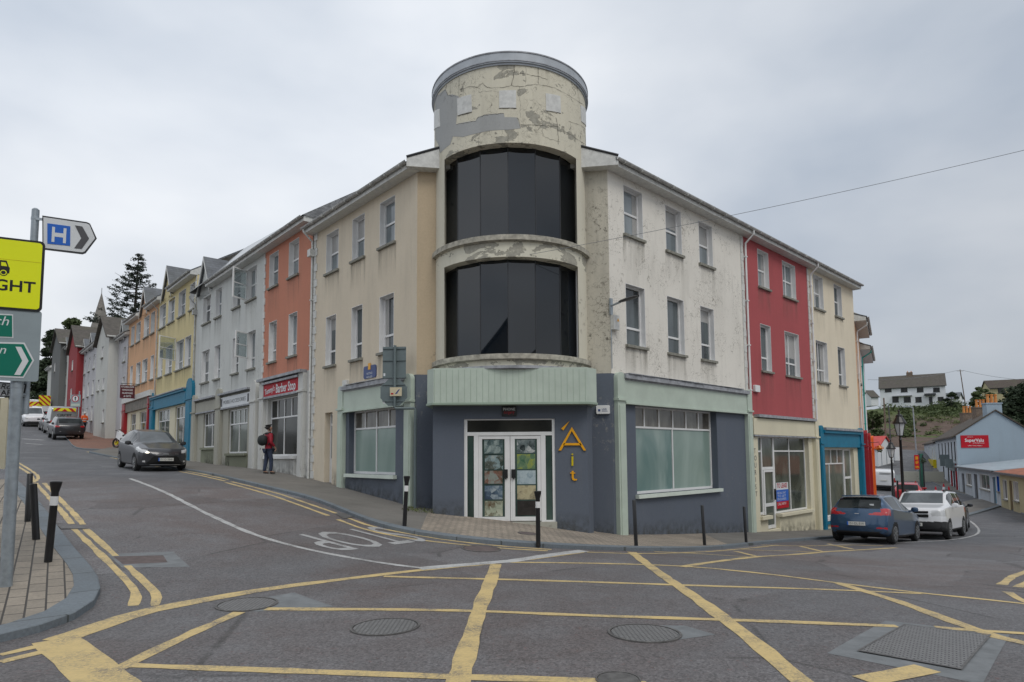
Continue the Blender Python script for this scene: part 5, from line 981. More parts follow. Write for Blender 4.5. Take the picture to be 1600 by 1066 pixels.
for v in (342, 386): mb.fb(G2, g_(56, v)[0], g_(69, v)[0], g_(60, v)[1]-.015, g_(60, v)[1]+.015, -.01, -.0); mb.lathe([(.044, -.015), (.044, .015)], (p.x, p.y, at(57, v, p.y).z), 12)
mb.tube([(p.x, p.y, p.z+.12), (BN.location.x, BN.location.y, p.z+.12)], .03, 8); mb.tube([(p.x, p.y, at(50, 520, p.y).z), (BN.location.x, BN.location.y, at(50, 520, p.y).z)], .03, 8)
obj('bracket', mb, M['steel'], HS)
RS = hpl(HS, [(-70, 591), (40.8, 600), (41, 603), (37.5, 621), (-70, 619)], 'dark_trim', -.02, 'road_name_plate', .012); hpl(RS, [(-70, 593.5), (38.5, 601.5), (35.3, 619), (-70, 616.8)], 'sign_white', -.0075, 'white_face')
mb = MB(); rtext(mb, G2, 'Station Road', g_(33, 610)[0], g_(20, 608.5)[1], .062, -.0, shear=.3); rtext(mb, G2, 'DR ARDS', g_(36, 610)[0], g_(20, 618)[1], .06, -.0, bold=True); obj('lettering', mb, M['dark_trim'], RS)

# --- cream board on a dark post at the left edge
p = at(-10, 740, 8.7); p.z = gz(p.x, p.y)+PAVE; CBd = thing('cream_board', p, 'cream planked board on dark legs at the left edge of the photo', 'board'); G3 = Facade((p.x, p.y), (2.2, 1)); h_ = lambda u, v: G3.px(u, v)
xr = h_(11, 680)[0]; z0_, z1_ = h_(8, 733)[1], h_(13, 622)[1]; mb = MB(); k = 0; x = xr
while k < 8: mb.fb(G3, x-.085, x-.004, z0_, z1_, 0, .03); x -= .089; k += 1
mb.fb(G3, x, xr-.002, z0_+.02, z1_-.02, -.015, .004); obj('boards', mb, M['shop_cream'], CBd)
for a in (xr-.13, xr-.65): mb = MB(); mb.fb(G3, a-.06, a+.0, p.z-.2, z1_-.05, -.07, -.016); obj('leg', mb, M['wood'], CBd)
# --- back of the sign cluster on the cranked post
p = gpt(648.5, 794, PAVE); CP = thing('sign_post', p, 'cranked grey post by the blue wall holding sign plates seen from behind', 'road sign')
zc = at(648, 638, p.y).z; pl_ = at(616.5, 638, p.y); ztop = at(618, 540, p.y).z; mb = MB(); mb.tube([(p.x, p.y, p.z-.1), (p.x, p.y, zc-.04), (p.x-.03, p.y, zc), (pl_.x+.03, p.y, zc), (pl_.x, p.y, zc+.05), (pl_.x, p.y, ztop)], .038, 12); obj('post', mb, M['grey_green'], CP, smooth=True)
G4 = Facade((pl_.x, p.y+.05), (1, -.03)); k_ = lambda u, v: G4.px(u, v)
x0_, x1_, z0_, z1_ = k_(598, 560)[0], k_(634.5, 560)[0], k_(615, 592)[1], k_(615, 542)[1]; mb = MB(); mb.fb(G4, x0_, x1_, z0_, z1_, -.006, 0); pt_ = obj('tall_plate', mb, M['grey_green'], CP)
for z in (z0_+.02, (z0_+z1_)/2+.05, z1_-.06): mb = MB(); mb.fb(G4, x0_+.01, x1_-.01, z, z+.035, 0, .028); obj('rail', mb, M['grey_green'], pt_)
c_ = k_(615.3, 613.5); R_ = .385; mb = MB(); mb.prism([G4.pt(c_[0]+R_*math.cos(math.pi/8+k*math.pi/4), c_[1]+R_*math.sin(math.pi/8+k*math.pi/4), -.006) for k in range(8)], G4.pt(0, 0, .006)-G4.pt(0, 0, 0)); oc = obj('octagonal_plate', mb, M['grey_green'], CP)
for z in (c_[1]-.24, c_[1]+.2): mb = MB(); mb.fb(G4, c_[0]-.3, c_[0]+.3, z, z+.03, 0, .025); obj('rail', mb, M['grey_green'], oc)
mb = MB(); mb.fb(G4, k_(610.5, 613)[0], k_(629, 613)[0], k_(620, 619.5)[1], k_(620, 606)[1], .095, .1); st = obj('sticker', mb, M['tan'], CP)
mb = MB(); s0_, s1_ = k_(617, 613)[0], k_(626, 613)[0]; zz = k_(620, 613)[1]; mb.add([G4.pt(s0_+.02, zz-.06, .102), G4.pt(s0_+.08, zz-.05, .102), G4.pt(s1_, zz+.07, .102), G4.pt(s1_-.04, zz+.06, .102)], [(0, 1, 2, 3)]); obj('blue_print', mb, M['plaque_blue'], st)
mb = MB(); mb.fb(G4, k_(612, 613)[0], k_(616, 613)[0], zz-.07, zz-.03, .1, .102); obj('red_print', mb, M['sign_red'], st)
for (u, v, par) in ((600.5, 586, pt_), (600, 629, oc)): mb = MB(); a = k_(u, v); mb.fb(G4, a[0]-.022, a[0]+.025, a[1]-.03, a[1]+.045, 0, .003); obj('label', mb, M['sign_white'], par)
# --- wall plaque, alarm boxes, small signs
a0_, z0_ = FL.px(587, 590, .03); a1_, z1_ = FL.px(568, 570, .03); z0_ = (FL.px(577, 591, .03)[1]); z1_ = FL.px(577, 571.5, .03)[1]; mb = MB(); mb.prism(rrect(FL, a0_, a1_, z0_, z1_, .07, .0), FL.pt(0, 0, .03)-FL.pt(0, 0, 0)); pq = solo('wall_plaque', mb, M['plaque_blue'], 'blue shield shaped plaque with a gold crest on the cream left wall', 'plaque'); RL[pq.name] = pq.location.copy()
mb = MB(); c = (a0_+a1_)/2; mb.fb(FL, c-.06, c+.07, z1_-.12, z1_+.07, .03, .045); obj('crest', mb, M['gold'], pq); mb = MB()
for k, s in enumerate(('NOTICE', 'HOUSE', 'TRUST')): ftext(mb, FL, s, c+.17, z1_-.26-k*.11, W=.34, H=.06, o=.033, flip=-1)
obj('lettering', mb, M['sign_white'], pq)
def small_box(F, u0, v0, u1, v1, th, mat, label, cat, name):
    a, b = sorted((F.px(u0, (v0+v1)/2, th)[0], F.px(u1, (v0+v1)/2, th)[0])); z1, z0 = F.px((u0+u1)/2, v0, th)[1], F.px((u0+u1)/2, v1, th)[1]; mb = MB(); mb.prism(rrect(F, a, b, z0, z1, min(.03, (b-a)*.2), 0), F.pt(0, 0, th)-F.pt(0, 0, 0)); o = solo(name, mb, M[mat], label, cat, bevel=.008); RL[o.name] = o.location.copy(); return o, a, b, z0, z1
small_box(FL, 534.5, 594, 541, 604, .1, 'white_dirty', 'small white box on the cream left wall above the green shop fascia', 'alarm box', 'alarm_box')
small_box(FR, 1180.5, 602, 1188, 612.5, .1, 'white', 'white alarm box low on the red wall', 'alarm box', 'alarm_box')
al, a, b, z0, z1 = small_box(FC_R, 931.5, 633.5, 953, 647, .09, 'white', 'white alarm box with dark blue lettering on the blue grey wall right of the entrance', 'alarm box', 'alarm_box')
mb = MB(); ftext(mb, FC_R, 'LOCK', a+.15, z0+.1, W=.13, H=.05, o=.094, bold=True); mb.fb(FC_R, a+.05, a+.11, z0+.07, z0+.13, .09, .094); mb.fb(FC_R, a+.15, a+.3, z0+.07, z0+.08, .09, .094); obj('lettering', mb, M['plaque_blue'], al)
ph, a, b, z0, z1 = small_box(FD, 783.8, 634, 807, 650.5, .05, 'black', 'small black rounded sign reading PHONE over the glazed entrance', 'sign', 'phone_sign')
mb = MB(); ftext(mb, FD, 'PHONE', a+.04, (z0+z1)/2+.015, W=(b-a)*.8, H=.062, o=.052, bold=True); obj('white_lettering', mb, M['sign_white'], ph); mb = MB(); ftext(mb, FD, 'surgery', a+.05, (z0+z1)/2-.065, W=(b-a)*.74, H=.05, o=.052, shear=.2); obj('red_lettering', mb, M['sign_red'], ph)
# yellow letters on the entrance wall
ap = lambda x, y: FD.px(770+x/7.615, 620+y/7.615)
c0 = ap(938, 500); LT = thing('letter_sign', FD.pt(c0[0], ap(940, 1000)[1], .02), 'golden yellow lettering A i t running down the blue grey wall right of the entrance', 'sign')
def lpoly(pts, mat, name, mb=None): m = MB(); m.prism([FD.pt(*ap(x, y), .012) for x, y in pts], (0, -.03, 0)); return obj(name, m, M[mat], LT)
lpoly([(938, 360), (1108, 640), (1078, 640), (938, 408), (812, 640), (780, 640)], 'gold', 'letter_a'); lpoly([(848, 552), (1040, 552), (1056, 579), (834, 579)], 'gold', 'letter_bar'); lpoly([(914, 288), (838, 402), (812, 380)], 'gold', 'accent')
lpoly([(935, 710), (957, 710), (957, 822), (935, 822)], 'gold_green', 'letter_i'); lpoly([(945+11*math.cos(k), 686+11*math.sin(k)) for k in [i*math.pi/6 for i in range(12)]], 'gold_green', 'dot')
lpoly([(938, 882), (960, 882), (960, 902), (978, 902), (978, 914), (960, 914), (962, 965), (975, 978), (1002, 978), (996, 994), (965, 998), (945, 986), (938, 965), (938, 914), (920, 914), (920, 902), (938, 902)], 'gold', 'letter_t')
# projecting maroon sign up the left street
s_ = 33.2; G5 = Facade((FL.pt(s_, 0).x, FL.pt(s_, 0).y), (FL.n.x, FL.n.y)); a0_, a1_ = sorted((G5.px(187.5, 612)[0], G5.px(210.5, 612)[0])); z1_, z0_ = G5.px(199, 602)[1], G5.px(199, 622.5)[1]
mb = MB(); mb.fb(G5, a0_, a1_, z0_, z1_, -.04, .04); ms = solo('hanging_sign', mb, M['sign_maroon'], 'maroon hanging sign with four white lines projecting from the peach building', 'sign'); RL[ms.name] = ms.location.copy()
mb = MB(); H5 = (z1_-z0_)
for k, s in enumerate(('KITCHEN SHOP', 'HARDWARE', 'GLASSWARE', '& GIFTS')):
    vs, fs, w_, h_ = text_geo(s); Wd = (a1_-a0_)*(.86, .72, .72, .5)[k]; text(mb, s, G5.pt((a0_+a1_)/2+Wd/2, z1_-H5*(.2+.235*k), .045 if G5.n.y < 0 else -.045), -Vector((G5.d.x, G5.d.y, 0)), (0, 0, 1), Wd, H5*.13, bold=True)
obj('lettering', mb, M['sign_white'], ms); mb = MB(); mb.tube([G5.pt(0, z1_+.1, 0), G5.pt(a1_, z1_+.1, 0)], .02, 6); mb.tube([G5.pt(a0_+.1, z1_, 0), G5.pt(a0_+.1, z1_+.1, 0)], .012, 5); mb.tube([G5.pt(a1_-.1, z1_, 0), G5.pt(a1_-.1, z1_+.1, 0)], .012, 5); obj('bracket', mb, M['black'], ms)
# wall mounted street light
a_, zb_ = FR.px(960.5, 493, .06); zb0 = FR.px(960.5, 516, .06)[1]; LL = thing('wall_street_light', FR.pt(a_, zb0, 0), 'grey street light on a wall bracket with a small box at the ivory corner', 'street light')
mb = MB(); mb.fb(FR, a_-.13, a_+.12, zb0, zb_, 0.002, .13); bx_ = obj('control_box', mb, M['white_dirty'], LL, bevel=.01); mb = MB(); mb.add([FR.pt(a_+.0, zb_-.17, .134), FR.pt(a_+.1, zb_-.17, .134), FR.pt(a_+.05, zb_-.08, .134)], [(0, 1, 2)]); obj('warning_label', mb, M['gold'], bx_)
zA = FR.px(957, 478, .05)[1]; mb = MB(); mb.fb(FR, a_-.16, a_-.06, zA-.25, zA+.2, 0.002, .05); mb.tube([FR.pt(a_-.11, zA, .04), FR.pt(a_-.11, zA+.05, .35)], .03, 8); mb.tube([FR.pt(a_-.12, zA-.1, .03), FR.pt(a_-.12, 3.9, .03)], .012, 5); obj('bracket', mb, M['steel'], LL)
mb = MB(); F = FR; n_ = 10; pr = [(.0, .045), (.08, .08), (.26, .10), (.5, .085), (.62, .04)]
for (o1, w1), (o2, w2) in zip(pr, pr[1:]):
    A_ = [FR.pt(a_-.11+w1*math.cos(k*math.pi/5), zA+.06+o1*.08+.05*math.sin(k*math.pi/5)*w1/.12, .3+o1) for k in range(10)]; B_ = [FR.pt(a_-.11+w2*math.cos(k*math.pi/5), zA+.06+o2*.08+.05*math.sin(k*math.pi/5)*w2/.12, .3+o2) for k in range(10)]
    mb.add(A_+B_, [(k, (k+1) % 10, 10+(k+1) % 10, 10+k) for k in range(10)])
obj('lamp_head', mb, M['chevron_grey'], LL, smooth=True)
# --- bollards
def bollard(u, v, htop, label, lean=0, kind='flare', r=.05, group='black flared bollards with a white band'):
    p = gpt(u, v, PAVE); h = (v-htop)/1000*p.y; t = thing('bollard', p, label, 'bollard', group); RL[t.name] = Vector((0, 0, 0)); L = []
    mb = MB()
    if kind == 'flare': mb.lathe([(r*1.02, -.05), (r, .02), (r*.95, h-.14), (r*1.15, h-.1), (r*1.5, h-.025), (r*1.55, h), (r*1.2, h+.012)], (0, 0, 0), 20)
    else: mb.lathe([(r, -.05), (r*.98, h-.01), (r*.8, h)], (0, 0, 0), 16)
    obj('shaft', mb, M['black'], t, smooth=True)
    if kind == 'flare': mb = MB(); mb.lathe([(r*1.03, h-.31), (r*1.02, h-.19)], (0, 0, 0), 20); obj('white_band', mb, M['white'], t, smooth=True)
    t.rotation_euler = (0, math.radians(lean), 0)
bollard(632, 822, 746, 'black flared bollard with white band near the kerb left of the tower', 2.5, r=.045); bollard(841, 850, 770, 'black flared bollard with white band in front of the glazed entrance', 0, r=.045)
bollard(75, 878, 755.5, 'tallest black flared bollard with white band, in the left foreground', 3, r=.046)
bollard(43, 815, 741, 'plain dark bollard nearest the big grey post in the left foreground', 0, 'post', .045, 'plain dark posts'); bollard(56.5, 843, 757, 'plain dark bollard leaning left beside the tall flared one', -6, 'post', .05, 'plain dark posts')
bollard(994, 853, 783, 'thin black post in front of the big right shop window, left of three', -1.5, 'post', .04, 'plain dark posts'); bollard(1101, 852, 791, 'thin black post below the right end of the big shop window', -2, 'post', .038, 'plain dark posts'); bollard(1166, 848, 793, 'thin black post by the green pilaster next to the cream shop', -1.5, 'post', .038, 'plain dark posts')
# --- overhead wires
def wire(pts, r, label, sag=.3):
    a, b = Vector(pts[0]), Vector(pts[1]); n = 24; P = [a.lerp(b, k/n) - Vector((0, 0, sag*4*(k/n)*(1-k/n))) for k in range(n+1)]; mb = MB(); mb.tube(P, r, 5); return solo('overhead_wire', mb, M['wire'], label, 'wire')
wire((tpt(.22, at(844, 398, 15.7).z, TR), at(1760, 196, 13.5)), .006, 'single wire running from the tower band up to the right over the street', .12)
# ---------------------------------------------------------------- people
def skin_mesh(name, verts, edges, radii, parent, mat, sub=2, root=0, smooth=True):
    me = bpy.data.meshes.new(name); bm = bmesh.new(); ly = bm.verts.layers.skin.verify(); vs = [bm.verts.new(v) for v in verts]
    for a, b in edges: bm.edges.new((vs[a], vs[b]))
    for i, (v, r) in enumerate(zip(vs, radii)): v[ly].radius = r if isinstance(r, tuple) else (r, r); v[ly].use_root = (i == root)
    bm.to_mesh(me); bm.free(); o = bpy.data.objects.new(name, me); COL.objects.link(o); sk = o.modifiers.new('s', 'SKIN'); sk.use_smooth_shade = True; s = o.modifiers.new('u', 'SUBSURF'); s.levels = s.render_levels = sub
    dg = bpy.context.evaluated_depsgraph_get(); m2 = bpy.data.meshes.new_from_object(o.evaluated_get(dg)); o.modifiers.clear(); o.data = m2; bpy.data.meshes.remove(me)
    for p_ in m2.polygons: p_.use_smooth = True
    m2.materials.clear(); m2.materials.append(M[mat]); o.parent = parent; RL[o.name] = Vector((0, 0, 0)); return o
plain('skin', (.42, .24, .17), .6, var=.05); plain('jacket_red', (.28, .006, .02), .65, var=.12, scale=9); plain('jeans', (.03, .042, .075), .85, var=.2, scale=12); plain('bag', (.012, .016, .016), .7, var=.3, scale=9); plain('hair_dark', (.012, .011, .01), .8); plain('grey_cloth', (.30, .30, .31), .9)
plain('hivis', (.85, .13, .02), .6, var=.1, scale=8); plain('navy', (.02, .025, .04), .8); plain('shoe', (.02, .018, .016), .6); plain('helmet', (.75, .75, .73), .4)
def person(loc, rz, H, top, legs, label, bag=False, hat=None, stride=.05, vest=False):
    t = thing('person', loc, label, 'person'); RL[t.name] = Vector((0, 0, 0)); t.rotation_euler = (0, 0, rz); s = H/1.75; V = []; E_ = []; R_ = []
    def add(p, r, par=None):
        V.append(tuple(x*s for x in p)); R_.append(tuple(x*s for x in r) if isinstance(r, tuple) else r*s)
        if par is not None: E_.append((par, len(V)-1))
        return len(V)-1
    # body faces +Y
    pel = add((0, 0, .93), (.15, .10)); wai = add((0, .0, 1.08), (.13, .09), pel); ch = add((0, .01, 1.28), (.155, .105), wai); nk0 = add((0, 0, 1.45), (.075, .07), ch); nk = add((0, .02, 1.52), .052, nk0)
    hd0 = add((0, .035, 1.58), (.062, .072), nk); hd1 = add((0, .03, 1.66), (.072, .088), hd0); hd2 = add((0, .02, 1.72), (.055, .065), hd1); no = add((0, .125, 1.635), .011, hd1); ch_ = add((0, .085, 1.575), .03, hd0)
    for sx in (-1, 1):
        ear = add((sx*.077, .02, 1.64), .014, hd1); sh = add((sx*.18, 0, 1.41), .062, ch); el = add((sx*.235, -.03, 1.14), .045, sh); wr = add((sx*.2, .14, .97), .030, el); pm = add((sx*.19, .175, .93), (.036, .018), wr)
        for k, (dx_, L_) in enumerate(((-.03, .065), (-.01, .078), (.012, .074), (.032, .058))):
            f1 = add((sx*(.19)+dx_, .185, .90-.02), .0095, pm); f2 = add((sx*.188+dx_, .175, .88-L_*.5), .0085, f1); add((sx*.18+dx_, .16, .88-L_), .0075, f2)
        th = add((sx*.165, .2, .925), .011, pm); add((sx*.155, .215, .895), .009, th)
        hp = add((sx*.095, 0, .88), .088, pel); kn = add((sx*.105, .02+sx*stride, .48), .058, hp); an = add((sx*.11, -.02+sx*stride*1.5, .09), .038, kn); ft = add((sx*.115, .12+sx*stride*1.5, .035), (.04, .026), an)
    bo = skin_mesh('body', V, E_, R_, t, 'skin')
    V = []; E_ = []; R_ = []; p00 = add((0, 0, .76), (.185, .135)); pel = add((0, 0, .88), (.182, .13), p00); wai = add((0, 0, 1.05), (.165, .12), pel); ch = add((0, .01, 1.27), (.185, .135), wai); nk0 = add((0, 0, 1.43), (.10, .09), ch); add((0, .005, 1.50), .075, nk0)
    for sx in (-1, 1): sh = add((sx*.185, 0, 1.41), .082, ch); el = add((sx*.245, -.03, 1.14), .064, sh); add((sx*.205, .13, .985), .048, el)
    skin_mesh('jacket', V, E_, R_, t, top)
    V = []; E_ = []; R_ = []; pel = add((0, 0, .92), (.165, .115))
    for sx in (-1, 1): hp = add((sx*.095, 0, .84), .102, pel); kn = add((sx*.107, .02+sx*stride, .48), .075, hp); add((sx*.11, -.02+sx*stride*1.5, .08), .062, kn)
    skin_mesh('trousers', V, E_, R_, t, legs)
    for sx in (-1, 1): V = []; E_ = []; R_ = []; a = add((sx*.11, -.05+sx*stride*1.5, .05), (.05, .045)); b = add((sx*.113, .06+sx*stride*1.5, .04), (.05, .035), a); add((sx*.116, .15+sx*stride*1.5, .03), (.045, .025), b); skin_mesh('shoe', V, E_, R_, t, 'shoe')
    V = []; E_ = []; R_ = []; a = add((0, .0, 1.69), (.088, .098)); b = add((0, -.01, 1.75), (.07, .08), a); add((0, -.05, 1.62), (.07, .05), a); skin_mesh('hair' if not hat else 'helmet', V, E_, R_, t, 'hair_dark' if not hat else hat)
    V = []; E_ = []; R_ = []; a = add((0, -.02, 1.47), (.10, .09)); b = add((0, -.01, 1.53), (.082, .078), a); skin_mesh('collar', V, E_, R_, t, 'grey_cloth' if bag else top)
    if bag:
        V = []; E_ = []; R_ = []; a = add((0, -.20, 1.0), (.19, .13)); b = add((0, -.24, 1.2), (.24, .20), a); c = add((0, -.20, 1.42), (.20, .15), b); bp = skin_mesh('backpack', V, E_, R_, t, 'bag')
        for sx in (-1, 1): mb = MB(); mb.tube([Vector(q)*s for q in ((sx*.1, -.16, 1.42), (sx*.12, 0, 1.5), (sx*.13, .13, 1.4), (sx*.16, .12, 1.2), (sx*.17, -.1, 1.06))], .022*s, 6); obj('strap', mb, M['bag'], bp)
        mb = MB(); mb.tube([(0.02, -.3, .92), (.02, -.31, .84)], .01, 5); obj('strap', mb, M['bag'], bp)
    if vest:
        mb = MB()
        for z in (1.02, 1.18): mb.lathe([(.20*s, z*s), (.20*s, (z+.05)*s)], (0, 0, 0), 16, sx=1, sy=.75)
        obj('reflective_band', mb, M['sign_white'], t)
    return t
q = Vector((-8.62, 23.1, 0)); q.z = gz(q.x, q.y)+PAVE; q = gp(418, 741, PAVE); q = at(418.5, 741, 22.8); q.z = gz(q.x, q.y)+PAVE-.01
person(q, math.atan2(-.72, .70), 1.72, 'jacket_red', 'jeans', 'person in red jacket with a large black backpack facing the barber shop window', bag=True)
q = gpt(131, 676, PAVE); person(q, math.radians(60), 1.78, 'hivis', 'navy', 'person in orange high visibility jacket and white helmet on red paving', hat='helmet', vest=True, stride=.08)
# ---------------------------------------------------------------- left street: road sign and details
q = gpt(121, 682, PAVE); s_ = thing('road_sign', q, 'grey backed road sign with a red ringed disc in front of the red gable', 'road sign'); pole(q, at(118, 612, q.y).z, .045, s_, 'steel'); G6 = Facade((q.x, q.y-.06), (1, 0)); f_ = lambda u, v: G6.px(u, v)
x0_, x1_ = f_(110.5, 625)[0], f_(126, 625)[0]; mb = MB(); mb.fb(G6, x0_, x1_, f_(118, 636)[1], f_(118, 617)[1], -.01, .01); bb = obj('backing_board', mb, M['sign_grey'], s_); c_ = f_(118, 623); rr = .27
for r_, m_, o_ in ((rr, 'sign_red', .016), (rr*.78, 'sign_white', .02)): mb = MB(); mb.add([G6.pt(c_[0]+r_*math.cos(k*math.pi/12), c_[1]+r_*math.sin(k*math.pi/12), o_) for k in range(24)], [tuple(range(24))]); obj('disc' if r_ == rr else 'disc_centre', mb, M[m_], bb)
mb = MB(); mb.fb(G6, c_[0]-.04, c_[0]+.04, c_[1]-.15, c_[1]+.12, .021, .023); mb.add([G6.pt(c_[0]-.1, c_[1]+.03, .023), G6.pt(c_[0]+.1, c_[1]+.03, .023), G6.pt(c_[0], c_[1]+.17, .023)], [(0, 1, 2)]); obj('symbol', mb, M['dark_trim'], bb)
mb = MB(); mb.fb(G6, x0_+.05, x1_-.05, f_(118, 634.5)[1], f_(118, 631)[1], .01, .014); obj('lower_plate', mb, M['green'], bb)
for u, v in ((127, 668), (176, 672)): pass
# ================================================================ VEHICLES
def catmull(P, k):
    out = []
    for i in range(len(P)-1):
        p0, p1, p2, p3 = P[max(i-1, 0)], P[i], P[i+1], P[min(i+2, len(P)-1)]
        for j in range(k[i]):
            t = j/k[i]; out.append((tuple(.5*(2*b+(c-a)*t+(2*a-5*b+4*c-d)*t*t+(-a+3*b-3*c+d)*t**3) for a, b, c, d in zip(p0, p1, p2, p3)), i, t))
    out.append((P[-1], len(P)-2, 1.)); return out
def paintmat(name, c, metal=.3):
    m, nt, b = newmat(name); b.inputs['Base Color'].default_value = (*c, 1); b.inputs['Metallic'].default_value = metal; b.inputs['Roughness'].default_value = .32; b.inputs['Coat Weight'].default_value = .7; b.inputs['Coat Roughness'].default_value = .06
    P = worldpos(nt); n = noise(nt, 5, 4, .6, P); nt.links.new(mix(nt, ramp(nt, n, (.4, 0), (.8, .3)), c, tuple(x*.8+.03 for x in c)), b.inputs['Base Color']); M[name] = m
paintmat('car_blue', (.024, .066, .135)); paintmat('car_white', (.72, .73, .74), 0); paintmat('car_grey', (.024, .025, .029), .15); paintmat('car_red', (.42, .012, .02)); paintmat('car_dark', (.018, .02, .024)); paintmat('car_silver', (.30, .31, .31), .5)
plain('rim', (.42, .43, .44), .3, .8, var=.1); plain('chrome', (.7, .7, .7), .15, 1.); plain('lamp_red', (.42, .008, .012), .15, coat=1.); plain('lamp_clear', (.55, .56, .56), .12, coat=1., spec=.8); plain('lamp_lit', (1., .93, .75), .2, emit=2.5); plain('plate_white', (.6, .6, .56), .4, var=.04); plain('arch', (.006, .006, .006), .9); plain('plastic', (.022, .022, .023), .6)
def chevmat(name):
    m, nt, b = newmat(name); g = N(nt, 'ShaderNodeTexCoord').outputs['Object']; s = N(nt, 'ShaderNodeSeparateXYZ'); nt.links.new(g, s.inputs[0])
    ab = N(nt, 'ShaderNodeMath', operation='ABSOLUTE'); nt.links.new(s.outputs['Y'], ab.inputs[0]); ad = N(nt, 'ShaderNodeMath', operation='ADD'); nt.links.new(ab.outputs[0], ad.inputs[0]); nt.links.new(s.outputs['Z'], ad.inputs[1])
    mu = N(nt, 'ShaderNodeMath', operation='MULTIPLY'); nt.links.new(ad.outputs[0], mu.inputs[0]); mu.inputs[1].default_value = 1.9; fr_ = N(nt, 'ShaderNodeMath', operation='FRACT'); nt.links.new(mu.outputs[0], fr_.inputs[0])
    r = N(nt, 'ShaderNodeValToRGB'); r.color_ramp.interpolation = 'CONSTANT'; nt.links.new(fr_.outputs[0], r.inputs[0]); r.color_ramp.elements[0].color = (.8, .72, .02, 1); r.color_ramp.elements[1].position = .55; r.color_ramp.elements[1].color = (.5, .012, .015, 1); nt.links.new(r.outputs[0], b.inputs['Base Color']); b.inputs['Roughness'].default_value = .4; M[name] = m
chevmat('chevrons')
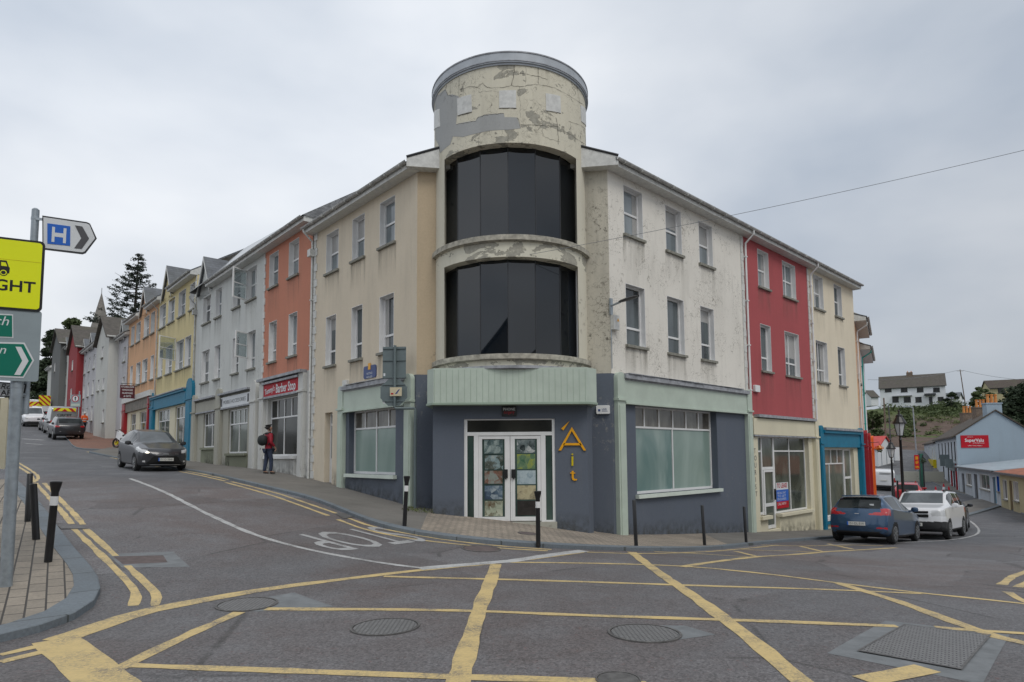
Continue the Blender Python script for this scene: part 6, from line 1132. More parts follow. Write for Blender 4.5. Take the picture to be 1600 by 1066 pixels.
def vehicle(name, loc, head, label, S, paint_, group='cars and vans on the streets'):
    """S: dict of profiles; x runs 0 (front) .. L (rear); the root's +X is the driving direction"""
    L, W = S['L'], S['W']; hw = W/2; h = Vector((head[0], head[1])).normalized(); x, y = loc
    ex = .6; gx = (gz(x+h.x*ex, y+h.y*ex)-gz(x-h.x*ex, y-h.y*ex))/(2*ex); gy = (gz(x-h.y*ex, y+h.x*ex)-gz(x+h.y*ex, y-h.x*ex))/(2*ex)
    X = Vector((h.x, h.y, gx)).normalized(); Y = Vector((-h.y, h.x, gy)); Z = X.cross(Y).normalized(); Y = Z.cross(X)
    t = thing(name, (x, y, gz(x, y)+.012), label, S.get('cat', 'car'), group); RL[t.name] = Vector((0, 0, 0)); t.rotation_euler = Matrix((X, Y, Z)).transposed().to_euler()
    fx = [p[0] for p in S['top']]; I = lambda key, v: np.interp(v, [p[0] for p in S[key]], [p[1] for p in S[key]])
    res = S.get('res', 1.5); nX = int(L/.05*res); st = np.linspace(0, L, nX); ker = np.ones(3)/3
    def prof(key):
        v = I(key, st); q = v.copy(); q[1:-1] = np.convolve(v, ker, 'same')[1:-1]; return q
    zt, zs, pw, tw_ = prof('top'), prof('belt'), prof('plan'), prof('tw'); zb = prof('bot'); rows = []; hi = S.get('res', 1.) > .9; ks = [1, 2, 4, 6, 8, 2, 8, 3, 4, 5] if hi else [1, 1, 2, 3, 3, 1, 6, 2, 2, 3]; NR = 18 if hi else 8
    for i in range(nX):
        w_, wt = hw*pw[i], hw*tw_[i]; b_, s_, T = zb[i], min(zs[i], zt[i]-.02), zt[i]; G = T-s_
        P = [(0, b_), (.8*w_, b_), (.96*w_, b_+.07), (w_*.985, b_+.25*(s_-b_)), (w_, b_+.62*(s_-b_)), (.985*w_, s_-.03), (.955*w_, s_+.012), (wt+.02*(G > .2), s_+G*.86), (wt-.07, s_+G*.965), (wt*.55, T-.004), (0, T)]
        rows.append([(st[i], p[0], p[1], seg, tt) for p, seg, tt in catmull(P, ks)])
    def cap(r0, sgn, zc):
        out = []
        for k in range(1, NR+1):
            f = 1-k/NR; out.append([(r0[0][0]+sgn*S.get('bulge', .05)*(1-f*f), p[1]*f, zc+(p[2]-zc)*f, 20, k) for p in r0])
        return out
    zc0 = (rows[0][0][2]+rows[0][-1][2])/2; zc1 = (rows[-1][0][2]+rows[-1][-1][2])/2
    allr = cap(rows[0], -1, zc0)[::-1] + rows + cap(rows[-1], 1, zc1); off = NR; groups = {}
    def key(r, c, sd):
        a = allr[r][c]; x_, y_, z_ = a[0], a[1], a[2]; d = min(x_, L-x_); c2 = S.get('round', .16)*(y_/hw)**2.5*math.exp(-max(d, 0)/.35); x_ = x_+c2 if x_ < L/2 else x_-c2
        if 'rake' in S and a[0] > L/2: x_ -= S['rake']*max(0, z_-.55)*math.exp(-max(L-a[0], 0)/.3)
        return (L/2-x_, y_*sd, z_)
    wx = S['wheels']; r_ = S['r']; ncol = len(rows[0])
    for r in range(len(allr)-1):
        for c in range(ncol-1):
            q = [allr[r][c], allr[r][c+1], allr[r+1][c+1], allr[r+1][c]]; cx_ = sum(a[0] for a in q)/4; cy_ = sum(a[1] for a in q)/4; cz_ = sum(a[2] for a in q)/4; seg = q[0][3]; tt = q[0][4]
            reg = 'F' if r < off else ('R' if r >= off+nX-1 else 'S')
            if reg != 'S': seg = 20
            nm = ('body', paint_)
            if reg == 'S' and seg <= 6 and any(math.hypot(cx_-w_, cz_-r_) < r_+.045 for w_ in wx) and seg <= 5: nm = ('wheel_arch', 'arch')
            elif cz_ < S.get('sill', .24) or seg == 0: nm = ('lower_trim', 'plastic')
            else:
                for n_, m_, f_ in S['rules']:
                    if f_(cx_, cy_, cz_, seg, tt, reg): nm = (n_, m_); break
            for sd in (-1, 1):
                g = groups.setdefault((nm, sd if nm[0] in S.get('pairs', ('headlight', 'tail_light', 'side_window', 'fog_light')) else 0), ({}, []))
                ids = []
                for (rr, cc) in ((r, c), (r, c+1), (r+1, c+1), (r+1, c)):
                    k_ = key(rr, cc, sd); kk = tuple(round(v, 4) for v in k_); ids.append(g[0].setdefault(kk, len(g[0])))
                if len(set(ids)) >= 3:
                    u = []
                    for i_ in ids:
                        if i_ not in u: u.append(i_)
                    g[1].append(tuple(u if sd > 0 else u[::-1]))
    bodyo = None
    for (nm, sd), (vd, fs) in sorted(groups.items(), key=lambda a: a[0][0][0] != 'body'):
        mb = MB(); mb.add(list(vd), fs); o = obj(nm[0], mb, M[nm[1]], t); 
        for p_ in o.data.polygons: p_.use_smooth = True
        try: o.data.set_sharp_from_angle(angle=math.radians(50))
        except Exception: pass
    # wheels
    for w_ in wx:
        for sd in (-1, 1):
            cx_ = L/2-w_; yo = sd*(hw*.985); prof_ = [(r_*.66, yo), (r_*.9, yo+sd*.005), (r_, yo-sd*.03), (r_, yo-sd*.17), (r_*.85, yo-sd*.2)]; mb = MB(); mb.lathe([(a, b) for a, b in prof_], (cx_, 0, r_), 28, 'Y'); ty = obj('wheel', mb, M['rubber'], t, smooth=True)
            mb = MB(); n = 20
            for k in range(5 if S.get('spokes', 1) else 0):
                a = 2*math.pi*k/5; ca, sa = math.cos(a), math.sin(a)
                for dd in (-.035, .035): mb.prism([(cx_+ca*.03-sa*(dd-.014), yo-sd*.015, r_+sa*.03+ca*(dd-.014)), (cx_+ca*r_*.64-sa*(dd*1.6-.014), yo-sd*.015, r_+sa*r_*.64+ca*(dd*1.6-.014)), (cx_+ca*r_*.64-sa*(dd*1.6+.014), yo-sd*.015, r_+sa*r_*.64+ca*(dd*1.6+.014)), (cx_+ca*.03-sa*(dd+.014), yo-sd*.015, r_+sa*.03+ca*(dd+.014))], (0, sd*.03, 0))
            mb.lathe([(r_*.68, yo-sd*.05), (r_*.68, yo+sd*.008), (r_*.60, yo+sd*.008), (r_*.60, yo-sd*.05)], (cx_, 0, r_), 28, 'Y'); mb.lathe([(.055, yo-sd*.03), (.05, yo+sd*.02)], (cx_, 0, r_), 12, 'Y'); obj('rim', mb, M['rim'], ty, smooth=True)
            mb = MB(); mb.lathe([(r_*.62, yo-sd*.07), (r_*.62, yo-sd*.05)], (cx_, 0, r_), 20, 'Y'); obj('hub', mb, M['arch'], ty)
    # mirrors
    if 'mirror' in S:
        mx_, mz_ = S['mirror']
        for sd in (-1, 1):
            mb = MB(); cx_ = L/2-mx_; mb.lathe([(.02, -.08), (.09, -.06), (.115, 0), (.09, .06), (.02, .08)], (cx_, sd*(hw+.09), mz_), 12, sx=.55, sy=.95); mb.box(cx_-.03, cx_+.03, min(sd*(hw-.06), sd*(hw+.06)), max(sd*(hw-.06), sd*(hw+.06)), mz_-.07, mz_-.02); obj('mirror', mb, M[S.get('mirror_mat', paint_)], t, smooth=True)
    # plates
    for pl_ in S.get('plates', []):
        px_, pz_, w_, txt, mt = pl_; sg = 1 if px_ < L/2 else -1; xx = L/2-px_; mb = MB(); mb.box(xx-.01, xx+.01, -w_/2, w_/2, pz_-.055, pz_+.055); po = obj('number_plate', mb, M['plate_white'], t)
        mb = MB(); text(mb, txt, (xx+sg*.012, -sg*(w_/2-.06)*1.0, pz_-.033), (0, sg, 0), (0, 0, 1), w_-.1, .066); obj('lettering', mb, M['dark_trim'], po)
        mb = MB(); mb.box(xx-.011, xx+.0115*1, -sg*w_/2 if sg < 0 else -w_/2, (-sg*w_/2 if sg < 0 else -w_/2)+.04*(1 if sg > 0 else -1), pz_-.054, pz_+.054); obj('blue_band', mb, M['sign_blue'], po)
    for ex_ in S.get('extras', []): ex_(t, L, W)
    return t
def sidewin(x0, x1, pillars=(), lo=.06, hi=.93):
    return ('side_window', 'car_glass', lambda x, y, z, s, t, r: r == 'S' and s == 6 and x0 < x < x1 and lo < t+.08 < hi+.04 and not any(abs(x-p) < .045 for p in pillars))
def topwin(name, x0, x1): return (name, 'car_screen' if name == 'windscreen' else 'car_glass', lambda x, y, z, s, t, r: r == 'S' and s in (8, 9) and x0 < x < x1)
def extra_box(name, mat, *boxes, parentname=None):
    def f(t, L, W):
        mb = MB(); [mb.box(*b) for b in boxes]; obj(name, mb, M[mat], t, bevel=.006)
    return f
one = [(0, .22), (.4, .17), (99, .17)]
# blue hatchback seen from behind
hb = dict(L=4.03, W=1.73, r=.31, wheels=(.78, 3.35), sill=.23, bot=[(0, .24), (.5, .17), (3.5, .17), (4.03, .3)], rake=.16, bulge=.07,
          top=[(0, .72), (.15, .80), (.95, .98), (1.15, 1.04), (1.85, 1.42), (2.4, 1.475), (3.2, 1.44), (3.55, 1.38), (3.62, 1.34), (3.93, 1.03), (4.03, .93)],
          belt=[(0, .68), (.2, .76), (1.1, .92), (3.6, 1.03), (3.85, 1.0), (4.03, .91)], plan=[(0, .86), (.25, .96), (.8, 1), (3.5, 1), (4.03, .93)], tw=[(0, .75), (1., .80), (1.7, .66), (3.5, .66), (3.8, .72), (4.03, .82)],
          mirror=(1.42, 1.02), plates=[(4.118, .58, .50, '151-DL-514', 0)],
          rules=[topwin('windscreen', 1.12, 1.85), topwin('rear_window', 3.56, 3.93), ('rear_window', 'car_glass', lambda x, y, z, s, t, r: r == 'S' and s == 7 and 3.62 < x < 3.9 and t > .3), sidewin(1.45, 3.45, (2.35,)), 
                 ('tail_light', 'lamp_red', lambda x, y, z, s, t, r: x > 3.74 and y > .34 and .84 < z < .87+.17*min(1, (y-.34)/.3) and (r == 'R' or s <= 7)), ('reflector', 'lamp_red', lambda x, y, z, s, t, r: x > 3.85 and .44 < z < .485 and .52 < y < .78), ('lower_trim', 'plastic', lambda x, y, z, s, t, r: x > 3.7 and z < .36 and y < .62),
                 ('headlight', 'lamp_clear', lambda x, y, z, s, t, r: x < .45 and .6 < z < .76 and y > .45), ('grille', 'arch', lambda x, y, z, s, t, r: x < .2 and .3 < z < .55 and y < .6)],
          extras=[extra_box('spoiler', 'car_blue', (-1.62, -1.5, -.52, .52, 1.405, 1.43)), extra_box('badge', 'chrome', (-1.99, -1.965, -.065, .065, .845, .885)), extra_box('sticker', 'sign_white', (-1.76, -1.745, -.42, -.30, 1.09, 1.17)), extra_box('wiper', 'dark_trim', (-1.86, -1.84, -.3, .1, 1.075, 1.09)), extra_box('aerial', 'dark_trim', (-1.42, -1.40, -.006, .006, 1.44, 1.56))])
vehicle('blue_hatchback', (11.8, 20.98), (.70, .71), 'dark blue hatchback parked with its back to us at the end of the yellow box', hb, 'car_blue')
# white off-roader facing us
du = dict(L=4.3, W=1.82, r=.345, wheels=(.86, 3.5), sill=.36, bot=[(0, .36), (.5, .25), (3.7, .25), (4.3, .4)], bulge=.05, round=.13,
          top=[(0, 1.0), (.1, 1.08), (1.05, 1.18), (1.22, 1.21), (1.75, 1.60), (2.3, 1.68), (3.7, 1.65), (3.95, 1.58), (4.2, 1.15), (4.3, 1.05)], belt=[(0, .96), (.2, 1.04), (1.1, 1.11), (3.9, 1.13), (4.3, 1.02)], plan=[(0, .88), (.3, .97), (.8, 1), (3.8, 1), (4.3, .94)], tw=[(0, .80), (1., .85), (1.7, .76), (3.9, .76), (4.3, .8)],
          mirror=(1.5, 1.16), plates=[(-.07, .52, .5, '131-D-2214', 0)],
          rules=[topwin('windscreen', 1.24, 1.78), topwin('rear_window', 3.97, 4.2), sidewin(1.5, 3.9, (2.4, 3.25)), ('headlight', 'lamp_clear', lambda x, y, z, s, t, r: x < .42 and .80 < z < 1.0 and y > .52), 
                 ('bumper', 'plastic', lambda x, y, z, s, t, r: x < .55 and z < .62), ('tail_light', 'lamp_red', lambda x, y, z, s, t, r: x > 4.0 and .7 < z < 1.05 and y > .74)],
          extras=[extra_box('roof_rail', 'dark_trim', (-1.4, .2, .58, .62, 1.64, 1.71)), extra_box('roof_rail', 'dark_trim', (-1.4, .2, -.62, -.58, 1.64, 1.71)), extra_box('grille', 'arch', (2.1, 2.208, -.44, .44, .76, .86), (2.1, 2.204, -.44, .44, .90, .97)), extra_box('wiper', 'dark_trim', (.99, 1.02, -.5, .1, 1.16, 1.175))])
vehicle('white_suv', (15.4, 24.0), (-.69, -.73), 'white four wheel drive car facing us behind the blue hatchback', du, 'car_white')
hb2 = dict(hb, res=.7, mirror_mat='car_dark', plates=[], extras=[]); vehicle('dark_car', (18.8, 28.2), (.6, .8), 'nearly hidden black car beyond the white four wheel drive car, showing its side and mirror', hb2, 'car_dark')
# grey hatchback driving down
ty = dict(L=3.95, W=1.7, r=.305, wheels=(.75, 3.26), sill=.22, bot=[(0, .22), (.5, .16), (3.4, .17), (3.95, .3)], bulge=.09, round=.24,
          top=[(0, .72), (.12, .82), (.9, 1.0), (1.1, 1.03), (1.85, 1.43), (2.4, 1.51), (3.2, 1.45), (3.6, 1.34), (3.85, 1.03), (3.95, .93)], belt=[(0, .68), (.2, .78), (1.05, .92), (3.6, 1.03), (3.95, .9)], plan=[(0, .84), (.25, .95), (.7, 1), (3.5, 1), (3.95, .92)], tw=[(0, .7), (1., .80), (1.75, .66), (3.5, .66), (3.95, .8)],
          mirror=(1.38, 1.0), mirror_mat='dark_trim', plates=[(-.105, .44, .5, '151-D-3848', 0)],
          rules=[topwin('windscreen', 1.08, 1.86), topwin('rear_window', 3.58, 3.86), sidewin(1.42, 3.45, (2.3,)), ('headlight', 'lamp_clear', lambda x, y, z, s, t, r: x < .60 and .66+.18*x < z < .76+.2*x and y > .55 and s != 9),
                 ('grille', 'arch', lambda x, y, z, s, t, r: x < .3 and .26 < z < .56 and y < .38+(.56-z)*.8), ('fog_light', 'lamp_clear', lambda x, y, z, s, t, r: x < .35 and .33 < z < .40 and .62 < y < .71)],
          extras=[extra_box('badge', 'chrome', (2.03, 2.06, -.09, .09, .60, .65)), extra_box('chrome_trim', 'chrome', (1.965, 2.005, .07, .45, .625, .64), (1.965, 2.005, -.45, -.07, .625, .64)), extra_box('lip', 'chrome', (1.99, 2.01, -.5, .5, .235, .25)), extra_box('running_light', 'lamp_lit', (1.87, 1.93, -.62, -.52, .66, .70)), extra_box('wiper', 'dark_trim', (.88, .91, -.5, .1, 1.01, 1.025))])
vehicle('grey_hatchback', (-13.95, 24.8), (.67, -.74), 'dark grey hatchback driving down towards us with one lit headlamp', ty, 'car_grey')
suv = dict(du, res=.7, L=4.4, plates=[(4.36, .78, .5, '171-DL-88', 0)], mirror_mat='car_grey', extras=[extra_box('chrome_strip', 'chrome', (-2.2, -2.18, -.6, .6, .58, .61))], top=[(0, .88), (1.1, 1.08), (1.85, 1.56), (2.5, 1.62), (3.8, 1.56), (4.0, 1.5), (4.3, 1.1), (4.4, 1.0)])
suv['rules'] = [topwin('windscreen', 1.2, 1.86), topwin('rear_window', 3.98, 4.28), sidewin(1.5, 3.9, (2.4, 3.25)), ('tail_light', 'lamp_red', lambda x, y, z, s, t, r: x > 4.1 and .9 < z < 1.02 and y > .6)]; suv['belt'] = [(0, .84), (1.1, 1.02), (3.9, 1.05), (4.4, .98)]; suv['plan'] = [(0, .88), (.3, .97), (.8, 1), (3.8, 1), (4.4, .94)]
vehicle('grey_suv', (-32.3, 46.3), (-.66, .75), 'dark grey car parked facing uphill at the corner of the red paving', suv, 'car_grey')
# vans
def van(L, W, Hh, **k):
    S = dict(L=L, W=W, r=.33, res=.7, wheels=(.85, L-.95), sill=.3, cat='van', bot=[(0, .3), (.5, .22), (L-.4, .22), (L, .35)], bulge=.03, round=.10, top=[(0, .95), (.15, 1.05), (.8, 1.2), (.95, 1.25), (1.65, Hh-.08), (2.1, Hh), (L-.3, Hh), (L-.06, Hh-.07), (L, Hh-.2)],
             belt=[(0, .9), (.2, 1.0), (.9, 1.12), (L, 1.15)], plan=[(0, .86), (.3, .96), (.8, 1), (L-.4, 1), (L, .97)], tw=[(0, .78), (.9, .84), (1.6, .78), (L, .84)], mirror=(1.35, 1.2), mirror_mat='plastic',
             rules=[topwin('windscreen', .97, 1.62), sidewin(1.2, 2.0), ('headlight', 'lamp_clear', lambda x, y, z, s, t, r: x < .4 and .78 < z < .98 and y > .55), ('bumper', 'plastic', lambda x, y, z, s, t, r: (x < .4 or x > L-.3) and z < .55), ('tail_light', 'lamp_red', lambda x, y, z, s, t, r: x > L-.12 and .85 < z < 1.25 and y > W/2*.9)]); S.update(k); return S
def chev(L, *bx):
    def f(t, L_, W_):
        for b in bx: mb = MB(); mb.box(-L/2-.045, -L/2-.03, *b); obj('chevron_panel', mb, M['chevrons'], t)
    return f
def vtext(L, s, z, w_):
    def f(t, L_, W_): mb = MB(); text(mb, s, (-L/2-.05, w_/2, z), (0, -1, 0), (0, 0, 1), w_, bold=True); obj('lettering', mb, M['dark_trim'], t)
    return f
vehicle('service_van', (-37.7, 53.3), (-.66, .75), 'silver van with red and yellow chevrons and lettering on its back doors', van(4.9, 1.95, 2.3, extras=[chev(4.9, (-.75, .75, 1.9, 2.17), (.3, .9, .75, 1.15), (-.9, -.3, .75, 1.15)), vtext(4.9, 'CIRCET', 1.5, .95), extra_box('number_plate', 'plate_white', (-2.49, -2.475, -.25, .25, .8, .91))]), 'car_silver')
vehicle('white_van', (-48.9, 65.2), (.66, -.75), 'white van facing us in front of the chevron lorry', van(4.6, 1.85, 1.95, extras=[extra_box('beacon', 'amber', (.2, .4, -.35, -.1, 1.96, 2.06))]), 'car_white')
vehicle('dark_car', (-41.9, 58.2), (-.66, .75), 'small dark car half hidden left of the silver chevron van', dict(hb2, mirror_mat='car_grey'), 'car_grey')
vehicle('parked_van', (34.3, 59.6), (.5, .87), 'white van seen from behind below the white shed', van(4.4, 1.95, 1.9, extras=[extra_box('louvre', 'dark_trim', (-2.24, -2.225, -.55, .35, 1.6, 1.64), (-2.24, -2.225, -.55, .35, 1.5, 1.53)), extra_box('number_plate', 'plate_white', (-2.27, -2.25, -.25, .25, .9, 1.01)), extra_box('tail_light', 'lamp_red', (-2.25, -2.23, .78, .92, .8, 1.2)), extra_box('tail_light', 'lamp_red', (-2.25, -2.23, -.92, -.78, .8, 1.2))]), 'car_white')
vehicle('red_car', (28., 45.6), (.55, .83), 'bright red car partly hidden behind the lantern post and the white off-roader', dict(hb2, mirror_mat='car_red'), 'car_red')
vehicle('dark_car', (-63, 86), (-.8, .6), 'dark car at the very top of the left street against the trees', dict(hb2, mirror_mat='car_dark'), 'car_dark')
# chevron lorry
x, y = -55.2, 74; t = thing('lorry', (x, y, gz(x, y)), 'road works lorry with red and yellow chevrons on its back, top of the street', 'lorry', 'cars and vans on the streets', rz=math.atan2(.75, -.66)); RL[t.name] = Vector((0, 0, 0))
mb = MB(); mb.box(-2.5, 2.6, -1.15, 1.15, .75, .95); obj('chassis', mb, M['dark_trim'], t)
mb = MB(); mb.box(-2.5, .6, -1.15, 1.15, .95, 2.2); obj('cargo_body', mb, M['car_white'], t, bevel=.03); mb = MB(); mb.prism([(.8, -1.1, .7), (2.6, -1.1, .7), (2.6, -1.1, 1.6), (2.3, -1.1, 2.5), (.8, -1.1, 2.5)], (0, 2.2, 0)); obj('cab', mb, M['car_white'], t, bevel=.04)
mb = MB(); mb.box(-2.54, -2.5, -1.1, .0, 1.6, 2.75); obj('chevron_panel', mb, M['chevrons'], t); mb = MB(); mb.box(-2.54, -2.5, -.3, 1.12, .9, 2.0); obj('chevron_panel', mb, M['chevrons'], t)
for wx_ in (-1.7, 1.7):
    for sd in (-1, 1): mb = MB(); mb.lathe([(.42, sd*1.15), (.45, sd*1.1), (.45, sd*.85)], (wx_, 0, .45), 20, 'Y'); obj('wheel', mb, M['rubber'], t, smooth=True)
for sd in (-1, 1): mb = MB(); mb.box(-2.52, -2.5, sd*.85-.15, sd*.85+.15, .76, .88); obj('tail_light', mb, M['lamp_red'], t)
# motorbike against the brown shop
q = gpt(187, 700, PAVE); q.x += .3; t = thing('motorbike', q, 'small white motorbike with a yellow front hub half hidden by the grey hatchback', 'motorbike', rz=math.radians(165)); RL[t.name] = Vector((0, 0, 0))
for wx_ in (.62, -.62):
    mb = MB(); n = 20
    mb.tube([(wx_+.26*math.cos(2*math.pi*k/24), 0, .3+.26*math.sin(2*math.pi*k/24)) for k in range(25)], .05, 8); wh = obj('wheel', mb, M['rubber'], t, smooth=True)
    mb = MB(); mb.lathe([(.12, -.04), (.12, .04)], (wx_, 0, .3), 14, 'Y'); obj('hub', mb, M['gold_green'], wh)
mb = MB(); mb.tube([(.62, .06, .3), (.42, .06, .95)], .025, 8); mb.tube([(.62, -.06, .3), (.42, -.06, .95)], .025, 8); mb.tube([(.42, 0, .9), (0, 0, .6), (-.62, 0, .3)], .03, 8); obj('frame', mb, M['dark_trim'], t)
mb = MB(); mb.prism([(.62, -.1, .62), (.5, -.1, 1.08), (.2, -.1, .9), (-.1, -.1, .5), (.2, -.1, .36)], (0, .2, 0)); obj('fairing', mb, M['car_white'], t, bevel=.03)
mb = MB(); mb.prism([(.15, -.1, .78), (-.75, -.1, .92), (-.75, -.1, .82), (.1, -.1, .66)], (0, .2, 0)); obj('seat', mb, M['black'], t, bevel=.02); mb = MB(); mb.tube([(.35, -.36, 1.05), (.42, 0, 1.0), (.35, .36, 1.05)], .02, 8); obj('handlebar', mb, M['black'], t); mb = MB(); mb.box(-.2, .25, -.13, .13, .32, .6); obj('engine', mb, M['iron'], t, bevel=.02)
# ================================================================ VEGETATION
def leafmat(name, c, c2):
    m, nt, b = newmat(name); P = worldpos(nt); n = noise(nt, .9, 4, .6, P); n2 = noise(nt, 7, 3, .7, P)
    nt.links.new(mix(nt, mix(nt, .5, ramp(nt, n, (.35, 0), (.65, 1)), n2), c, c2), b.inputs['Base Color']); b.inputs['Roughness'].default_value = .75; M[name] = m
plain('hoard', (.03, .13, .09), .6); leafmat('leaf_dark', (.018, .032, .016), (.045, .068, .028)); leafmat('leaf_mid', (.045, .07, .022), (.10, .13, .045)); leafmat('leaf_light', (.07, .10, .03), (.14, .16, .05)); leafmat('needle', (.02, .034, .026), (.05, .065, .045)); plain('bark', (.055, .045, .038), .95, var=.3, scale=4)
def leaves(mb, rnd, c, rad, n, size, squash=1.):
    """n small leaf-sized faces through an ellipsoidal clump"""
    for _ in range(n):
        while True:
            p = Vector((rnd.uniform(-1, 1), rnd.uniform(-1, 1), rnd.uniform(-1, 1)))
            if .15 < p.length < 1: break
        p = Vector((c[0]+p.x*rad[0], c[1]+p.y*rad[1], c[2]+p.z*rad[2])); a = Vector((rnd.gauss(0, 1), rnd.gauss(0, 1), rnd.gauss(0, .6)*squash)).normalized(); b = a.cross(Vector((rnd.gauss(0, 1), rnd.gauss(0, 1), rnd.gauss(0, 1)))).normalized(); s = size*rnd.uniform(.6, 1.3)
        mb.quad(p-a*s, p+b*s*.5, p+a*s, p-b*s*.5)
def tree(loc, h, r, label, seed, mat='leaf_mid', n=26, per=150, size=.28, cone=False, group=None, z0=.25, name='tree'):
    rnd = random.Random(seed); t = thing(name, loc, label, 'tree', group); L = Vector(loc); tr = MB(); tr.tube([L-Vector((0, 0, .5)), L+Vector((0, 0, h*.5)), L+Vector((rnd.uniform(-.3, .3), 0, h*.93))], [h*.025, h*.017, h*.004], 8); cr_ = MB()
    for k in range(n):
        f = rnd.uniform(0, 1); z = h*(z0+(1-z0)*f*.95); rr = r*((1-f)**.8*1.0+.08 if cone else math.sqrt(max(.08, 1-(2*f-.9)**2))); a = rnd.uniform(0, 6.28); d = rr*rnd.uniform(.35, 1); c = L+Vector((math.cos(a)*d, math.sin(a)*d, z)); cs = r*rnd.uniform(.22, .42)*(1-.45*f if cone else 1)
        tr.tube([L+Vector((0, 0, z*.85)), c], [h*.006, h*.002], 5); leaves(cr_, rnd, c, (cs, cs, cs*.62), per, size)
    obj('trunk', tr, M['bark'], t); obj('crown', cr_, M[mat], t); return t
# tall open conifer on the skyline
rnd = random.Random(5); Yt = 82; b_ = at(206, 520, Yt); L = Vector((b_.x, b_.y, gz(b_.x, b_.y))); zt = at(217, 396, Yt).z; t = thing('conifer_tree', L, 'tall thin conifer with sparse drooping branches on the left skyline', 'tree'); tr = MB(); cr_ = MB()
tx = at(217, 396, Yt).x-L.x; H = zt-L.z; tr.tube([L, L+Vector((tx*.5, 0, H*.6)), L+Vector((tx, 0, H))], [.38, .22, .03], 8)
for k in range(135):
    f = rnd.uniform(0, 1)**.8; z = H*(.36+.63*f); half = 5.0*(1-f)**.75+.25; 
    if f < .35: half *= 1.25
    a = rnd.uniform(0, 6.283); ln = half*rnd.uniform(.45, 1.05)*(1.2 if math.cos(a) < 0 and f < .75 else 1); base_ = L+Vector((tx*z/H, 0, z)); up = ln*rnd.uniform(.05, .35); tip = base_+Vector((math.cos(a)*ln, math.sin(a)*ln, up*(1 if f > .3 else .2))); mid = base_.lerp(tip, .5)-Vector((0, 0, ln*.1))
    tr.tube([base_, mid, tip], [.05, .035, .015], 4)
    for q in range(int(2+ln*1.6)):
        g = rnd.uniform(.35, 1); c = (base_.lerp(mid, g*2) if g < .5 else mid.lerp(tip, g*2-1))+Vector((rnd.gauss(0, .1), rnd.gauss(0, .1), rnd.gauss(0, .08))); leaves(cr_, rnd, c, (.38, .38, .16), 18, .12)
obj('trunk', tr, M['bark'], t); obj('crown', cr_, M['needle'], t)
k = 0
for u, vt, Y, r, lb in ((80, 512, 100, 3.6, 'dense dark evergreen tree behind the dark grey gable, left of two'), (110, 492, 108, 4.4, 'tallest dense evergreen rising behind the dark grey gabled roof'), (60, 565, 96, 4.2, 'dense dark evergreen at the top of the street above the lorry')):
    q = at(u, 620, Y); q.z = gz(q.x, q.y)-1; h = at(u, vt, Y).z-q.z; tree(q, h, r*1.15, lb, 11+k, 'leaf_dark' if k != 1 else 'leaf_mid', 60, 150, .3, True, 'evergreens at the top of the left street', .08); k += 1
q = at(70, 640, 97); mb = MB(); mb.box(q.x-5, q.x+7, q.y-.2, q.y+.2, q.z-4, at(70, 626, 97).z); solo('boundary_wall', mb, M['wood'], 'brown wall at the top of the left street below the evergreens', 'wall')
# ================================================================ THE HILL ON THE RIGHT
def hz(x, y):
    f = min(1, max(0, (y-80)/66)); s = f*f*(3-2*f); z = -.6+12.4*(.55*f+.45*s)
    z += .5*math.sin(x*.21+y*.13)*min(1, max(0, (y-84)/20)) + .35*math.sin(x*.47-y*.31)*min(1, max(0, (y-84)/20)); z += max(0, y-150)*.012
    return z - max(0, 44-x)*.25*(1 if y > 80 else 0)
m, nt, b = newmat('hillside'); P = worldpos(nt); n1_ = noise(nt, .16, 6, .65, P, dist=.8); n2_ = noise(nt, 1.1, 6, .7, P); n3_ = noise(nt, .5, 5, .65, P, (1, 1, 3)); s_ = N(nt, 'ShaderNodeSeparateXYZ'); nt.links.new(P, s_.inputs[0])
soil = mix(nt, ramp(nt, n3_, (.35, 0), (.7, 1)), (.085, .055, .042), (.14, .10, .078)); soil = mix(nt, ramp(nt, n2_, (.66, 0), (.74, .5)), soil, (.21, .19, .165)); grass = mix(nt, n2_, (.04, .06, .015), (.11, .14, .04)); zr = N(nt, 'ShaderNodeMapRange'); nt.links.new(s_.outputs[2], zr.inputs[0]); zr.inputs[1].default_value = 7.5; zr.inputs[2].default_value = 9.5
g = mix(nt, 1., ramp(nt, n1_, (.50, 0), (.58, 1)), zr.outputs[0], 'LIGHTEN'); nt.links.new(mix(nt, g, soil, grass), b.inputs['Base Color']); b.inputs['Roughness'].default_value = .95; bump(nt, b, n2_, .8, .3); M['hillside'] = m
X_ = np.linspace(34, 240, 104); Y_ = np.linspace(79, 330, 90); me = bpy.data.meshes.new('hill'); me.from_pydata([(x, y, hz(x, y)+random.uniform(-.12, .12)*(y > 86)) for y in Y_ for x in X_], [], [(j*104+i, j*104+i+1, (j+1)*104+i+1, (j+1)*104+i) for j in range(89) for i in range(103)]); me.materials.append(m)
for p_ in me.polygons: p_.use_smooth = True
ho = bpy.data.objects.new('hill', me); COL.objects.link(ho); tag(ho, kind='structure')
def hp(u, v):
    d = ray(u, v); d = d/d.y; Y = 80
    while Y < 300 and EYE+d.z*Y > hz(d.x*Y, Y): Y += .5
    return Vector((d.x*Y, Y, hz(d.x*Y, Y)))
sh = MB(); rnd = random.Random(3)
